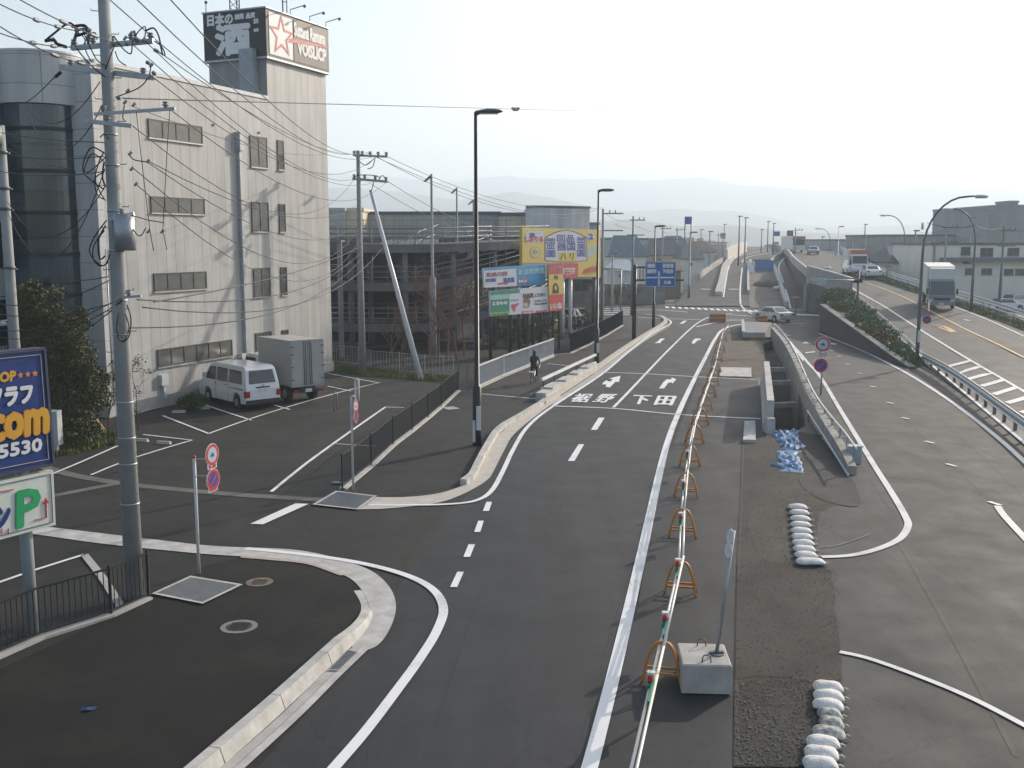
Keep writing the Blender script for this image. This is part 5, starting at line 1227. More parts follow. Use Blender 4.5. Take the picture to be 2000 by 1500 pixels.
# bushes on the bank
BL = ['farthest dull bush under the bridge end', 'second bush down from the bridge end, low and green', 'green bush at the high end of the dark wedge wall', 'tall rough bush near the upper traffic mast', 'green bush just left of the traffic mast', 'green bush just right of the traffic mast', 'mid green bush halfway down the wedge wall', 'second bush past halfway down the wedge wall', 'golden brown bush among the green ones', 'green bush right below the golden one', 'low green bush near the end of the wedge wall', 'small green bush just before the curved lamp', 'smallest green tuft at the foot of the curved lamp']
rngb = random.Random(5)
for i in range(13):
    t_ = .02 + .93 * (i / 12); k_ = min(3, int(t_ * 4)); f_ = t_ * 4 - k_; u_ = .62 if i % 2 else .3
    p = A1[k_].lerp(A1[k_ + 1], f_).lerp(A2[k_].lerp(A2[k_ + 1], f_), u_); rz_ = (.62 - .28 * t_) * rngb.uniform(.85, 1.2); rx = (1.25 - .6 * t_)
    shrub('bank_bush', BL[i], p - Vector((0, 0, .15)), [(0, 0, rz_ * .6, rx, 1.7, rz_), (-.4 * rx, -1.0, rz_ * .5, rx * .8, 1.1, rz_ * .8), (.5 * rx, 1.3, rz_ * .6, rx * .7, 1.3, rz_ * .9)], LF3 if i == 8 else LF2, .085, 330, 'bushes on the bank below the highway', seed=20 + i, twigs=False)
# grass: verge by the braced pole, strips along the highway and by the ivy
def grass(label, outline, n, hmin, hmax, m, z=0.0, seed=1):
    rng = random.Random(seed); mb = MB(); xs = [p.x for p in outline]; ys = [p.y for p in outline]
    def inside(p):
        c = False; j = len(outline) - 1
        for i in range(len(outline)):
            xi, yi = outline[i].x, outline[i].y; xj, yj = outline[j].x, outline[j].y
            if (yi > p[1]) != (yj > p[1]) and p[0] < (xj - xi) * (p[1] - yi) / (yj - yi) + xi: c = not c
            j = i
        return c
    k = 0
    while k < n:
        x = rng.uniform(min(xs), max(xs)); y = rng.uniform(min(ys), max(ys))
        if not inside((x, y)): continue
        k += 1; zz = z(y) if callable(z) else z
        h = rng.uniform(hmin, hmax); a = rng.uniform(0, 6.28); w = h * .18; dx, dy = cos(a) * w, sin(a) * w; lx, ly = rng.uniform(-.4, .4) * h, rng.uniform(-.4, .4) * h
        mb.add([(x - dx, y - dy, zz), (x + dx, y + dy, zz), (x + lx, y + ly, zz + h)], [(0, 1, 2)])
    o = build(mb, 'grass', m); o['kind'] = 'stuff'; o['label'] = label; o['category'] = 'grass'; return o
GR = leafy('grass_blades', (.05, .075, .015), (.12, .15, .035), (.18, .16, .06))
vg = [G(x, y) for x, y in ((644, 712), (690, 716), (780, 728), (860, 736), (884, 738), (872, 748), (800, 742), (720, 736), (655, 727))]
struct(sheet([(p.x, p.y) for p in vg], .02), 'verge', GRASS_G)
grass('short green grass along the foot of the galvanised fence', vg, 5000, .06, .22, GR, .02, 2)
vg = [G(x, y) for x, y in ((100, 868), (200, 845), (236, 850), (228, 868), (160, 885), (95, 895))]
struct(sheet([(p.x, p.y) for p in vg], .02), 'verge', SOIL)
grass('weedy grass at the foot of the ivy mound', vg, 3500, .05, .2, GR, .02, 3)
a_ = offs(rp, .75); b_ = offs(rp, -.8); mb = MB(); ra_ = [p + Vector((0, 0, .12)) for p in a_ if p.y < 140]; rb_ = [p + Vector((0, 0, .2)) for p in b_[:len(ra_)]]; mb.strip(rb_, ra_); struct(mb, 'verge', GRASS_G)
n_ = len(ra_); ol = [Vector((p.x, p.y, 0)) for p in ra_] + [Vector((p.x, p.y, 0)) for p in reversed(rb_)]
grass('strip of green grass under the right hand highway guardrail', ol, 9000, .1, .32, GR, lambda y: zh(y) + .1, 5)

# ------------------------------------------------------------------ orange frames and pipes along the works
FR = [(1293, 1332, 'nearest orange A-frame, touching the concrete block'), (1329, 1160, 'orange A-frame second from the viewer, with a doubled leg'), (1333, 1048, 'orange A-frame third from the viewer'), (1340, 970, 'orange A-frame fourth from the viewer, level with the sandbags'), (1347, 911, 'orange A-frame fifth from the viewer'), (1356, 866, 'orange A-frame sixth from the viewer'), (1367, 830, 'orange A-frame just before the near transverse line'),
      (1376, 800, 'orange A-frame just past the near transverse line'), (1384, 775, 'orange A-frame midway between the two transverse lines'), (1391, 752, 'orange A-frame just before the far transverse line'), (1397, 730, 'orange A-frame just past the far transverse line'), (1401, 708, 'orange A-frame beside the bare soil, first along it'), (1406, 688, 'orange A-frame beside the bare soil, second along it'), (1411, 668, 'orange A-frame beside the bare soil, third along it'), (1421, 653, 'farthest orange A-frame where the row bends right')]
FP = [G(x, y) for x, y, _ in FR]
HF = .72
def frame_thing(P, rz, label):
    t = thing('barrier_trestle', label, 'barrier', P, rz, 'orange A-frames along the works')
    for s_ in (-.16, .16):
        pts = [(-.34, s_, 0), (-.26, s_ * .62, .38), (-.17, s_ * .25, .62), (-.07, s_ * .06, .71), (.07, s_ * .06, .71), (.17, s_ * .25, .62), (.26, s_ * .62, .38), (.34, s_, 0)]
        mb = MB(); mb.tube(smooth(pts, 3), .024, 8); build(mb, 'leg', ORANGE, t)
    mb = MB(); mb.bar((-.3, -.13, .2), (.3, -.13, .2), .04); mb.bar((-.3, .13, .2), (.3, .13, .2), .04); build(mb, 'crossbar', ORANGE, t)
    mb = MB(); mb.box(-.05, .05, -.05, .05, .70, .735); build(mb, 'cradle', ORANGE, t)
    return t
d0 = FP[1] - FP[0]
f0 = frame_thing(FP[0], atan2(d0.y, d0.x) - pi / 2, FR[0][2])
for i in range(1, len(FP)):
    d = (FP[min(i + 1, len(FP) - 1)] - FP[i - 1]); dup(f0, FP[i], atan2(d.y, d.x) - pi / 2 + random.uniform(-.14, .14), FR[i][2])
PIPE = mat('white_pipe', (.74, .72, .66), rough=.35, var=.06, scale=8)
ord_ = ['first', 'second', 'third', 'fourth', 'fifth', 'sixth', 'seventh', 'eighth', 'ninth', 'tenth', 'eleventh', 'twelfth', 'thirteenth', 'fourteenth']
start = FP[0] - d0.normalized() * 7.5
allp = [start] + FP
GREENC = mat('green_clamp', (.01, .20, .11), rough=.4, var=.1)
for i in range(len(allp) - 1):
    a = allp[i]; b = allp[i + 1]; dd = (b - a).normalized(); sd_ = Vector((dd.y, -dd.x, 0))
    for z, o_, w in ((.74, .035, 'upper'), (.60 if i else .66, -.05, 'lower')):
        if z != .74 and i > 9: continue
        mb = MB(); p = a + sd_ * o_ - dd * (.25 if i else 0) + Vector((0, 0, z + (.02 if i % 2 else 0))); q = b + sd_ * o_ + dd * .25 + Vector((0, 0, z + (.02 if i % 2 else 0)))
        mb.tube([(0, 0, 0), q - p], .024, 10); o = build(mb, 'barrier_pipe', PIPE, None, p)
        tag(o, ('%s white pipe of the pair nearest the viewer, running past the picture edge' % w) if i == 0 else '%s white pipe between the %s and %s orange A-frames' % (w, ord_[i - 1], ord_[i] if i < 14 else 'last'), 'barrier pipe', 'white pipes resting on the orange frames')
# warning lamps clamped on the pipes
for i, (x, y, lb) in enumerate([(1276, 1335, 'solar warning lamp with green clamp on the pipe before the nearest frame'), (1301, 1215, 'solar warning lamp with green clamp halfway between the first two frames'), (1316, 1108, 'solar warning lamp with green clamp at the second frame'), (1332, 1015, 'solar warning lamp with green clamp at the third frame'), (1337, 950, 'solar warning lamp with green clamp at the fourth frame'), (1345, 890, 'solar warning lamp with green clamp at the fifth frame'), (1400, 722, 'solar warning lamp beside the far transverse line')]):
    y_ = G(x, y, .7).y; k_ = max(j for j in range(len(allp) - 1) if allp[j].y <= y_ or j == 0); dd = (allp[k_ + 1] - allp[k_]); p = allp[k_].lerp(allp[k_ + 1], (y_ - allp[k_].y) / dd.y) + Vector((0, 0, .70)); rz_ = atan2(dd.y, dd.x) - pi / 2; t = thing('warning_lamp', lb, 'warning lamp', p + Vector((-.05, 0, 0)), rz_, 'warning lamps clamped on the pipes')
    mb = MB(); mb.add([(-.05, -.16, -.28), (.05, -.16, -.28), (.05, .14, -.25), (-.05, .14, -.25), (-.045, -.14, .03), (.045, -.14, .03), (.045, .12, .03), (-.045, .12, .03)], [(0, 3, 2, 1), (4, 5, 6, 7), (0, 1, 5, 4), (1, 2, 6, 5), (2, 3, 7, 6), (3, 0, 4, 7)]); mb.bar((.06, -.75, .02), (.06, .45, .02), .07, .07); build(mb, 'clamp', GREENC, t)
    mb = MB(); mb.cyl((0, 0, .03), .05, .06, 12); mb.ball((0, 0, .1), (.05, .05, .04), 10, 5); build(mb, 'lens', mat('red_lens', (.5, .03, .015), rough=.2), t)
    mb = MB(); mb.box(-.06, .06, .04, .14, .02, .16); build(mb, 'solar_case', SIGNWHITE, t)

# ------------------------------------------------------------------ sandbags, tarp, slabs
BAG = mat('sandbag_cloth', (.80, .785, .75), rough=.75, var=.08, scale=4, bump=1.0, bscale=22, var2=(.50, .48, .45), grain=.12, gscale=150)
def sandbag(P, rz, l, w, h, label, grp, seed, m=BAG):
    rng = random.Random(seed); n, k = 14, 10; vs = []; ph = rng.uniform(0, 6)
    for i in range(n + 1):
        u = -1 + 2 * i / n
        pinch = (1 - abs(u) ** 3.2) ** .5 if abs(u) < 1 else .0; pinch = max(pinch, .16)
        for j in range(k):
            a = 2 * pi * j / k; y = cos(a) * w / 2 * (.75 + .25 * pinch) * (1 + .05 * sin(3 * u + ph)); z = sin(a) * h / 2 * pinch * (1 + .08 * sin(4 * u + 2 * a + ph)) + h * .42 * (1 - .35 * abs(u) ** 3)
            if abs(u) == 1: y *= .8
            vs.append((u * l / 2, y, max(z, .0)))
    fs = [(i * k + j, i * k + (j + 1) % k, (i + 1) * k + (j + 1) % k, (i + 1) * k + j) for i in range(n) for j in range(k)]
    fs += [tuple(reversed(range(k))), tuple(n * k + j for j in range(k))]
    t = thing('sandbag', label, 'sandbag', P, rz, grp)
    mb = MB(); mb.add(vs, fs, True); build(mb, 'sack', m, t)
    mb = MB(); mb.tube([(l / 2 - .02, 0, h * .3), (l / 2 + .05, .02, h * .25), (l / 2 + .09, .0, h * .12)], [.02, .012, .02], 6); mb.tube([(l / 2 + .02, 0, h * .3), (l / 2 + .06, .06, h * .2)], .006, 4); build(mb, 'tied_neck', m, t)
    return t
ups = [(1558, 996), (1561, 1007), (1563, 1019), (1564, 1031), (1565, 1043), (1567, 1055), (1569, 1067), (1571, 1079), (1574, 1091), (1583, 1104)]
for i, (x, y) in enumerate(ups):
    lb = ['farthest bag of the upper white sandbag row'] + ['%s bag from the far end of the upper white sandbag row' % w for w in ord_[1:9]] + ['large grey sandbag lying askew at the near end of the upper row']
    sandbag(G(x, y) + Vector((0, 0, .035)), random.uniform(-.12, .12) + (.1 if i == 9 else 0), .52 if i < 9 else .66, .40, .15, lb[i], 'upper row of white sandbags', i, BAG)
los = [(1617, 1352), (1618, 1370), (1617, 1388), (1621, 1407), (1624, 1424), (1618, 1443), (1607, 1462), (1604, 1483), (1602, 1504)]
DBAG = mat('dirty_sandbag', (.66, .65, .61), rough=.8, var=.1, scale=7, var2=(.05, .05, .045), bump=.6)
for i, (x, y) in enumerate(los):
    lb = ['farthest bag of the lower sandbag row'] + ['%s bag from the far end of the lower sandbag row%s' % (w, ', torn and dirty' if k in (3, 4, 5) else '') for k, w in enumerate(ord_[1:9], 1)]
    sandbag(G(x, y) + Vector((0, 0, .035)), random.uniform(-.15, .1) - .1, .48 - (.12 if i in (3, 4) else 0), .34, .17, lb[i], 'lower row of sandbags', 30 + i, DBAG if i in (3, 4, 5) else BAG)
# crumpled blue sheet
def crumple(P, pxs, label, seed, m, amp=.16):
    rng = random.Random(seed); pts = [G(x, y) for x, y in pxs]; xs = [p.x for p in pts]; ys = [p.y for p in pts]; n = 46
    mb = MB(); vs = []; nx = 26; ny = 40
    import mathutils
    for j in range(ny + 1):
        for i in range(nx + 1):
            v = j / ny; u = i / nx
            L_ = pts[0].lerp(pts[3], v); R_ = pts[1].lerp(pts[2], v); L_.x += .35 * mathutils.noise.noise(Vector((v * 5, seed, 0))); R_.x += .4 * mathutils.noise.noise(Vector((v * 6, seed + 4, 0)))
            p = L_.lerp(R_, u); q = Vector((p.x * 3.2, p.y * 3.2, seed))
            z = amp * (abs(mathutils.noise.noise(q)) * 1.6 + .5 * abs(mathutils.noise.noise(q * 2.7)) + .25 * mathutils.noise.noise(q * 6)); z *= min(1, u * 6, (1 - u) * 6, v * 8, (1 - v) * 8) + .05
            vs.append((p.x - P.x, p.y - P.y, z + .03))
    fs = [(j * (nx + 1) + i, j * (nx + 1) + i + 1, (j + 1) * (nx + 1) + i + 1, (j + 1) * (nx + 1) + i) for j in range(ny) for i in range(nx) if rng.random() > .03]
    mb.add(vs, fs, True); t = build(mb, 'tarpaulin', m, None, Vector((P.x, P.y, 0))); return tag(t, label, 'tarpaulin')
TARP = mat('blue_sheet', (.03, .14, .34), rough=.6, var=.2, scale=6, var2=(.16, .26, .34), bump=.3, spec=.25)
crumple(G(1535, 870), [(1512, 843), (1556, 842), (1568, 884), (1524, 878)], 'crumpled blue plastic sheet spilling from the pit edge', 3, TARP, .16)
crumple(G(1540, 910), [(1518, 882), (1556, 880), (1572, 926), (1520, 922)], 'second blue sheet, torn and shiny, nearer than the pit', 8, TARP, .12)
# precast wall beside the pit
a = G(1489, 843); b = G(1485, 752); b = a + (b - a); O_ = a.copy(); dd = (b - a)
pw = thing('precast_wall', 'pale freestanding concrete wall unit standing beside the open pit', 'concrete wall', O_)
n = dd.normalized(); s_ = Vector((n.y, -n.x, 0)); prof = [(0, 0), (.42, 0), (.42, 1.27), (.14, 1.27), (.12, .55), (0, .28)]
mb = MB(); vs = [s_ * p + Vector((0, 0, z)) for p, z in prof] + [dd + s_ * p + Vector((0, 0, z)) for p, z in prof]
mb.add(vs, [tuple(range(6)), tuple(reversed(range(6, 12)))] + [(i, 6 + i, 6 + (i + 1) % 6, (i + 1) % 6) for i in range(6)]); build(mb, 'unit', CONC_L, pw)
mb = MB(); mb.box(.06, .36, -.55, -.02, 0, .62); build(mb, 'end_block', CONC_L, pw)
def slab(px, z, name, label, m, cat):
    pts = [G(x, y) for x, y in px]; O_ = pts[0]; mb = MB(); mb.prism([(p.x - O_.x, p.y - O_.y) for p in pts], 0.0, z); o = build(mb, name, m, None, Vector((O_.x, O_.y, .022))); return tag(o, label, cat)
slab([(1451, 866), (1476, 866), (1475, 828), (1454, 828)], .12, 'concrete_slab', 'narrow pale concrete slab lying at the edge of the broken strip', CONC_L, 'slab')
slab([(1405, 737), (1468, 739), (1467, 721), (1407, 720)], .07, 'concrete_slab', 'wide pale concrete slab set before the bare soil', CONC_L, 'slab')
ch = thing('concrete_chamber', 'open grey concrete box with a soil stained underside where the works reach the junction', 'concrete chamber', G(1452, 663))
O_ = ch.location; P_ = [G(x, y) - O_ for x, y in ((1452, 663), (1492, 663), (1508, 640), (1450, 637))]
mb = MB(); mb.prism([(p.x, p.y) for p in P_], .02, .45); build(mb, 'slab', mat('chamber_grey', (.20, .19, .185), rough=.85, var=.15), ch)
mb = MB(); mb.bar(P_[0] + Vector((0, 0, .5)), P_[3] + Vector((0, 0, .5)), .25, .25); mb.bar(P_[0] + Vector((-.1, -.15, .38)), P_[1] + Vector((0, -.15, .38)), .3, .4); build(mb, 'edge_kerb', mat('chamber_edge', (.36, .38, .40), rough=.7), ch)
mb = MB(); q0 = P_[0] + Vector((.3, -.32, 0)); mb.bar(q0 + Vector((0, 0, .1)), P_[1] + Vector((.9, -.32, .1)), .05, .2); build(mb, 'soil_face', mat('orange_soil', (.24, .14, .06), rough=.95, var=.4, scale=2), ch)
# struts across the pit
for i, (x0, y0, x1, y1, z) in enumerate([(1500, 722, 1529, 722, -.5), (1503, 748, 1538, 747, -.6), (1508, 792, 1546, 790, -.9)]):
    a = G(x0, y0, z); b = G(x1 + 8, y1, z); mb = MB(); mb.bar((0, 0, 0), b - a, .3, .28); o = build(mb, 'strut_beam', CONC_L, None, a); tag(o, ['farthest pale beam spanning the open pit', 'middle pale beam spanning the open pit', 'nearest pale beam spanning the open pit'][i], 'beam', 'beams across the pit')
# curved wall with rail between pit and slip road
pwp = smooth([G(x, y) for x, y in ((1508, 660), (1530, 688), (1549, 725), (1566, 770), (1584, 812), (1610, 853), (1640, 892), (1664, 928))], 4)
cw_ = thing('works_parapet', 'curved concrete retaining wall with a steel rail along the slip road', 'parapet wall', pwp[0])
cl = [p - pwp[0] for p in pwp]
mb = MB(); wall_path(mb, cl, .28, lambda t: -3.4 if t < .86 else 0, lambda t: .85 - .55 * max(0, (t - .6) / .4)); build(mb, 'wall', mat('stained_concrete', (.33, .315, .285), rough=.9, var=.3, scale=1.6, bump=.3, grain=.12, gscale=60), cw_)
mb = MB(); hh_ = lambda t: 1.15 - .3 * t
mb.tube([p + Vector((.12, 0, hh_(i / (len(cl) - 1)))) for i, p in enumerate(cl)], .035, 7); build(mb, 'handrail', STEEL_L, cw_)
for i in range(1, len(cl), 2):
    mb = MB(); t = i / (len(cl) - 1); p = cl[i]; mb.bar(p + Vector((.1, 0, .3)), p + Vector((.12, 0, hh_(t))), .06); mb.bar(p + Vector((-.15, -.02, hh_(t) - .02)), p + Vector((.2, -.02, hh_(t) - .02)), .05, .03); build(mb, 'rail_post', STEEL, cw_)
pp = thing('steel_pipe_rail', 'straight pale steel pipe slanting down in front of the curved wall', 'pipe rail', G(1657, 932))
q = G(1577, 802, .35) - pp.location; mb = MB(); mb.tube([(0, 0, .06), q * .5 + Vector((0, 0, .05)), q], .04, 10); build(mb, 'pipe', STEEL_L, pp)
mb = MB()
for t in (.25, .6, .95): p = q * t; mb.bar((p.x, p.y, 0), (p.x, p.y, p.z), .05)
build(mb, 'post', STEEL_D, pp)
jb = thing('junction_box', 'small blue grey box at the near end of the curved wall', 'box', G(1668, 905)); mb = MB(); mb.box(-.2, .2, -.15, .15, 0, .6); mb.box(-.24, .24, -.19, .19, .6, .63); build(mb, 'case', mat('box_blue_grey', (.36, .40, .46), rough=.5), jb)
orange_stick = thing('marker_pole', 'leaning orange marker pole in the ivy', 'marker pole', G(206, 843)); q = A(154, 777, 43) - orange_stick.location; mb = MB(); mb.tube([(0, 0, 0), (q.x, q.y, q.z)], .05, 6); build(mb, 'pole', mat('bright_orange', (.65, .28, .03), rough=.5), orange_stick)
wp = thing('marker_peg', 'short white peg in front of the ivy', 'peg', G(156, 852)); mb = MB(); mb.cyl((0, 0, 0), .07, .32, 8); build(mb, 'peg', SIGNWHITE, wp)
# wheel stops, bollards, utility box
for i, (x, y, a, lb) in enumerate([(349, 806, .3, 'concrete wheel stop, left one of the empty bay beside the van'), (396, 799, .3, 'concrete wheel stop, right one of the empty bay beside the van'), (276, 862, -.25, 'concrete wheel stop just right of the laden pole'), (320, 867, -.25, 'concrete wheel stop in the bay nearest the laden pole')]):
    t = thing('wheel_stop', lb, 'wheel stop', G(x, y), a, 'wheel stops'); mb = MB(); mb.add([(-.3, -.07, 0), (.3, -.07, 0), (.3, .07, 0), (-.3, .07, 0), (-.27, -.04, .11), (.27, -.04, .11), (.27, .04, .11), (-.27, .04, .11)], [(0, 3, 2, 1), (4, 5, 6, 7), (0, 1, 5, 4), (1, 2, 6, 5), (2, 3, 7, 6), (3, 0, 4, 7)]); build(mb, 'block', CONC_L, t)
b1 = thing('hoop_bollard', 'thin steel hoop bollard in the parking lot near the bay corner', 'bollard', G(655, 805)); mb = MB(); mb.tube([(-.05, 0, 0), (-.05, 0, .85), (.02, .02, .9), (.08, .05, .85), (.08, .05, .1)], .025, 8); build(mb, 'hoop', STEEL, b1)
ub = thing('utility_cabinet', 'pale grey cabinet just right of the blue signboard', 'cabinet', G(106, 888)); mb = MB(); z = PH(803, ub.location); mb.box(-.28, .22, -.1, .3, .35, z); mb.box(-.1, .1, 0, .2, 0, .35); build(mb, 'case', mat('cabinet_grey', (.40, .42, .42), rough=.5), ub)
# manholes, gratings
def ring_cover(P, r, label, inner, outer, grp=None):
    t = thing('manhole_cover', label, 'manhole cover', P, 0, grp); mb = MB(); k = 32
    a_ = [(r * cos(2 * pi * i / k), r * sin(2 * pi * i / k), .006) for i in range(k)]; b_ = [(r * .72 * cos(2 * pi * i / k), r * .72 * sin(2 * pi * i / k), .006) for i in range(k)]
    mb.add(a_ + b_, [(i, (i + 1) % k, k + (i + 1) % k, k + i) for i in range(k)]); build(mb, 'surround', outer, t)
    mb = MB(); mb.add([(x, y, .005) for x, y, _ in b_], [tuple(range(k))]); build(mb, 'lid', inner, t)
    mb = MB()
    for i in range(-3, 4): mb.box(-r * .5, r * .5, i * r * .17 - .008, i * r * .17 + .008, .005, .012)
    build(mb, 'tread_ribs', inner, t); return t
IRON = mat('cast_iron', (.055, .055, .055), rough=.6, metal=.4, var=.3)
ring_cover(G(467, 1224, .014), .36, 'manhole cover with a pale concrete ring on the near dark pavement', IRON, mat('ring_concrete', (.20, .20, .19), rough=.85))
ring_cover(G(507, 1137, .014), .3, 'sandy brown manhole cover near the corner kerb', mat('sandy_iron', (.14, .11, .08), rough=.8, var=.3), mat('sandy_ring', (.17, .135, .10), rough=.85, var=.3))
def grating(px, label, fr, seed=0, pitch=.06):
    pts = [G(x, y) for x, y in px]; O_ = pts[0]; t = thing('drain_grating', label, 'grating', Vector((O_.x, O_.y, .031))); L_ = [p - O_ for p in pts]
    mb = MB()
    c = sum(L_, Vector((0, 0, 0))) / 4; I_ = [p.lerp(c, .13) for p in L_]
    mb.add([p + Vector((0, 0, .014)) for p in L_] + [p + Vector((0, 0, .014)) for p in I_], [(i, (i + 1) % 4, 4 + (i + 1) % 4, 4 + i) for i in range(4)]); build(mb, 'frame', fr, t)
    mb = MB(); mb.add([p + Vector((0, 0, .003)) for p in I_], [(0, 1, 2, 3)]); build(mb, 'sump', BLACK_M, t)
    mb = MB(); n = int((I_[1] - I_[0]).length / pitch) if (I_[1] - I_[0]).length > (I_[3] - I_[0]).length else int((I_[3] - I_[0]).length / pitch)
    for i in range(n + 1):
        f = i / n
        if (I_[1] - I_[0]).length > (I_[3] - I_[0]).length: mb.bar(I_[0].lerp(I_[1], f) + Vector((0, 0, .01)), I_[3].lerp(I_[2], f) + Vector((0, 0, .01)), pitch * .5, .012)
        else: mb.bar(I_[0].lerp(I_[3], f) + Vector((0, 0, .01)), I_[1].lerp(I_[2], f) + Vector((0, 0, .01)), pitch * .5, .012)
    build(mb, 'bars', mat('grating_steel', (.20, .22, .24), rough=.5, metal=.4), t); return t
grating([(296, 1163), (372, 1128), (475, 1145), (396, 1183)], 'large steel drain grating with pale frame at the end of the near fence', CONC_L)
grating([(610, 988), (656, 961), (737, 971), (700, 998)], 'steel drain grating across the pavement end by the mesh fence', CONC_L)
grating([(640, 1314), (661, 1314), (701, 1276), (680, 1272)], 'narrow slotted drain in the gutter of the near kerb', CONC)
lt = thing('litter_scrap', 'small crushed blue wrapper on the near dark pavement', 'litter', G(173, 1386, .013)); mb = MB(); mb.add([(-.13, -.05, .0), (0, -.08, .03), (.1, -.03, .01), (.13, .05, .03), (.02, .08, .01), (-.1, .05, .03), (0, 0, .05)], [(0, 1, 6), (1, 2, 6), (2, 3, 6), (3, 4, 6), (4, 5, 6), (5, 0, 6)]); build(mb, 'wrapper', mat('wrapper_blue', (.03, .07, .16), rough=.4), lt)
dp = thing('drain_spot', 'small pale concrete plate on the pavement behind the tall black lamp', 'cover plate', G(880, 797, .014), .5); mb = MB(); mb.box(-.3, .3, -.35, .35, 0, .008); build(mb, 'plate', CONC, dp)
# loose stones on the broken strip
rng = random.Random(77); mb = MB()
for _ in range(2600):
    x = rng.uniform(1436, 1640); y = rng.uniform(870, 1500) if rng.random() < .5 else rng.uniform(1330, 1500)
    p = G(x, y); r = rng.uniform(.006, .017); mb.ball((p.x, p.y, .027 + r * .3), (r, r * rng.uniform(.6, 1.2), r * .6), 5, 3)
o = build(mb, 'gravel', mat('loose_stone', (.24, .225, .195), rough=.9, var=.5, scale=30)); o['kind'] = 'stuff'; o['label'] = 'loose grey stones scattered over the broken strip'; o['category'] = 'gravel'
# ------------------------------------------------------------------ vehicles
def car_body(profile, w, tum, arches, R, zb=.26):
    """closed side outline -> body shell with wheel openings; tum(z) = inward lean of the sides"""
    pts = list(profile); bottom = []
    for cx in arches:
        for i in range(9):
            a = pi - i * pi / 8; bottom.append((cx + R * cos(a), max(zb, R * .92 + R * sin(a) * .98 if 0 < i < 8 else zb)))
    bottom.sort(key=lambda p: p[0]) if False else None
    poly = pts + bottom; n = len(poly)
    vs = [(x, w / 2 - tum(z), z) for x, z in poly] + [(x, -w / 2 + tum(z), z) for x, z in poly]
    fs = [tuple(range(n)), tuple(reversed(range(n, 2 * n)))] + [(i, n + i, n + (i + 1) % n, (i + 1) % n) for i in range(n)]
    mb = MB(); mb.add(vs, fs); return mb
def side_pane(poly, w, tum, eps=.012):
    mb = MB()
    for s_ in (1, -1):
        vs = [(x, s_ * (w / 2 - tum(z) + eps), z) for x, z in poly]; mb.add(vs, [tuple(range(len(poly))) if s_ > 0 else tuple(reversed(range(len(poly))))])
    return mb
def wheel(root, x, y, r, wd=.2):
    s_ = 1 if y > 0 else -1
    mb = MB(); mb.tube([(x, y - wd / 2, r), (x, y - wd * .42, r), (x, y + wd * .42, r), (x, y + wd / 2, r)], [r * .93, r, r, r * .93], 20); t = build(mb, 'wheel', RUBBER, root)
    mb = MB(); mb.tube([(x, y + s_ * wd * .40, r), (x, y + s_ * (wd / 2 + .006), r)], [r * .62, r * .56], 14); mb.tube([(x, y + s_ * wd * .5, r), (x, y + s_ * (wd / 2 + .02), r)], [r * .2, r * .16], 8); build(mb, 'rim', RIM, t)
    return t
def boxpart(name, m, root, *b):
    mb = MB()
    for q in b: mb.box(*q)
    return build(mb, name, m, root)
TAIL = mat('tail_lamp_red', (.38, .02, .015), rough=.25); LAMPG = mat('head_lamp', (.62, .63, .62), rough=.15); PLATE = mat('number_plate', (.62, .64, .60), rough=.5); TRIM = mat('black_trim', (.025, .025, .027), rough=.55)
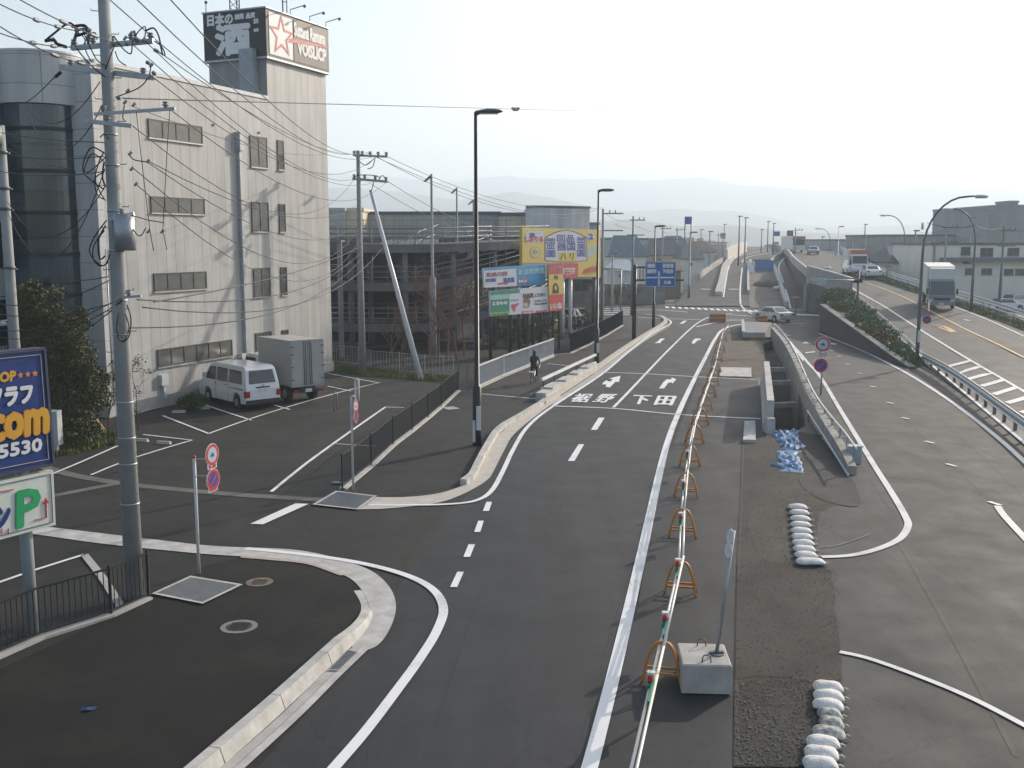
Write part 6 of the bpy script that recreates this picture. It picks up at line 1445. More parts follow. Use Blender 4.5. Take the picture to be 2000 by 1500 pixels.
def van(P, rz, label):
    t = thing('parked_van', label, 'van', P, rz); w = 1.7; tum = lambda z: 0.0 if z < 1.0 else (z - 1.0) * .13
    prof = [(-2.30, .28), (-2.36, .42), (-2.36, .95), (-2.30, 1.25), (-2.16, 1.80), (-2.06, 1.92), (-1.85, 1.97), (.75, 1.97), (1.08, 1.90), (1.30, 1.78), (1.88, 1.15), (2.15, 1.02), (2.33, .88), (2.36, .45), (2.30, .28)]
    prof = prof[::-1]
    body = car_body(prof, w, tum, [-1.42, 1.42], .39); b = build(body, 'body', WHITE_CAR, t)
    bv_ = b.modifiers.new('soft', 'BEVEL'); bv_.width = .045; bv_.segments = 3; bv_.limit_method = 'ANGLE'; bv_.angle_limit = radians(35)
    for q in ([(.62, 1.15), (1.62, 1.15), (1.20, 1.72), (.62, 1.76)], [(-.55, 1.15), (.48, 1.15), (.48, 1.76), (-.55, 1.76)], [(-1.95, 1.17), (-.72, 1.17), (-.72, 1.76), (-1.86, 1.74)]):
        build(side_pane(q, w, tum), 'side_window', GLASS_D, t)
    mb = MB(); mb.add([(-2.325, -.66, 1.20), (-2.325, .66, 1.20), (-2.20, .58, 1.78), (-2.20, -.58, 1.78)], [(0, 3, 2, 1)]); build(mb, 'rear_window', GLASS_D, t)
    mb = MB(); mb.add([(1.86, -.72, 1.20), (1.86, .72, 1.20), (1.34, .62, 1.77), (1.34, -.62, 1.77)], [(0, 1, 2, 3)]); build(mb, 'windscreen', GLASS_D, t)
    for s_ in (1, -1):
        boxpart('tail_light', TAIL, t, (-2.385, -2.30, s_ * .70 - .10 * (1 if s_ > 0 else 0), s_ * .70 + .10 * (0 if s_ > 0 else 1) + .05 * s_ * 0, .62, .92)) if False else None
        y0, y1 = sorted((s_ * .66, s_ * .862)); boxpart('tail_light', TAIL, t, (-2.385, -2.20, y0, y1, .60, .88))
        y0, y1 = sorted((s_ * .55, s_ * .83)); boxpart('headlight', LAMPG, t, (2.25, 2.375, y0, y1, .72, .92))
        boxpart('sliding_rail', TRIM, t, (-2.1, -.8, *sorted((s_ * .848, s_ * .862)), .93, .96))
        y0, y1 = sorted((s_ * .86, s_ * 1.04)); boxpart('mirror', WHITE_CAR, t, (1.42, 1.52, y0, y1, 1.2, 1.42))
        mb = MB(); mb.box(.5, .62, *sorted((s_ * .855, s_ * .872)), 1.0, 1.04); mb.box(-.5, -.38, *sorted((s_ * .855, s_ * .872)), 1.0, 1.04); build(mb, 'door_handle', TRIM, t)
        boxpart('door_seam', TRIM, t, (.55, .565, *sorted((s_ * .847, s_ * .855)), .36, 1.14), (-.65, -.635, *sorted((s_ * .847, s_ * .855)), .36, 1.14))
    boxpart('rear_bumper', TRIM, t, (-2.42, -2.28, -.84, .84, .3, .48)); boxpart('front_bumper', TRIM, t, (2.28, 2.42, -.84, .84, .3, .48))
    boxpart('number_plate', PLATE, t, (-2.38, -2.355, -.18, .16, .80, .96)); boxpart('grille', TRIM, t, (-2.375, -2.35, -.34, .34, 1.0, 1.06))
    mb = MB(); mb.disc((-2.365, 0, 1.11), .05, (-1, 0, 0), 12, .012); build(mb, 'badge', STEEL, t)
    for x in (-1.42, 1.42):
        for y in (-.75, .75): wheel(t, x, y, .31)
    boxpart('underbody', TRIM, t, (-2.2, 2.2, -.7, .7, .22, .5))
    return t
V0 = G(462, 799); V1 = G(416, 774); h = Vector((-.67, .74, 0)).normalized(); lft = Vector((-h.y, h.x, 0))
vc = V0 + h * 1.42 - lft * .85; van(vc, atan2(h.y, h.x), 'white delivery van parked against the facade, tail towards the lane')
def boxtruck(P, rz, label, cabm, boxm, L_=3.1, W=1.85, zf=.75, zt=2.75, cabh=2.0, name='box_truck', fr=None, front_band=None, seam=True):
    t = thing(name, label, 'truck', P, rz)
    x1 = L_ / 2; mb = MB(); mb.box(-x1, x1, -W / 2, W / 2, zf, zt); b = build(mb, 'cargo_box', boxm, t)
    bv_ = b.modifiers.new('soft', 'BEVEL'); bv_.width = .03; bv_.segments = 2
    mb = MB()
    for y in (-W / 2 - .004, W / 2 - .046):
        for z in (zf, zt - .07): mb.box(-x1 - .012, x1 + .012, y, y + .05, z, z + .07)
    for y in (-W / 2 - .012, W / 2 - .05): mb.box(-x1 - .015, -x1 + .05, y, y + .062, zf, zt)
    mb.box(-x1 - .014, -x1 + .02, -W / 2, W / 2, zf - .02, zf + .06); mb.box(-x1 - .014, -x1 + .02, -W / 2, W / 2, zt - .06, zt + .01); build(mb, 'edge_trim', STEEL, b)
    for s_ in (-1, 1):
        y0, y1 = sorted((s_ * .02, s_ * (W / 2 - .06))); mb = MB(); mb.box(-x1 - .022, -x1 - .002, y0, y1, zf + .08, zt - .08); d = build(mb, 'rear_door', boxm, t)
        mb = MB()
        for y in (s_ * .1, s_ * .2): mb.tube([(-x1 - .045, y, zf + .05), (-x1 - .045, y, zt - .05)], .016, 6)
        for z in (.3, .9, 1.5, 1.85):
            if zf + z < zt: mb.box(-x1 - .05, -x1 - .02, *sorted((s_ * (W / 2 - .14), s_ * (W / 2 - .0))), zf + z, zf + z + .05)
        build(mb, 'lock_rod', STEEL_D, d)
    boxpart('chassis', TRIM, t, (-x1 + .1, x1 + 1.5, -.4, .4, .45, zf - .01), (-x1 - .02, -x1 + .1, -W / 2 + .1, W / 2 - .1, .48, .62))
    for s_ in (-1, 1):
        y0, y1 = sorted((s_ * (W / 2 - .34), s_ * (W / 2 - .06))); boxpart('tail_light', TAIL, t, (-x1 - .05, -x1 - .02, y0, y1, .5, .6))
    boxpart('number_plate', PLATE, t, (-x1 - .06, -x1 - .035, -.17, .17, .5, .66))
    cx = x1 + .08; cl = 1.65; cw = W - .1; prof = [(cx + cl, .42), (cx + cl + .02, 1.15), (cx + cl - .25, cabh - .12), (cx + cl - .38, cabh), (cx + .1, cabh), (cx, cabh - .1), (cx, .5)]
    tum = lambda z: 0 if z < 1.2 else (z - 1.2) * .08
    vs = [(x, cw / 2 - tum(z), z) for x, z in prof] + [(x, -cw / 2 + tum(z), z) for x, z in prof]; n = 7
    mb = MB(); mb.add(vs, [tuple(range(n)), tuple(reversed(range(n, 2 * n)))] + [(i, n + i, n + (i + 1) % n, (i + 1) % n) for i in range(n)]); c = build(mb, 'cab', cabm, t)
    bv_ = c.modifiers.new('soft', 'BEVEL'); bv_.width = .05; bv_.segments = 3
    zz = cabh - .18; mb = MB(); mb.add([(cx + cl + .022, -cw / 2 + .1, 1.22), (cx + cl + .022, cw / 2 - .1, 1.22), (cx + cl - .2, cw / 2 - .14, zz), (cx + cl - .2, -cw / 2 + .14, zz)], [(0, 1, 2, 3)]); build(mb, 'windscreen', GLASS_D, c)
    build(side_pane([(cx + .35, 1.25), (cx + cl - .1, 1.25), (cx + cl - .3, zz), (cx + .35, zz)], cw, tum), 'side_window', GLASS_D, c)
    boxpart('grille', TRIM, c, (cx + cl + .015, cx + cl + .035, -cw * .3, cw * .3, .8, .98)); boxpart('bumper', fr or STEEL, c, (cx + cl - .05, cx + cl + .1, -cw / 2, cw / 2, .36, .62))
    boxpart('number_plate', PLATE, c, (cx + cl + .1, cx + cl + .12, -.2, .2, .42, .58))
    for s_ in (-1, 1):
        y0, y1 = sorted((s_ * cw * .34, s_ * cw * .49)); boxpart('headlight', LAMPG, c, (cx + cl + .0, cx + cl + .045, y0, y1, .68, .86))
        y0, y1 = sorted((s_ * (cw / 2 + .04), s_ * (cw / 2 + .2))); boxpart('mirror', TRIM, c, (cx + cl - .1, cx + cl, y0, y1, 1.3, 1.75))
    if front_band: boxpart('wind_deflector', front_band, c, (cx + .25, cx + cl - .55, -cw / 2 + .08, cw / 2 - .08, cabh - .02, zt - .08))
    for x, y in ((-x1 + .8, W / 2 - .2), (-x1 + .8, -W / 2 + .2), (cx + .8, W / 2 - .16), (cx + .8, -W / 2 + .16)): wheel(t, x, y, .38, .26)
    return t
SILV = mat('silver_box_panel', (.40, .39, .37), rough=.45, var=.06); WBOX = mat('white_box_panel', (.70, .68, .64), rough=.5, var=.05)
T0 = G(573, 790); hT = h; lT = lft
tc_ = T0 + hT * 1.7 - lT * .9; boxtruck(tc_, atan2(hT.y, hT.x), 'silver box truck with double rear doors parked beside the white van', WHITE_CAR, SILV, L_=3.1, W=1.75, zf=.78, zt=2.95, cabh=2.05)
def hp(px, py): return S(px, py, zh, .06)
def on_road(px, py, to_cam, table=(HL)):
    p = hp(px, py); d = Vector((.22, 1, 0)).normalized(); return p, d
p = hp(1838, 604); d = Vector((-.30, -1, 0)).normalized(); pit_ = math.atan((zh(p.y + 3) - zh(p.y)) / 3)
bt = boxtruck(p - d * 3.9, atan2(d.y, d.x), 'box truck with grey green cab and cream box driving towards the viewer', mat('cab_grey_green', (.24, .28, .29), rough=.35, coat=.4), WBOX, L_=4.6, W=2.2, zf=1.0, zt=3.5, cabh=2.55, name='box_truck', fr=mat('cab_grey_green', (.13, .16, .17)), front_band=WBOX)
bt.rotation_euler[1] = pit_; bt.location.z = zh(bt.location.y) + .06
p = hp(1674, 536); d = Vector((-.12, -1, 0)).normalized()
bt = boxtruck(p - d * 2.2, atan2(d.y, d.x), 'small lorry with an orange framed front behind the white cars on the highway', WHITE_CAR, WBOX, L_=3.4, W=2.0, zf=.8, zt=2.9, cabh=2.3, name='box_truck', front_band=mat('orange_cab', (.50, .17, .08)))
bt.location.z = zh(bt.location.y) + .06
def sedan(P, rz, label, m, kind='sedan', name='car', cat='car', grp=None, pitch=0.0):
    t = thing(name, label, cat, P, rz, grp); w = 1.7; tum = lambda z: .02 if z < .85 else .02 + (z - .85) * .35
    if kind == 'sedan': prof = [(2.15, .3), (2.2, .62), (2.05, .78), (1.05, .92), (.45, 1.36), (-.75, 1.40), (-1.45, 1.0), (-2.1, .93), (-2.2, .7), (-2.15, .3)]; sw = [(.85, .93), (.42, 1.30), (-.72, 1.33), (-1.25, .98)]; fw = (1.0, .95, .5, 1.32); rw = (-1.42, 1.03, -.82, 1.36)
    else: prof = [(2.1, .35), (2.15, .75), (1.95, .98), (1.25, 1.08), (.6, 1.62), (-1.75, 1.66), (-2.1, 1.1), (-2.15, .8), (-2.1, .35)]; sw = [(1.05, 1.1), (.56, 1.55), (-1.6, 1.57), (-1.85, 1.12)]; fw = (1.2, 1.12, .66, 1.57); rw = (-2.07, 1.16, -1.83, 1.58)
    b = build(car_body(prof, w, tum, [-1.3, 1.35], .37, .24), 'body', m, t); bv_ = b.modifiers.new('soft', 'BEVEL'); bv_.width = .05; bv_.segments = 3; bv_.limit_method = 'ANGLE'; bv_.angle_limit = radians(30)
    build(side_pane(sw, w, tum, .02), 'side_window', GLASS_D, t)
    mb = MB(); x0, z0, x1, z1 = fw; e = .03; mb.add([(x0 + e, -.62, z0), (x0 + e, .62, z0), (x1 + e, .52, z1), (x1 + e, -.52, z1)], [(0, 1, 2, 3)]); build(mb, 'windscreen', GLASS_D, t)
    x0, z0, x1, z1 = rw; mb = MB(); mb.add([(x0 - e, .6, z0), (x0 - e, -.6, z0), (x1 - e, -.5, z1), (x1 - e, .5, z1)], [(0, 1, 2, 3)]); build(mb, 'rear_window', GLASS_D, t)
    for s_ in (-1, 1):
        y0, y1 = sorted((s_ * .5, s_ * .8)); zl = .68 if kind == 'sedan' else .85
        boxpart('tail_light', TAIL, t, (-2.22, -2.1, y0, y1, zl, zl + .14)); boxpart('headlight', LAMPG, t, (2.08, 2.2, y0, y1, zl - .1, zl + .04))
    boxpart('number_plate', PLATE, t, (-2.225, -2.19, -.17, .17, .5, .62), (2.19, 2.225, -.17, .17, .42, .54))
    for x in (-1.3, 1.35):
        for y in (-.74, .74): wheel(t, x, y, .31)
    t.rotation_euler[1] = pitch; return t
SIL = mat('silver_car_paint', (.30, .36, .39), rough=.3, coat=.5, metal=.3)
for x, y, hd, lb, m, k in [(1707, 545, (.15, 1), 'white saloon driving away beyond the box truck on the highway', WHITE_CAR, 'sedan'), (1671, 538, (-.12, -1), 'white estate car in front of the small lorry on the highway', WHITE_CAR, 'suv')]:
    p = hp(x, y); d = Vector((hd[0], hd[1], 0)).normalized(); p = p + (d * 2.1 if hd[1] > 0 else -d * 2.1); p.z = zh(p.y) + .06; sedan(p, atan2(d.y, d.x), lb, m, k)
p = hp(1560, 493); bt = thing('bus', 'tiny pale bus at the crest of the highway', 'bus', p); mb = MB(); mb.box(-1.15, 1.15, 0, 8, .4, 2.9); build(mb, 'body', WBOX, bt); boxpart('windscreen', GLASS_D, bt, (-1.05, 1.05, -.03, -.003, 1.3, 2.3)); boxpart('front_panel', mat('orange_cab', (.50, .17, .08)), bt, (-1.1, 1.1, -.02, -.003, 2.35, 2.8))
for x in (-.95, .95):
    for y in (1.6, 6.2): mb = MB(); mb.cyl((x - .12, y, .45), .45, .24, 14, axis='x'); build(mb, 'wheel', RUBBER, bt)
for i, (x, y, Y) in enumerate([(1536, 486, 205), (1588, 497, 165), (1516, 484, 250)]):
    p = hp(x, y); sedan(p, atan2(-1, -.2) if i % 2 else atan2(1, .3), ['tiny white car near the crest of the highway', 'far pale car on the highway left of the lamp', 'farthest car, a dot on the crest'][i], SIL if i else WHITE_CAR)
p = G(1518, 630); sedan(p + Vector((0, 1.6, 0)), radians(112), 'small pale silver car crossing at the junction', mat('pale_silver_paint', (.55, .60, .62), rough=.3, coat=.5), 'sedan')
p = G(1120, 628); p = Vector((A(1128, 620, 92).x, 92, .0)); sedan(p, radians(60), 'white car parked behind the posts of the yellow billboard', WHITE_CAR, 'suv')
for i, (x, Y, m, k, lb) in enumerate([(1962, 112, WHITE_CAR, 'sedan', 'white car parked below the highway, left one at the right edge'), (1990, 116, SIL, 'suv', 'silver car parked at the right edge of the picture'), (1938, 122, WHITE_CAR, 'suv', 'white car parked in front of the beige two storey building'), (1970, 132, mat('red_van_paint', (.38, .04, .03), rough=.35, coat=.4), 'suv', 'red car parked close to the beige two storey building')]):
    sedan(Vector((A(x, 590, Y).x, Y, 0)), radians(10 + 20 * i), lb, m, k)
# works barriers at the junction
for (x, y, w_, lb) in [(1401, 629, 1.5, 'orange red works barrier standing on the junction'), (1488, 633, .9, 'reddish works barrier beside the pale silver car')]:
    p = G(x, y); t = thing('works_barrier', lb, 'barrier', p, 0.05); mb = MB(); mb.add([(-w_ / 2, -.25, 0), (w_ / 2, -.25, 0), (w_ / 2, .25, 0), (-w_ / 2, .25, 0), (-w_ / 2, -.12, .72), (w_ / 2, -.12, .72), (w_ / 2, .12, .72), (-w_ / 2, .12, .72)], [(0, 3, 2, 1), (4, 5, 6, 7), (0, 1, 5, 4), (1, 2, 6, 5), (2, 3, 7, 6), (3, 0, 4, 7)]); build(mb, 'body', mat('works_red', (.38, .10, .06), rough=.5, var=.3, scale=4), t)
    mb = MB(); mb.bar((-w_ / 2, -.22, .4), (w_ / 2, -.22, .4), .04, .12); mb.bar((-w_ / 2, 0, .75), (w_ / 2, 0, .75), .06); build(mb, 'band', mat('works_yellow', (.5, .4, .1)), t)

# ------------------------------------------------------------------ people
def figure(root, joints, edges, m, name='body', lv=1):
    me = bpy.data.meshes.new(name); me.from_pydata([j[0] for j in joints], edges, []); me.update(); me.materials.append(m)
    o = link(name, me, root); sk = o.modifiers.new('skin', 'SKIN'); sk.use_smooth_shade = True
    for i, j in enumerate(joints): me.skin_vertices[0].data[i].radius = (j[1], j[1] if len(j) < 3 else j[2])
    me.skin_vertices[0].data[0].use_root = True
    s_ = o.modifiers.new('sub', 'SUBSURF'); s_.levels = lv; s_.render_levels = lv; return o
SKIN = mat('skin', (.42, .27, .19), rough=.6, var=.05); DARKC = mat('dark_clothes', (.022, .02, .022), rough=.85, var=.3); HAIR = mat('dark_hair', (.02, .015, .012), rough=.6)
cp = G(1043, 749); ch_ = Vector((.25, 1, 0)).normalized()
cyc = thing('person', 'cyclist in dark clothes riding away on the pavement beside the white railing', 'person', cp, atan2(ch_.y, ch_.x))
# frame: x forward, z up ; seated on the saddle at .85
J = [((-.18, 0, .92), .14, .12), ((-.08, 0, 1.15), .14, .17), ((.06, 0, 1.40), .13, .19), ((.10, 0, 1.52), .055), ((.12, 0, 1.60), .06),
     ((.07, .19, 1.40), .06), ((.22, .24, 1.15), .05), ((.42, .22, 1.02), .035), ((.07, -.19, 1.40), .06), ((.22, -.24, 1.15), .05), ((.42, -.22, 1.02), .035),
     ((-.14, .10, .88), .10), ((.22, .12, .66), .075), ((.04, .12, .28), .05), ((.16, .12, .24), .04), ((-.14, -.10, .88), .10), ((.20, -.12, .82), .075), ((.12, -.12, .42), .05), ((.24, -.12, .40), .04),
     ((.46, .21, 1.01), .025), ((.46, -.21, 1.01), .025)]
E_ = [(0, 1), (1, 2), (2, 3), (3, 4), (2, 5), (5, 6), (6, 7), (2, 8), (8, 9), (9, 10), (0, 11), (11, 12), (12, 13), (13, 14), (0, 15), (15, 16), (16, 17), (17, 18), (7, 19), (10, 20)]
figure(cyc, J, E_, DARKC)
mb = MB(); mb.ball((.14, 0, 1.64), (.10, .08, .12), 12, 8); mb.ball((.235, 0, 1.62), (.02, .015, .02), 6, 4); mb.ball((.13, .085, 1.63), (.02, .012, .03), 6, 4); mb.ball((.13, -.085, 1.63), (.02, .012, .03), 6, 4); build(mb, 'head', SKIN, cyc)
mb = MB(); mb.ball((.115, 0, 1.67), (.115, .095, .115), 12, 7); mb.ball((.05, 0, 1.58), (.06, .08, .1), 8, 6); build(mb, 'hair', HAIR, cyc)
mb = MB()
for s_ in (-1, 1):
    for k in range(4): mb.tube([(.45, s_ * (.185 + k * .02), 1.02), (.49, s_ * (.185 + k * .02), 1.01), (.50, s_ * (.185 + k * .02), .98)], .009, 5)
    mb.tube([(.44, s_ * .18, 1.0), (.47, s_ * .16, .99)], .01, 5)
build(mb, 'fingers', SKIN, cyc)
bk = thing('bicycle', 'city bicycle with a pale front basket ridden by the cyclist in dark clothes', 'bicycle', cp, atan2(ch_.y, ch_.x))
for x in (-.5, .58):
    mb = MB(); pts = [(x + .32 * cos(2 * pi * i / 24), 0, .33 + .32 * sin(2 * pi * i / 24)) for i in range(25)]; mb.tube(pts, .018, 6, caps=False); wv = build(mb, 'wheel', RUBBER, bk)
    mb = MB()
    for i in range(12): mb.tube([(x, 0, .33), (x + .31 * cos(2 * pi * i / 12), 0, .33 + .31 * sin(2 * pi * i / 12))], .002, 3)
    build(mb, 'spokes', STEEL_L, wv)
mb = MB(); mb.tube([(-.5, 0, .33), (-.05, 0, .3), (.4, 0, .75)], .018, 6); mb.tube([(-.05, 0, .3), (-.2, 0, .8)], .018, 6); mb.tube([(-.5, 0, .33), (-.17, 0, .7)], .012, 6); mb.tube([(.58, 0, .33), (.44, 0, .72), (.4, 0, .98)], .016, 6); build(mb, 'frame', SIL, bk)
mb = MB(); mb.tube([(.36, .26, 1.0), (.48, .2, 1.0), (.42, 0, .97), (.48, -.2, 1.0), (.36, -.26, 1.0)], .012, 6); build(mb, 'handlebar', STEEL, bk)
mb = MB(); mb.ball((-.2, 0, .83), (.13, .08, .04), 8, 5); build(mb, 'saddle', BLACK_M, bk)
mb = MB(); mb.add([(.5, -.15, .75), (.72, -.15, .75), (.72, .15, .75), (.5, .15, .75), (.47, -.2, 1.0), (.8, -.2, 1.02), (.8, .2, 1.02), (.47, .2, 1.0)], [(0, 3, 2, 1), (0, 1, 5, 4), (1, 2, 6, 5), (2, 3, 7, 6), (3, 0, 4, 7)]); build(mb, 'basket', STEEL_L, bk)
mb = MB(); mb.tube([(-.5, -.06, .45), (-.7, -.06, .62), (-.5, 0, .68), (-.3, 0, .68)], .01, 5); mb.box(-.8, -.45, -.12, .12, .68, .72); build(mb, 'carrier', STEEL_L, bk)
wk = Vector((A(1086, 655, 76).x, 76, 0)); w1 = thing('person', 'worker in a yellow vest half hidden behind the advert board posts', 'person', wk, 0)
J = [((0, 0, .92), .15, .11), ((0, 0, 1.15), .15, .12), ((0, 0, 1.40), .17, .12), ((0, 0, 1.50), .055), ((0, 0, 1.56), .055), ((.20, 0, 1.40), .06), ((.26, -.02, 1.12), .045), ((.27, -.12, .88), .035), ((-.20, 0, 1.40), .06), ((-.26, -.02, 1.12), .045), ((-.25, -.12, .9), .035),
     ((.10, 0, .86), .09), ((.11, -.02, .48), .065), ((.11, .02, .08), .045), ((.11, -.12, .05), .04), ((-.10, 0, .86), .09), ((-.11, .02, .48), .065), ((-.11, .05, .08), .045), ((-.11, -.1, .05), .04)]
figure(w1, J, [(0, 1), (1, 2), (2, 3), (3, 4), (2, 5), (5, 6), (6, 7), (2, 8), (8, 9), (9, 10), (0, 11), (11, 12), (12, 13), (13, 14), (0, 15), (15, 16), (16, 17), (17, 18)], mat('grey_workwear', (.22, .23, .25), rough=.8))
mb = MB(); mb.prism([(-.21, -.15), (.21, -.15), (.21, .15), (-.21, .15)], 1.0, 1.47); v_ = build(mb, 'vest', mat('vest_yellow', (.55, .62, .04), rough=.6), w1); bv_ = v_.modifiers.new('b', 'BEVEL'); bv_.width = .06; bv_.segments = 2
mb = MB(); mb.ball((0, -.01, 1.65), (.085, .1, .12), 10, 7); mb.ball((0, -.11, 1.63), (.015, .02, .02), 5, 4); build(mb, 'head', SKIN, w1)
mb = MB(); mb.ball((0, 0, 1.70), (.12, .14, .09), 10, 6); build(mb, 'helmet', SIGNWHITE, w1)

# ------------------------------------------------------------------ advert boards
DB = Vector((.585, .81, 0)).normalized(); NB = Vector((DB.y, -DB.x, 0))
def adboard(t, px, m, P0, name='board', th=.12, out=0.0):
    """flat panel through four picture corners on the board's plane (TL, TR, BR, BL)"""
    O_ = t.location; q = [PL(x, y, P0, DB) - O_ + NB * out for x, y in px]; mb = MB()
    v = q + [p - NB * th for p in q]; mb.add(v, [(3, 2, 1, 0), (4, 5, 6, 7), (0, 1, 5, 4), (1, 2, 6, 5), (2, 3, 7, 6), (3, 0, 4, 7)]); return build(mb, name, m, t)
def adtext(t, parent, tx, px, m, P0, out=.012, fat=.02):
    O_ = t.location; q = [PL(x, y, P0, DB) - O_ + NB * out for x, y in px]; mb = MB(); warp(mb, text_mesh(tx), *q, fat=fat); return build(mb, 'lettering', m, parent)
def adpoly(t, parent, px, m, P0, name, out=.006):
    O_ = t.location; mb = MB(); mb.add([PL(x, y, P0, DB) - O_ + NB * out for x, y in px], [tuple(range(len(px)))]); return build(mb, name, m, parent)
def adposts(t, xs, P0, ytop, m, r=.09, name='post'):
    for x in xs:
        p = PL(x, 600, P0, DB) - NB * .22; z = PL(x, ytop, P0, DB).z; mb = MB(); mb.tube([(p.x - t.location.x, p.y - t.location.y, 0), (p.x - t.location.x, p.y - t.location.y, z)], r, 8); build(mb, name, m, t)
def R4(x0, y0, x1, y1, s=-.07): return [(x0, y0), (x1, y0 + (x1 - x0) * s), (x1, y1 + (x1 - x0) * s), (x0, y1)]
YEL = mat('advert_yellow', (.66, .49, .12), rough=.5, var=.05); DBLUE = mat('advert_navy', (.05, .08, .30), rough=.5); CYAN = mat('advert_cyan', (.04, .26, .50), rough=.45, var=.25, scale=.6); AGREEN = mat('advert_green', (.01, .22, .15), rough=.5); ALGREEN = mat('advert_light_green', (.20, .42, .10), rough=.5)
APINK = mat('advert_pink', (.50, .07, .12), rough=.5); ARED = mat('advert_red', (.58, .06, .06), rough=.5); APALE = mat('advert_pale', (.56, .58, .64), rough=.5, var=.04); AMINT = mat('advert_mint', (.30, .52, .45), rough=.5); ABLK = mat('advert_black', (.03, .03, .03), rough=.5); ABRN = mat('advert_brown', (.18, .10, .05), rough=.5)
P0b = Vector((A(1015, 600, 68).x, 68, 0))
t = thing('advert_board', 'long advert board, white left half and cyan blue right half', 'billboard', P0b)
b = adboard(t, [(944, 524), (1065, 516), (1065, 556), (946, 562)], APALE, P0b)
adpoly(t, b, [(1009, 519.7), (1065, 516), (1065, 556), (1010, 559)], CYAN, P0b, 'cyan_panel'); adpoly(t, b, [(944, 524), (1009, 519.7), (1009, 524), (944, 528.5)], CYAN, P0b, 'cyan_strip', .01)
adtext(t, b, '和泉川田', R4(950, 533, 990, 541), mat('advert_purple', (.30, .10, .14)), P0b); adtext(t, b, '四国', R4(949, 545, 968, 551), DBLUE, P0b); adtext(t, b, '温泉園', R4(983, 543, 1004, 552), DBLUE, P0b); adtext(t, b, 'OPEN', R4(972, 553, 992, 556), ARED, P0b)
adtext(t, b, '創造館開園', R4(1012, 526, 1062, 537), mat('cyan_text', (.30, .52, .58)), P0b, .016); adpoly(t, b, R4(1011, 546, 1030, 553), ARED, P0b, 'red_badge', .012); adtext(t, b, 'SALE', R4(1013, 547.5, 1028, 551.5), SIGNWHITE, P0b, .02)
adposts(t, (962, 1000, 1036, 1058), P0b, 525, STEEL_D)
P1b = P0b + NB * .5
t = thing('advert_board', 'advert board with green left panel and white hair salon panel, lowest of the cluster', 'billboard', P1b)
b = adboard(t, [(957, 569), (1073, 559), (1073, 609), (958, 618)], APALE, P1b)
adpoly(t, b, [(958, 569), (1015, 564), (1015, 572), (958, 577)], AGREEN, P1b, 'green_band'); adpoly(t, b, [(958, 577), (996, 574), (996, 582), (958, 586)], AMINT, P1b, 'mint_band'); adpoly(t, b, [(958, 586), (995, 583), (995, 609), (958, 612)], AGREEN, P1b, 'green_panel', .01); adpoly(t, b, [(958, 611), (995, 608), (995, 614.5), (958, 617.5)], ALGREEN, P1b, 'lime_band', .012)
adtext(t, b, 'ときわの', R4(962, 590, 990, 596), SIGNWHITE, P1b, .018); adtext(t, b, 'みどり店', R4(962, 613.5, 990, 616.5), ABLK, P1b, .02, .01)
adtext(t, b, 'HAIR', R4(1022, 574, 1042, 582), ABLK, P1b, .012, .03); adtext(t, b, 'とぴあい', R4(1045, 573, 1066, 580), ABLK, P1b, .012, .01)
adpoly(t, b, [(1023, 583), (1027, 579), (1032, 581), (1036, 588), (1033, 600), (1022, 601), (1024, 594), (1022, 589)], ABRN, P1b, 'portrait_hair', .01); adpoly(t, b, [(1023, 592), (1029, 591), (1031, 597), (1026, 600), (1022, 598)], mat('advert_face', (.55, .42, .36)), P1b, 'portrait_face', .016)
adtext(t, b, 'この日 こそ', R4(1044, 586, 1066, 590), ABLK, P1b, .012, .01); adtext(t, b, '予約の美容院', R4(1044, 592, 1068, 596), ABLK, P1b, .012, .005); adpoly(t, b, R4(1019, 608, 1041, 614), APINK, P1b, 'pink_band', .01); adpoly(t, b, R4(1046, 607, 1068, 611), APINK, P1b, 'pink_band', .01); adtext(t, b, '無料相談', R4(1022, 609.5, 1038, 612.5), SIGNWHITE, P1b, .016, .005)
adpoly(t, b, [(998, 596), (1002, 593), (1006, 595), (1012, 591), (1014, 594), (1008, 600), (1005, 610), (1000, 603)], APINK, P1b, 'heart_mark', .01); adtext(t, b, 'ビル2F', R4(998, 585, 1012, 588), AGREEN, P1b, .012, .01)
adposts(t, (964, 1003, 1019, 1046, 1062), P1b, 572, BLACK_M)
t = thing('advert_board', 'narrow upright advert board, red above, yellow in the middle, red below', 'billboard', P1b + DB * 5)
P2b = P1b + NB * .1
b = adboard(t, [(1072, 515), (1100, 514), (1100, 606), (1073, 608)], YEL, P2b)
adpoly(t, b, [(1072, 515), (1099, 514), (1099, 535), (1072, 536)], APINK, P2b, 'red_panel'); adpoly(t, b, [(1073, 576), (1100, 574), (1100, 606), (1073, 608)], ARED, P2b, 'red_panel')
adtext(t, b, 'ふるさと', R4(1075, 520, 1096, 526, -.03), mat('pink_text', (.6, .25, .25)), P2b); adtext(t, b, 'いいね', R4(1075, 593, 1097, 604, -.1), SIGNWHITE, P2b, .012, .03); adtext(t, b, '円', R4(1083, 539, 1089, 546, 0), ABLK, P2b)
adpoly(t, b, [(1079, 573), (1080, 558), (1084, 552), (1088, 554), (1091, 561), (1091, 573)], ABLK, P2b, 'figure_mark', .01); adpoly(t, b, [(1082, 562), (1085, 556), (1088, 562), (1086, 568)], YEL, P2b, 'figure_face', .014)
adposts(t, (1076, 1086, 1097), P2b, 520, mat('brown_post', (.10, .075, .055), rough=.7))
P3b = G(1103, 662)
t = thing('billboard', 'huge yellow billboard with a pale arched panel of blue characters', 'billboard', P3b)
b = adboard(t, [(1020, 444), (1173, 449), (1173, 541), (1020, 541)], YEL, P3b, th=.25)
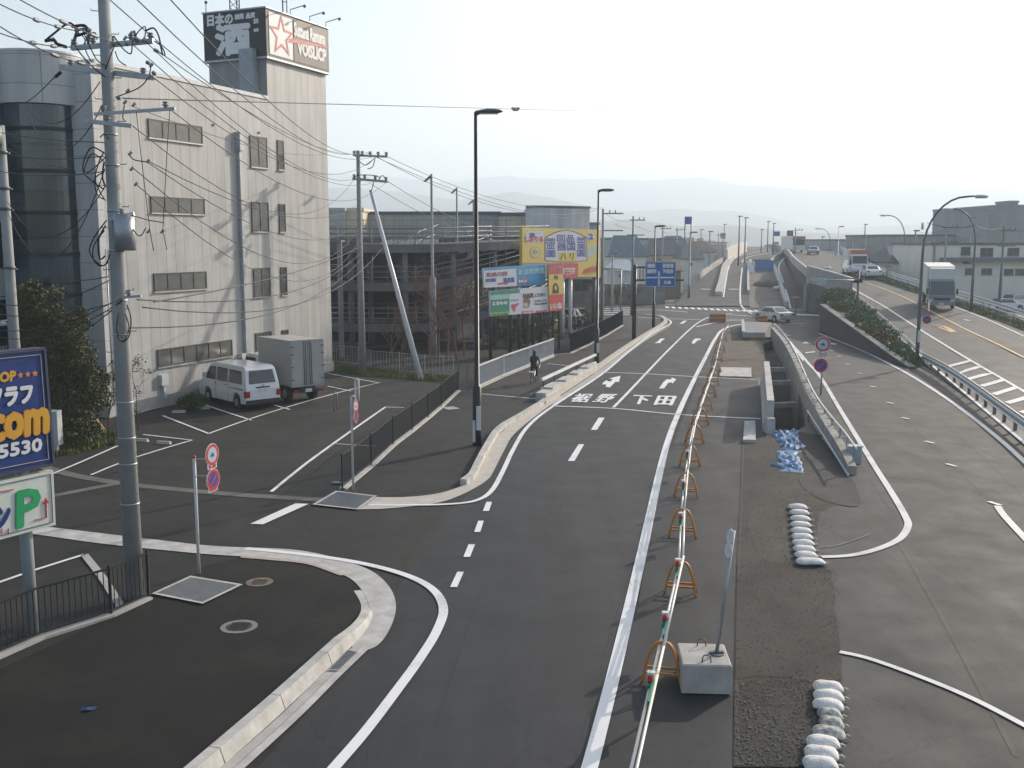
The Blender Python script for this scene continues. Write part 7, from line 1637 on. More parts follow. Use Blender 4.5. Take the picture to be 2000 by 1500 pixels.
arcp = [(1065, 508)] + [(1065 + 80 * i / 12, 474 - 23 * sin(pi * (.12 + .76 * i / 12))) for i in range(13)] + [(1145, 508), (1118, 511), (1090, 511)]
adpoly(t, b, [(x + (-1.5 if x < 1100 else 1.5), y - 1.5 if y < 500 else y + 1) for x, y in arcp], ABLK, P3b, 'arch_outline', .006); adpoly(t, b, arcp, APALE, P3b, 'arch_panel', .012)
for tx, r_ in (('回品', (1088, 459, 1121, 472, .02)), ('器国', (1088, 474, 1123, 489, .0)), ('団', (1067, 466, 1083, 476, .0)), ('皿', (1067, 478, 1083, 486, 0)), ('圖', (1067, 489, 1084, 502, 0)), ('団', (1128, 464, 1143, 475, 0)), ('図', (1128, 477, 1143, 486, 0)), ('圓', (1127, 488, 1143, 501, 0))):
    adtext(t, b, tx, R4(*r_), DBLUE, P3b, .02, .022)
adpoly(t, b, R4(1090, 493, 1125, 510, 0), YEL, P3b, 'yellow_inset', .018); adtext(t, b, 'ハ リ', R4(1094, 494, 1120, 508, 0), ABLK, P3b, .03, .01)
adpoly(t, b, [(1026, 455), (1032, 451), (1048, 450), (1062, 452), (1063, 468), (1058, 474), (1030, 474), (1025, 468)], APALE, P3b, 'cloud_panel', .008); adtext(t, b, 'しおりる', R4(1026, 462, 1060, 472, 0), ARED, P3b, .02, .03); adtext(t, b, '旅', R4(1034, 455, 1044, 463, 0), DBLUE, P3b, .02, .03)
k = 20; adpoly(t, b, [(1045 + 10.5 * cos(2 * pi * i / k), 493 - 11.5 * sin(2 * pi * i / k)) for i in range(k)], mat('olive_line', (.25, .28, .16)), P3b, 'seal_mark', .006); adpoly(t, b, [(1045 + 9.5 * cos(2 * pi * i / k), 493 - 10.5 * sin(2 * pi * i / k)) for i in range(k)], mat('pale_yellow', (.58, .52, .28)), P3b, 'seal_field', .012)
adtext(t, b, '心', R4(1040, 488, 1050, 495, 0), mat('olive_line', (.25, .28, .16)), P3b, .02, .02)
adpoly(t, b, [(1150 + 6.5 * cos(2 * pi * i / k) + 4, 462 - 9 * sin(2 * pi * i / k)) for i in range(k)], APALE, P3b, 'round_mark', .008); adtext(t, b, '2', R4(1150, 457, 1158, 467, 0), DBLUE, P3b, .02, .05)
adpoly(t, b, [(1147, 486), (1153, 482), (1164, 483), (1172, 483), (1172, 488), (1162, 493), (1152, 504), (1147, 504)], mat('pale_teal', (.42, .52, .50)), P3b, 'bird_mark', .008)
adpoly(t, b, [(1020, 513), (1129, 513), (1129, 541), (1020, 541)], mat('grey_backing', (.30, .30, .27), rough=.8), P3b, 'backing', .004)
adpoly(t, b, [(1100, 515), (1129, 515), (1128, 538), (1124, 543), (1106, 543), (1100, 540)], ARED, P3b, 'red_panel', .03); adpoly(t, b, [(1099, 524), (1122, 523), (1121, 535), (1106, 537), (1099, 535)], SIGNWHITE, P3b, 'white_inset', .04); adtext(t, b, '出川口', R4(1101, 525, 1120, 530, 0), ARED, P3b, .05, .01); adtext(t, b, '直進5分', R4(1101, 531, 1120, 535, 0), ARED, P3b, .05, .01)
adpoly(t, b, [(1136, 531), (1150, 522), (1167, 516), (1167, 530), (1140, 537)], mat('orange_band', (.55, .30, .10)), P3b, 'orange_band', .01); adtext(t, b, '右折すぐ', [(1140, 526), (1166, 519), (1166, 528), (1140, 533)], ARED, P3b, .02, .03)
adposts(t, (1103, 1118), P3b, 536, STEEL_L, .16); adposts(t, (1030, 1165), P3b, 536, STEEL_D, .16)

# ------------------------------------------------------------------ spiral car ramp
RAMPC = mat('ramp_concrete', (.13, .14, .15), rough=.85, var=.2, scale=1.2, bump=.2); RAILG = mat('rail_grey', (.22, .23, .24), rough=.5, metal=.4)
cr_ = thing('spiral_car_ramp', 'dark multi storey parking ramp with curved decks and pipe railings', 'parking ramp', Vector((-12, 72, 0)))
O_ = cr_.location
plan = smooth([Vector(p) for p in ((-16, 72, 0), (-12, 70.5, 0), (-8, 70, 0), (-4.5, 71, 0), (-1.5, 73.5, 0), (1.2, 77.5, 0), (3.0, 83, 0))], 5); n = len(plan)
for k_, (zb, rise) in enumerate(((1.9, 1.9), (4.7, 2.3), (7.3, .35))):
    zz = lambda i: zb + rise * max(0, (i / (n - 1) - .42) / .58) ** 1.1
    pts = [Vector((p.x, p.y, zz(i))) - O_ for i, p in enumerate(plan)]; inn = offs(pts, 5.0)
    mb = MB()
    lo = .55
    for A_, B_ in ((pts, inn),): mb.strip(A_, B_); mb.strip([p - Vector((0, 0, lo)) for p in B_], [p - Vector((0, 0, lo)) for p in A_]); mb.strip([p - Vector((0, 0, lo)) for p in A_], A_); mb.strip(B_, [p - Vector((0, 0, lo)) for p in B_])
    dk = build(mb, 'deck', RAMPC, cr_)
    mb = MB(); mb.strip([p + Vector((0, 0, .012)) for p in offs(pts, .3)], [p + Vector((0, 0, .012)) for p in offs(pts, 4.7)]); build(mb, 'roadway', A_RAMP, dk)
    mb = MB(); ribbon(mb, [p + Vector((0, 0, .02)) for p in offs(pts, 2.4)], .15); build(mb, 'lane_line', WHITE_PAINT, dk)
    for side_ in (offs(pts, .12), offs(pts, 4.85)):
        mb = MB()
        for z in (.4, .75, 1.1): mb.tube([p + Vector((0, 0, z)) for p in side_], .035, 5)
        r_ = build(mb, 'railing', RAILG, cr_)
        mb = MB()
        for i in range(0, n, 2): mb.bar(side_[i], side_[i] + Vector((0, 0, 1.1)), .06)
        build(mb, 'uprights', RAILG, r_)
    if k_ == 2: continue
    # inner return deck, further back
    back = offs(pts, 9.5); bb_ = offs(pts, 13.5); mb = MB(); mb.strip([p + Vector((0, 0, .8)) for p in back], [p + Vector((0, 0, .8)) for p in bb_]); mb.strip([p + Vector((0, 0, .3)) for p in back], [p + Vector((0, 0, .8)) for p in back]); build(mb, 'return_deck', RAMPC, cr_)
    mb = MB()
    for z in (1.2, 1.9): mb.tube([p + Vector((0, 0, z)) for p in back], .035, 5)
    build(mb, 'railing', RAILG, cr_)
for i in range(1, n, 5):
    for o_ in (.5, 4.4, 9.8):
        p = offs(plan, o_)[i] - O_; mb = MB(); mb.tube([(p.x, p.y, 0), (p.x, p.y, 7.2)], .22, 10); build(mb, 'column', mat('ramp_column', (.16, .17, .18), rough=.8), cr_)
mb = MB(); bw = [p - O_ for p in offs(plan, 6.3)]; wall_path(mb, bw, .3, 0, 6.9); build(mb, 'shade_backing', mat('ramp_shade_wall', (.018, .018, .02), rough=.9, var=.4, scale=.6), cr_)  # near-black wall added behind the decks, its colour standing for the interior shade
mb = MB(); mb.box(-9, 13.5, 15, 26, 7.4, 7.9); build(mb, 'roof_deck', RAMPC, cr_)
mb = MB()
for i in range(14): mb.bar((-8 + i * 1.5, 15.4, 7.9), (-8 + i * 1.5, 15.4, 9.4), .06)
for z in (8.3, 8.8, 9.3): mb.bar((-9, 15.4, z), (13, 15.4, z), .05)
build(mb, 'roof_railing', RAILG, cr_)
# stair with rails at the facade's right edge
st_ = thing('stair_tower', 'grey steel access stair with railings between facade and spiral ramp', 'stair', Vector((-12.2, 66.5, 0)))
mb = MB()
for z in (2.1, 4.9, 7.6): mb.box(-2.2, 1.0, 0, 3, z - .12, z)
build(mb, 'landing', RAMPC, st_)
mb = MB()
for z in (2.1, 4.9, 7.6):
    for q in (.45, .8, 1.15): mb.bar((-2.2, 0, z + q), (1.0, 0, z + q), .04)
    for i in range(5): mb.bar((-2.2 + .8 * i, 0, z), (-2.2 + .8 * i, 0, z + 1.15), .05)
build(mb, 'railing', RAILG, st_)
mb = MB()
for x in (-2.1, .9): mb.box(x, x + .3, .1, .4, 0, 7.6)
build(mb, 'column', mat('ramp_column', (.26, .27, .28)), st_)

# ------------------------------------------------------------------ buildings behind
def wbox(name, label, x0p, x1p, ytop, Y, depth, m, roofm=None, cat='building', grp=None, rz=0.0, wins=(), ridge=0.0, base=0.0, winm=None, y_win_m=None, trim=True):
    a = A(x0p, ytop, Y); b = A(x1p, ytop, Y); w = b.x - a.x; t = thing(name, label, cat, Vector((a.x, Y, base)), rz, grp); H = a.z - base
    mb = MB(); mb.box(0, w, 0, depth, 0, H); build(mb, 'wall', m, t)
    if ridge:
        mb = MB(); e = .35; v = [(-e, -e, H), (w + e, -e, H), (w + e, depth + e, H), (-e, depth + e, H), (w * .18 if ridge > 1.2 else -e, depth / 2, H + ridge), (w - w * .18 if ridge > 1.2 else w + e, depth / 2, H + ridge)]
        mb.add(v + [(-e, -e, H - .12), (w + e, -e, H - .12), (w + e, depth + e, H - .12), (-e, depth + e, H - .12)], [(0, 1, 5, 4), (2, 3, 4, 5), (1, 2, 5), (3, 0, 4), (6, 7, 1, 0), (7, 8, 2, 1), (8, 9, 3, 2), (9, 6, 0, 3), (9, 8, 7, 6)]); build(mb, 'roof', roofm or RAMPC, t)
    elif trim:
        mb = MB(); mb.box(-.12, w + .12, -.12, depth + .12, H - .22, H + .1); build(mb, 'roof_edge', roofm or STEEL_D, t)
    for (xa, ya, xb, yb) in wins:
        p = A(xa, ya, Y); q = A(xb, yb, Y); window(p.x - a.x, q.x - a.x, q.z - base, p.z - base, 2 if (q.x - p.x) > 1.2 else 1, t, winm or DARKG, fm=STEEL_D, fw=.08)
    return t
BEIGE = banded('beige_cladding', (.66, .58, .43), 2.2, axis=0, line=.06, dark=.8, rough=.7, var=.06); GREYC = banded('grey_cladding', (.46, .44, .40), 2.4, axis=0, line=.06, dark=.75, rough=.7); PALEW = banded('pale_ribbed_wall', (.66, .66, .66), .7, axis=0, line=.04, dark=.85, rough=.6, var=.04)
wbox('retail_building', 'long low beige and grey store building behind the spiral ramp', 700, 976, 415, 102, 25, GREYC, mat('slate_edge', (.09, .12, .15)))
wbox('retail_building', 'warm beige store wing left of the white curved hall', 974, 1032, 417, 100, 18, BEIGE, mat('slate_edge', (.09, .12, .15)), wins=((1004, 460, 1012, 474), (1016, 459, 1026, 470)))
wbox('retail_building', 'small beige roof block between facade and braced pole', 671, 708, 408, 98, 10, BEIGE, BEIGE); wbox('retail_building', 'grey end of the store just right of the facade', 640, 672, 408, 97, 10, GREYC, GREYC)
# the white curved hall
ca = A(1027, 405, 96); cb_ = A(1152, 414, 99); t = thing('curved_hall', 'white ribbed hall with a slightly curved front above the yellow billboard', 'building', Vector((ca.x, ca.y, 0)))
pts = smooth([Vector((0, 0, 0)), Vector(((cb_.x - ca.x) * .35, .35, 0)), Vector(((cb_.x - ca.x) * .7, 1.3, 0)), Vector((cb_.x - ca.x, 3.0, 0))], 6); mb = MB()
zt_ = ca.z; k = len(pts); vs = [(p.x, p.y, 0) for p in pts] + [(p.x, p.y, zt_) for p in pts] + [(-.0, 14, 0), (-.0, 14, zt_)]
mb.add(vs, [(i, i + 1, k + i + 1, k + i) for i in range(k - 1)] + [tuple(range(k, 2 * k)) + (2 * k + 1,), (2 * k, 0, k, 2 * k + 1), (k - 1, 2 * k, 2 * k + 1, 2 * k - 1)]); build(mb, 'wall', PALEW, t)
mb = MB(); wall_path(mb, [p + Vector((0, 0, zt_)) for p in pts], .25, 0, .18); build(mb, 'roof_edge', STEEL_D, t)
wbox('blue_shed', 'small blue grey shed right of the white curved hall', 1150, 1170, 436, 120, 8, mat('shed_blue', (.22, .30, .36), rough=.6), None)
# right side
CREAM = mat('cream_render', (.74, .72, .64), rough=.8, var=.08, scale=.4); DGREY = mat('dark_grey_render', (.27, .29, .29), rough=.8, var=.12, scale=.3); GLAZ = banded('grey_corrugated', (.32, .34, .35), .8, axis=0, line=.05, dark=.75, rough=.6)
t = wbox('apartment_building', 'two storey cream building with a canopy band, right of the box truck', 1820, 2060, 475, 118, 12, CREAM, STEEL_D, wins=((1877, 482, 1895, 499), (1915, 484, 1939, 502), (1968, 484, 1990, 500), (1885, 524, 1900, 537), (1917, 524, 1937, 537), (1961, 525, 1979, 538), (1983, 525, 2001, 538)))
O_ = t.location; z = A(1900, 503, 118).z; mb = MB(); mb.box(1.0, 14.2, -1.0, -.01, z - .45, z); build(mb, 'canopy', mat('canopy_slate', (.13, .16, .17), rough=.6), t)
mb = MB(); mb.tube([(.3, -.15, 0), (.3, -.15, A(1900, 476, 118).z)], .09, 6); build(mb, 'downpipe', mat('brown_pipe', (.28, .18, .08)), t)
mb = MB()
for x, y, w2, h2 in ((1.6, -.35, .7, .5), (3.7, -.35, .7, .5), (3.7, -.35, .7, .5)): mb.box(x, x + w2, y, -.02, 5.0, 5.0 + h2)
build(mb, 'air_conditioner', STEEL_L, t)
wbox('office_block', 'large grey concrete block, tallest on the right skyline', 1948, 2100, 401, 165, 25, DGREY, DGREY); wbox('office_block', 'grey tower slab left of the tallest right block', 1917, 1934, 408, 163, 14, DGREY, DGREY); wbox('office_block', 'lower grey middle section between tower slab and tallest block', 1934, 1949, 417, 164, 14, DGREY, DGREY); wbox('roof_house', 'small rooftop hut on the tallest right block', 1973, 1989, 393, 170, 5, DGREY, DGREY)
wbox('warehouse', 'long dark grey warehouse behind the curved arm lamps', 1728, 1925, 459, 172, 20, GLAZ, mat('slate_edge', (.09, .12, .15))); wbox('warehouse', 'pale blue grey factory left of the long dark warehouse', 1618, 1730, 468, 200, 25, banded('pale_factory', (.36, .40, .44), 3, axis=0, line=.1, dark=.85), None, wins=((1656, 476, 1669, 484), (1680, 475, 1686, 484)))
wbox('white_shed', 'white shed with a sloping dark roof just left of the box truck', 1780, 1812, 484, 140, 8, mat('shed_white', (.55, .55, .54)), RAMPC); wbox('dark_roof_house', 'low house with a broad dark roof left of the box truck', 1745, 1803, 512, 128, 9, CREAM, mat('dark_tile', (.07, .075, .085), rough=.6, var=.2, scale=8), ridge=1.9)
# left middle distance
wbox('stone_house', 'old stone walled house with a wide window behind the yellow billboard', 1100, 1166, 545, 92, 7, banded('old_stone', (.26, .23, .19), .5, axis=2, line=.04, dark=.6, rough=.9, var=.25, pitch2=.9, axis2=0), mat('dark_tile', (.07, .075, .085)), wins=((1122, 553, 1149, 570),), ridge=1.0)
wbox('concrete_wall', 'weathered grey boundary wall behind the lamp posts left of the blue sign', 1182, 1300, 556, 124, 1.0, CONC_D, CONC_D, cat='wall')
mid_h = [(1180, 1292, 466, 185, 'long grey brown factory on the skyline left of the blue sign', 0, GREYC), (1190, 1262, 500, 150, 'broad blue grey roofed house behind the utility poles', 3.0, CREAM), (1262, 1335, 498, 160, 'dark roofed house behind the blue sign lamp', 2.6, GREYC), (1196, 1240, 528, 138, 'house with a pale blue metal roof left of the blue sign', 1.4, PALEW), (1335, 1372, 505, 150, 'grey house at the foot of the left rising road', 2.0, CREAM), (1296, 1330, 528, 135, 'small brown walled shop right of the blue sign', 1.2, mat('brown_wall', (.20, .15, .11), rough=.8)), (1350, 1395, 492, 175, 'pale house beyond the left rising road', 1.8, PALEW), (1296, 1345, 486, 190, 'blue grey roofed hall in the hazy town', 2.4, PALEW)]
RF = [mat('roof_slate_blue', (.10, .14, .17), rough=.55, var=.2, scale=2), mat('roof_grey_tile', (.13, .13, .135), rough=.65, var=.2, scale=2), mat('roof_brown', (.15, .10, .07), rough=.7, var=.2, scale=2), mat('roof_pale_metal', (.38, .42, .45), rough=.4, var=.1)]
for i, (x0, x1, yt, Y, lb, rg, m) in enumerate(mid_h):
    wbox('house' if rg else 'factory', lb, x0, x1, yt, Y, 8 if rg else 20, m, RF[(0, 0, 1, 3, 1, 2, 2, 0)[i]], 'house' if rg else 'building', ridge=rg, wins=((x0 + (x1 - x0) * .3, yt + 8, x0 + (x1 - x0) * .45, yt + 14),))
# hazy town
rng = random.Random(42)
HW = [mat('town_wall_cream', (.42, .40, .35), rough=.8), mat('town_wall_white', (.50, .50, .49), rough=.8), mat('town_wall_grey', (.28, .29, .30), rough=.8), mat('town_wall_brown', (.24, .20, .16), rough=.8)]
protos = []
for k in range(8):
    w = (9, 12, 8, 16, 10, 7, 22, 11)[k]; dp_ = (8, 9, 7, 10, 9, 7, 14, 8)[k]; H = (5.5, 6, 4, 6.5, 3.4, 5.8, 7.0, 8.5)[k]; rg = (1.8, 2.2, 1.5, 0, 1.6, 1.7, 0, 0)[k]
    t = thing('town_house', '', 'house'); mb = MB(); mb.box(0, w, 0, dp_, 0, H); build(mb, 'wall', HW[k % 4], t)
    mb = MB()
    if rg:
        e = .5; mb.add([(-e, -e, H), (w + e, -e, H), (w + e, dp_ + e, H), (-e, dp_ + e, H), (w * .2, dp_ / 2, H + rg), (w * .8, dp_ / 2, H + rg)], [(0, 1, 5, 4), (2, 3, 4, 5), (1, 2, 5), (3, 0, 4), (3, 2, 1, 0)])
    else: mb.box(-.2, w + .2, -.2, dp_ + .2, H, H + .4)
    build(mb, 'roof', RF[k % 4], t)
    nfl = 2 if H > 5 else 1
    for f_ in range(nfl):
        for q in range(max(2, int(w / 4))):
            mb = MB(); xx = 1 + q * (w - 2) / max(2, int(w / 4)); mb.box(xx, xx + 1.6, -.05, -.003, 1 + f_ * 2.8, 2.2 + f_ * 2.8); build(mb, 'window', GLASS_D, t)
    protos.append(t)
kinds = ['hazy cream house with a slate blue hipped roof in the far town', 'hazy white house with a grey hipped roof in the far town', 'hazy low grey house with a brown roof in the far town', 'hazy flat roofed brown block in the far town', 'hazy single storey cream house with a blue roof in the far town', 'hazy white two storey house with a grey roof in the far town', 'hazy long flat grey hall in the far town', 'hazy tall flat roofed brown house in the far town']
used = set(); cnt = 0
while cnt < 150:
    Y = rng.uniform(150, 620); X = rng.uniform(-.02, .62) * Y + rng.uniform(-10, 10)
    if rng.random() < .25: X = rng.uniform(-.2, .03) * Y
    rx0 = {150: 24, 200: 36, 300: 62, 420: 95}; 
    lx = lerp_tab([(150, 26), (200, 38), (300, 64), (420, 96), (620, 140)], Y) - 24; hx = lerp_tab([(150, 52), (200, 66), (300, 92), (420, 120), (620, 170)], Y) + 4
    if lx < X < hx: continue
    if Y < 215 and X > 40: continue
    if Y < 200 and X < 34: continue
    if Y < 128: continue
    k = rng.randrange(8); rz_ = rng.choice([0, .1, -.15, .25, -.3, .5])
    if k not in used: used.add(k); o = protos[k]; o.location = (X, Y, 0); o.rotation_euler = (0, 0, rz_); o['label'] = kinds[k]; o['group'] = kinds[k].replace('house ', 'houses ', 1)
    else: dup(protos[k], Vector((X, Y, 0)), rz_, kinds[k], protos[k]['group'])
    cnt += 1

# ------------------------------------------------------------------ far poles, signs, hoarding
for i, (x, yt, Y, z0_, lb, arms) in enumerate([(1177, 408, 92, 0, 'utility pole with side crossarms right behind the black lamp', 1), (1236, 422, 105, 0, 'utility pole with two crossarms left of the blue direction sign', 1), (1197, 495, 112, 0, 'thin short post with a horizontal pipe arm near the junction', 0), (1294, 441, 150, 0, 'hazy pole with crossarm right of the blue sign lamp', 1), (1322, 444, 165, 0, 'hazy pole left of the blue hanging sign', 1), (1386, 452, 160, 3, 'hazy slim pole with a small lamp head beside the left rising road', 0),
     (1443, 422, 170, 3, 'left one of the two tall slim masts on the rising road', 0), (1455, 425, 175, 3, 'right one of the two tall slim masts on the rising road', 0), (1499, 432, 215, 5, 'thin mast at the crest between the ramps', 0), (1510, 436, 215, 5, 'darker mast just left of the small blue road board', 0), (1487, 448, 210, 4, 'short mast on the crest of the left ramp', 0), (1553, 445, 175, 4, 'mast with a small top arm beside the dark road board', 1), (1414, 438, 230, 0, 'faint pole in the haze left of the twin masts', 0), (1403, 455, 200, 0, 'faint crossarmed pole behind the left rising road', 1), (1369, 448, 210, 0, 'faint pole in the haze beside the blue hanging sign', 0),
     (1688, 438, 190, 0, 'faint thin mast above the pale factory', 0), (1690, 458, 160, 0, 'pole with a wide double arm before the pale factory', 1), (1632, 470, 170, 0, 'short dark pole by the pale factory', 0), (1666, 468, 165, 0, 'slim pole before the factory windows', 1), (1787, 450, 130, 0, 'slim dark pole between the two curved arm lamps', 0), (1847, 437, 110, 0, 'pole with a slanting stay in front of the cream building', 1), (1895, 425, 140, 0, 'thin aerial pole beside the grey tower slab', 0), (1959, 443, 104, 0, 'dark leaning pole with a cable arm at the right edge', 1), (1735, 520, 118, 0, 'leaning fence post behind the highway rail', 0), (1606, 462, 210, 0, 'faint pole at the left end of the pale factory', 0), (1540, 452, 240, 3, 'faint pole at the highway crest', 0)]):
    P = Vector((A(x, 480, Y).x, Y, z0_ if z0_ else 0)); h = A(x, yt, Y).z - P.z; t = thing('distant_pole', lb, 'pole', P)
    mb = MB(); mb.tube([(0, 0, 0), (0, 0, h)], [.17 if Y < 140 else .15, .09], 8); build(mb, 'pole', STEEL_D if i in (1, 6, 9, 22) else POLE_C, t)
    if arms:
        mb = MB(); sd_ = 1 if x < 1230 else .6; mb.bar((-.6 * sd_ if x > 1200 else 0, 0, h - .4), (1.8 if x < 1230 else 1.2, 0, h - .4), .1); mb.bar((-.6 if x > 1200 else 0, 0, h - 1.9), (1.8 if x < 1230 else 1.2, 0, h - 1.9), .1)
        for q in (.6, 1.1): mb.bar((q, 0, h - .4), (q, 0, h - .1), .08)
        build(mb, 'crossarm', STEEL_D, t)
    elif Y < 260: mb = MB(); mb.box(-.25, .5, -.1, .1, h - .1, h + .05); build(mb, 'lamp_head', STEEL_D, t)
cable((1184, 418, 92), (1236, 432, 105), .3, .02, 'short sagging cable between the two poles left of the blue sign', None, 6)
cable((1200, 437, 92), (1250, 442, 105), .3, .02, 'lower sagging cable between the two poles left of the blue sign', None, 6)
for i, (xa, ya, Ya, xb, yb, Yb) in enumerate([(1240, 440, 105, 1294, 452, 150), (1294, 452, 150, 1322, 452, 165), (1811, 435, 86, 1905, 440, 86), (1790, 452, 130, 1847, 448, 110), (1847, 446, 110, 1905, 438, 86), (1905, 440, 100, 1959, 444, 104), (1959, 447, 104, 2050, 444, 104), (1636, 470, 170, 1690, 464, 160), (1322, 452, 165, 1403, 458, 200)]):
    cable((xa, ya, Ya), (xb, yb, Yb), .3, .022, 'thin cable slung between distant poles over the town', 'cables over the far town', 8)
pst = thing('pipe_arm', 'horizontal pale pipe arm across the pole near the junction', 'pipe', Vector((A(1178, 525, 92).x, 91.8, 0))); mb = MB(); z = A(1178, 525, 92).z; mb.tube([(0, 0, z), (1.7, 0, z)], .07, 6); mb.tube([(1.6, 0, z), (1.6, 0, 0)], .06, 6); build(mb, 'pipe', STEEL, pst)
def gboard(lb, x0, y0, x1, y1, Y, m, legs, zb=0.0, tx=None):
    a = A(x0, y0, Y); b = A(x1, y1, Y); t = thing('road_board', lb, 'road sign', Vector((a.x, Y, zb)))
    mb = MB(); mb.box(0, b.x - a.x, -.08, 0, b.z - zb, a.z - zb); build(mb, 'board', m, t); mb = MB()
    for q in legs: mb.tube([(q * (b.x - a.x), .1, 0), (q * (b.x - a.x), .1, a.z - zb)], .11, 6)
    build(mb, 'post', STEEL_D, t)
gboard('blue sign on two posts hanging high over the town', 1338, 423, 1351, 438, 175, SIGNBLUE, (.05, .95)); gboard('small blue road board at the crest of the ramp', 1511, 452, 1523, 461, 205, SIGNBLUE, (.02,), 5); gboard('small dark road board seen from behind at the highway crest', 1537, 450, 1549, 461, 205, STEEL_D, (1.0,), 5); gboard('yellowish board in the haze left of the twin masts', 1407, 455, 1417, 466, 210, mat('faded_yellow', (.45, .38, .2)), (.5,), 0)
a = S(1474, 528, zr, .05); b = S(1511, 529, zr, .05); t = thing('blue_hoarding', 'bright blue hoarding across the middle of the rising roads', 'hoarding', a); d = b - a; mb = MB(); mb.bar(Vector((0, 0, .75)), d + Vector((0, 0, .75)), .12, 1.5); build(mb, 'sheet', mat('hoarding_blue', (.02, .16, .42), rough=.5, var=.15), t)
mb = MB(); mb.bar(Vector((-.3, .1, 1.55)), d + Vector((.6, .1, 1.55)), .12, .14); build(mb, 'frame', mat('hoarding_navy', (.05, .08, .14)), t)
a = S(1462, 533, zr, .05); t = thing('leaning_panel', 'white panel with an orange edge leaning beside the blue hoarding', 'panel', a); mb = MB(); mb.add([(0, 0, .1), (1.0, -.2, 0), (.5, .6, 1.6), (-.1, .8, 1.7), (0, .05, .1), (1.0, -.12, 0), (.5, .7, 1.6), (-.1, .9, 1.7)], [(0, 1, 2, 3), (7, 6, 5, 4), (0, 4, 5, 1), (1, 5, 6, 2), (2, 6, 7, 3), (3, 7, 4, 0)]); build(mb, 'sheet', SIGNWHITE, t)
a = S(1500, 556, zr, .05); o = thing('earth_heap', 'dark heap of earth between the ramps', 'heap', a); mb = MB(); rng = random.Random(9)
vs = [(0, 0, 0.0)]; 
import mathutils
for j in range(1, 7):
    for i in range(20): th_ = 2 * pi * i / 20; r_ = j / 6; vs.append((2.2 * r_ * cos(th_), 2.6 * r_ * sin(th_), 0))
vs = [(x, y, .8 * max(0, 1 - (x * x / 4.84 + y * y / 6.76)) ** .8 + .12 * mathutils.noise.noise(Vector((x * 2, y * 2, 0))) - .05) for x, y, _ in vs]
fs = [(0, 1 + i, 1 + (i + 1) % 20) for i in range(20)] + [(1 + (j - 1) * 20 + i, 1 + j * 20 + i, 1 + j * 20 + (i + 1) % 20, 1 + (j - 1) * 20 + (i + 1) % 20) for j in range(1, 6) for i in range(20)]
mb.add(vs, fs, True); build(mb, 'earth', SOIL, o)
a = S(1517, 566, zr, .05); t = thing('white_float', 'small white rounded tank on the earth between the ramps', 'tank', a); mb = MB(); mb.ball((0, 0, .25), (.5, .35, .28), 12, 7); build(mb, 'body', SIGNWHITE, t)
# signal arms by the overbridge
SG = Vector((A(1674, 600, 74).x, 74, 1.0)); t = thing('traffic_signal', 'traffic signal mast with a long arm pointing left over the crossing', 'traffic signal', SG); h = A(1674, 527, 74).z - 1.0
mb = MB(); mb.tube([(0, 0, 0), (0, 0, h)], [.1, .08], 10); build(mb, 'mast', STEEL_D, t); z = A(1674, 548, 74).z - 1.0; xl = A(1582, 547, 74).x - SG.x; mb = MB(); mb.tube([(0, 0, z), (xl, 0, z + .08)], .05, 8); build(mb, 'arm', STEEL, t)
mb = MB(); mb.box(xl + .5, xl + 1.1, -.12, .0, z - .3, z - .08); mb.box(xl, xl + 1.2, -.2, .0, z + .0, z + .14); build(mb, 'signal_head', mat('signal_pale_blue', (.40, .50, .56)), t)
mb = MB(); mb.ball((-.2, -.1, z - .05), (.3, .12, .12), 8, 5); mb.box(.05, .25, -.15, .05, z - .15, z + .15); build(mb, 'control_box', BLACK_M, t)
for i, (x, y, Y, lb) in enumerate([(1555, 582, 104, 'small brown post light in the right ramp mouth'), (1614, 523, 108, 'pale disc lamp standing behind the bridge side wall')]):
    P = Vector((A(x, y, Y).x, Y, 0 if i == 0 else 3.0)); t = thing('small_post', lb, 'post', P); z = A(x, y, Y).z - P.z; mb = MB(); mb.cyl((0, 0, 0), .06, z, 8); build(mb, 'post', STEEL_D, t); mb = MB(); mb.ball((0, 0, z), (.5, .2, .14), 10, 6); build(mb, 'head', ORANGE if i == 0 else SIGNWHITE, t)
# tree clumps in the town
for i, (x, y, Y, h) in enumerate([(1640, 470, 260, 6), (1565, 462, 300, 7), (1205, 560, 122, 2.5), (1240, 566, 122, 2.0), (1480, 478, 320, 6), (1380, 480, 250, 5), (1295, 480, 260, 6), (1755, 500, 150, 4)]):
    P = Vector((A(x, y, Y).x, Y, 0)); rg_ = random.Random(60 + i); t = thing('distant_tree', ['hazy dark tree above the pale factory', 'hazy tree by the highway crest', 'green shrub at the foot of the weathered wall, left', 'green shrub at the foot of the weathered wall, right', 'faint tree behind the ramp crest', 'faint tree left of the twin masts', 'faint tree behind the blue sign', 'dark tree beside the dark roofed house'][i], 'tree', P)
    mb = MB(); mb.tube([(0, 0, 0), (0, 0, h * .6)], [.2, .08], 6); build(mb, 'trunk', BARK, t); mb = MB()
    for q in range(5): leaf_cloud(mb, (rg_.uniform(-.3, .3) * h, rg_.uniform(-.2, .2) * h, h * rg_.uniform(.5, .85)), (h * .3, h * .25, h * .22), 160, .028 * h + .05, rg_)
    build(mb, 'crown', LF2, t)
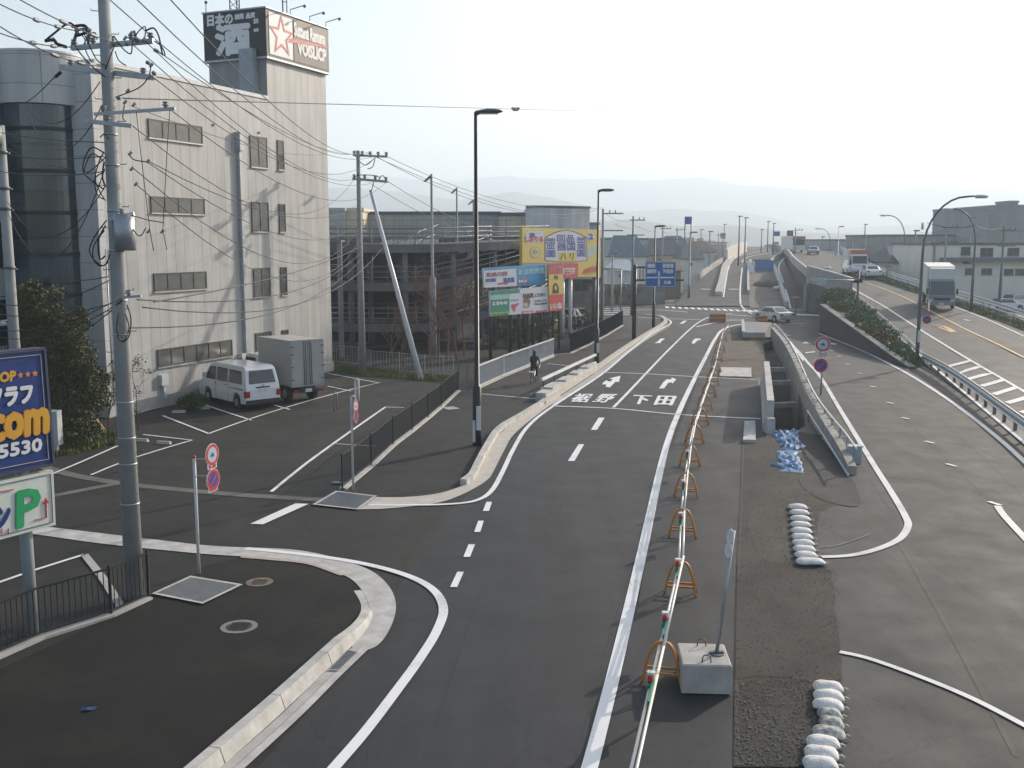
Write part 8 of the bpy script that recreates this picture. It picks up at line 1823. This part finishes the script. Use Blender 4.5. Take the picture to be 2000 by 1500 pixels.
for i, (x0, x1, y, Y) in enumerate([(960, 1072, 665, 74), (1040, 1165, 640, 86)]):
    xa = A(x0, y, Y).x; xb = A(x1, y, Y).x; rg_ = random.Random(i + 90); t = thing('hedge', ['dark tangled hedge under the advert boards', 'second hedge behind the posts of the yellow billboard'][i], 'hedge', Vector((xa, Y, 0))); mb = MB()
    for q in range(9): leaf_cloud(mb, ((xb - xa) * q / 8, rg_.uniform(-.5, .5), rg_.uniform(.6, 1.3)), (.8, .6, .8), 330, .09, rg_)
    build(mb, 'foliage', LF1, t)

# ------------------------------------------------------------------ mountains
def ridge(tab, Y, depth, amp, name, m, seed):
    import mathutils
    nx, ny = 150, 14; vs = []
    for j in range(ny + 1):
        v = j / ny; y = Y + (v - .5) * depth * 2
        for i in range(nx + 1):
            px = -900 + 3800 * i / nx; c = A(px, lerp_tab(tab, px), Y); x = c.x * (y / Y)
            prof = max(0, 1 - abs(2 * v - 1) ** 1.3); nz = mathutils.noise.fractal(Vector((x / 420, y / 420, seed)), 1, 2, 5)
            vs.append((x, y, max(-1.0, c.z * prof * (1 + amp * nz * (1 - prof * .8)) + (prof - 1) * 3)))
    fs = [(j * (nx + 1) + i, j * (nx + 1) + i + 1, (j + 1) * (nx + 1) + i + 1, (j + 1) * (nx + 1) + i) for j in range(ny) for i in range(nx)]
    mb = MB(); mb.add(vs, fs, True); return struct(mb, name, m)
MT = mat('mountain_forest', (.06, .075, .06), rough=.95, var=.4, scale=.01)
ridge([(-900, 380), (0, 372), (500, 352), (640, 346), (700, 343), (780, 348), (860, 358), (930, 352), (1010, 343), (1100, 350), (1170, 352), (1300, 347), (1400, 352), (1480, 366), (1600, 372), (1700, 368), (1800, 366), (1900, 370), (2000, 376), (2900, 390)], 4200, 800, .5, 'mountains', MT, 1.0)
ridge([(-900, 400), (400, 370), (640, 362), (780, 372), (900, 390), (1000, 372), (1080, 385), (1180, 408), (1240, 415), (1300, 408), (1440, 412), (1500, 420), (1560, 436), (1640, 446), (1750, 440), (1900, 436), (2900, 430)], 2600, 500, .5, 'hills', MT, 5.0)
ridge([(-900, 440), (640, 425), (900, 432), (1100, 436), (1230, 428), (1330, 444), (1450, 440), (1550, 452), (1700, 456), (2900, 452)], 1500, 260, .6, 'hills', MT, 9.0)
# ------------------------------------------------------------------ haze over the whole place
hz = MB(); hz.box(-4200, 4200, -500, 5300, -1.5, 330)
m = bpy.data.materials.new('haze_air'); m.use_nodes = True; nt = m.node_tree; nt.nodes.remove(nt.nodes['Principled BSDF'])
pv = nt.nodes.new('ShaderNodeVolumePrincipled'); pv.inputs['Color'].default_value = (.80, .91, 1.0, 1); pv.inputs['Density'].default_value = .00064; pv.inputs['Anisotropy'].default_value = .25
nt.links.new(pv.outputs[0], nt.nodes['Material Output'].inputs['Volume'])
o = build(hz, 'haze', m); o['kind'] = 'stuff'; o['label'] = 'pale haze filling the whole valley air'; o['category'] = 'haze'
# ------------------------------------------------------------------ signboards at the left edge
PS = G(64, 1240); DS = Vector((.518, .855, 0)).normalized(); NS = Vector((DS.y, -DS.x, 0)); P0s = PS + NS * .2
def vy(x, y, x0): return HOR + (y - HOR) * (2200 - x) / (2200 - x0)
def sp(t, x, y, out=0.0): return PL(x, y, P0s, DS) - t.location + NS * out
def RV(t, x0, y0, x1, y1, out): return [sp(t, x0, y0, out), sp(t, x1, vy(x1, y0, x0), out), sp(t, x1, vy(x1, y1, x0), out), sp(t, x0, y1, out)]
def slabq(q, n_, th): mb = MB(); v = list(q) + [p - n_ * th for p in q]; mb.add(v, [(3, 2, 1, 0), (4, 5, 6, 7), (0, 1, 5, 4), (1, 2, 6, 5), (2, 3, 7, 6), (3, 0, 4, 7)]); return mb
t = thing('shop_signboard', 'large navy blue signboard with stars and orange letters, cut by the left edge', 'signboard', PS)
b = build(slabq([sp(t, -420, vy(-420, 692, 0)), sp(t, 84, 683.6), sp(t, 101, 904), sp(t, -420, vy(-420, 924, 0))], NS, .22), 'board', mat('navy_board', (.022, .05, .20), rough=.35, var=.08), t)
mb = MB(); TLp, TRp, BRp, BLp = sp(t, -420, vy(-420, 690, 0)), sp(t, 86, 681), sp(t, 104, 906), sp(t, -420, vy(-420, 927, 0))
for a, c in ((TLp, TRp), (TRp, BRp), (BLp, BRp)): mb.bar(a - NS * .1, c - NS * .1, .05, .26, up=NS)
build(mb, 'casing', mat('casing_navy', (.05, .06, .10), rough=.5), t)
CREAMC = mat('cream_line', (.58, .46, .33), rough=.5); GOLD = mat('gold_letter', (.70, .36, .04), rough=.4, var=.04); WLET = mat('white_letter', (.74, .76, .76), rough=.4, var=.03)
mb = MB(); a, c, d, e = [sp(t, x, y, .012) for x, y in ((-420, vy(-420, 700, 0)), (78, 692.5), (94, 896.5), (-420, vy(-420, 915, 0)))]
for p, q in ((a, c), (c, d), (e, d)): mb.bar(p, q, .008, .02, up=NS)
build(mb, 'border_line', CREAMC, b)
def lett(tx, r_, m, out=.02, fat=.02, thick=0.0, par=None, name='lettering'):
    mb = MB()
    for k in range(1 + int(thick / .006)): warp(mb, text_mesh(tx), *RV(t, *r_, out + k * .006), fat=fat)
    return build(mb, name, m, par or b)
lett('SHOP', (-30, 731, 29, 750), GOLD, fat=.014); lett('ソラフ', (-22, 763, 61, 797), WLET, fat=.024); lett('com', (-22, 815, 90, 862), GOLD, fat=.045, thick=.03); lett('-5530', (-18, 873, 80, 898), WLET, fat=.016); lett('.', (-48, 850, -40, 858), GOLD)
for cx_ in (39, 53, 67):
    c = sp(t, cx_, vy(cx_, 732.5, 39), .02); R_ = .07; mb = MB(); mb.add([c + DS * (R_ if i % 2 == 0 else R_ * .42) * sin(i * pi / 5) + Vector((0, 0, (R_ if i % 2 == 0 else R_ * .42) * cos(i * pi / 5))) for i in range(10)] + [c], [(i, (i + 1) % 10, 10) for i in range(10)]); build(mb, 'star', mat('star_orange', (.62, .25, .08), rough=.4), b)
mb = MB(); c = sp(t, 92, 700, -.1); mb.ball((c.x, c.y, c.z), .035, 8, 5); c = sp(t, 108, 898, -.1); mb.ball((c.x, c.y, c.z), .03, 8, 5); build(mb, 'bolt_cap', STEEL, t)
mb = MB(); zt_ = sp(t, 60, 690).z; mb.tube([(0, 0, 0), (0, 0, 3.9)], .115, 16); build(mb, 'post', mat('sign_post_grey', (.30, .33, .35), rough=.5, var=.08), t)
mb = MB(); mb.bar((0, 0, 2.9), NS * .12 + Vector((0, 0, 2.9)), .12); mb.bar((0, 0, 4.0), NS * .12 + Vector((0, 0, 4.0)), .12); build(mb, 'bracket', STEEL, t)
t = thing('parking_sign', 'white parking signboard with a green P and red arrow below the navy signboard', 'signboard', PS + Vector((0, 0, .0)))
b = build(slabq([sp(t, -420, vy(-420, 940, 0)), sp(t, 104, vy(104, 940, 0)), sp(t, 109, vy(109, 1054, 0)), sp(t, -420, vy(-420, 1054, 0))], NS, .14), 'board', mat('sign_cream_white', (.66, .69, .64), rough=.4, var=.03), t)
mb = MB(); a, c, d, e = [sp(t, x, vy(x, y, 0), .010) for x, y in ((-420, 947), (98, 947), (103, 1046), (-420, 1046))]
for p, q in ((a, c), (c, d), (e, d)): mb.bar(p, q, .008, .014, up=NS)
build(mb, 'border_line', BLACK_M, b)
lett('P', (33, 962, 76, 1030), mat('parking_green', (.03, .36, .14), rough=.4), fat=.035, par=b, name='letter_p'); lett('ン', (-10, 990, 17, 1034), mat('navy_board', (.022, .05, .20)), fat=.03, par=b)
REDL = mat('arrow_red', (.50, .05, .04), rough=.4)
mb = MB()
for p, q in (((68, 1015), (91, 1010)), ((90, 1011), (89, 982)), ((-40, 968), (27, 955))): mb.bar(sp(t, *p, .012), sp(t, *q, .012), .008, .028, up=NS)
mb.add([sp(t, 82, 985, .016), sp(t, 95, 982, .016), sp(t, 88, 971, .016)], [(0, 1, 2)]); build(mb, 'arrow', REDL, b)
mb = MB()
for x in (-10, 3, 16): mb.bar(sp(t, x, 1032, .012), sp(t, x, 1043, .012), .008, .018, up=NS)
build(mb, 'tally_marks', REDL, b)
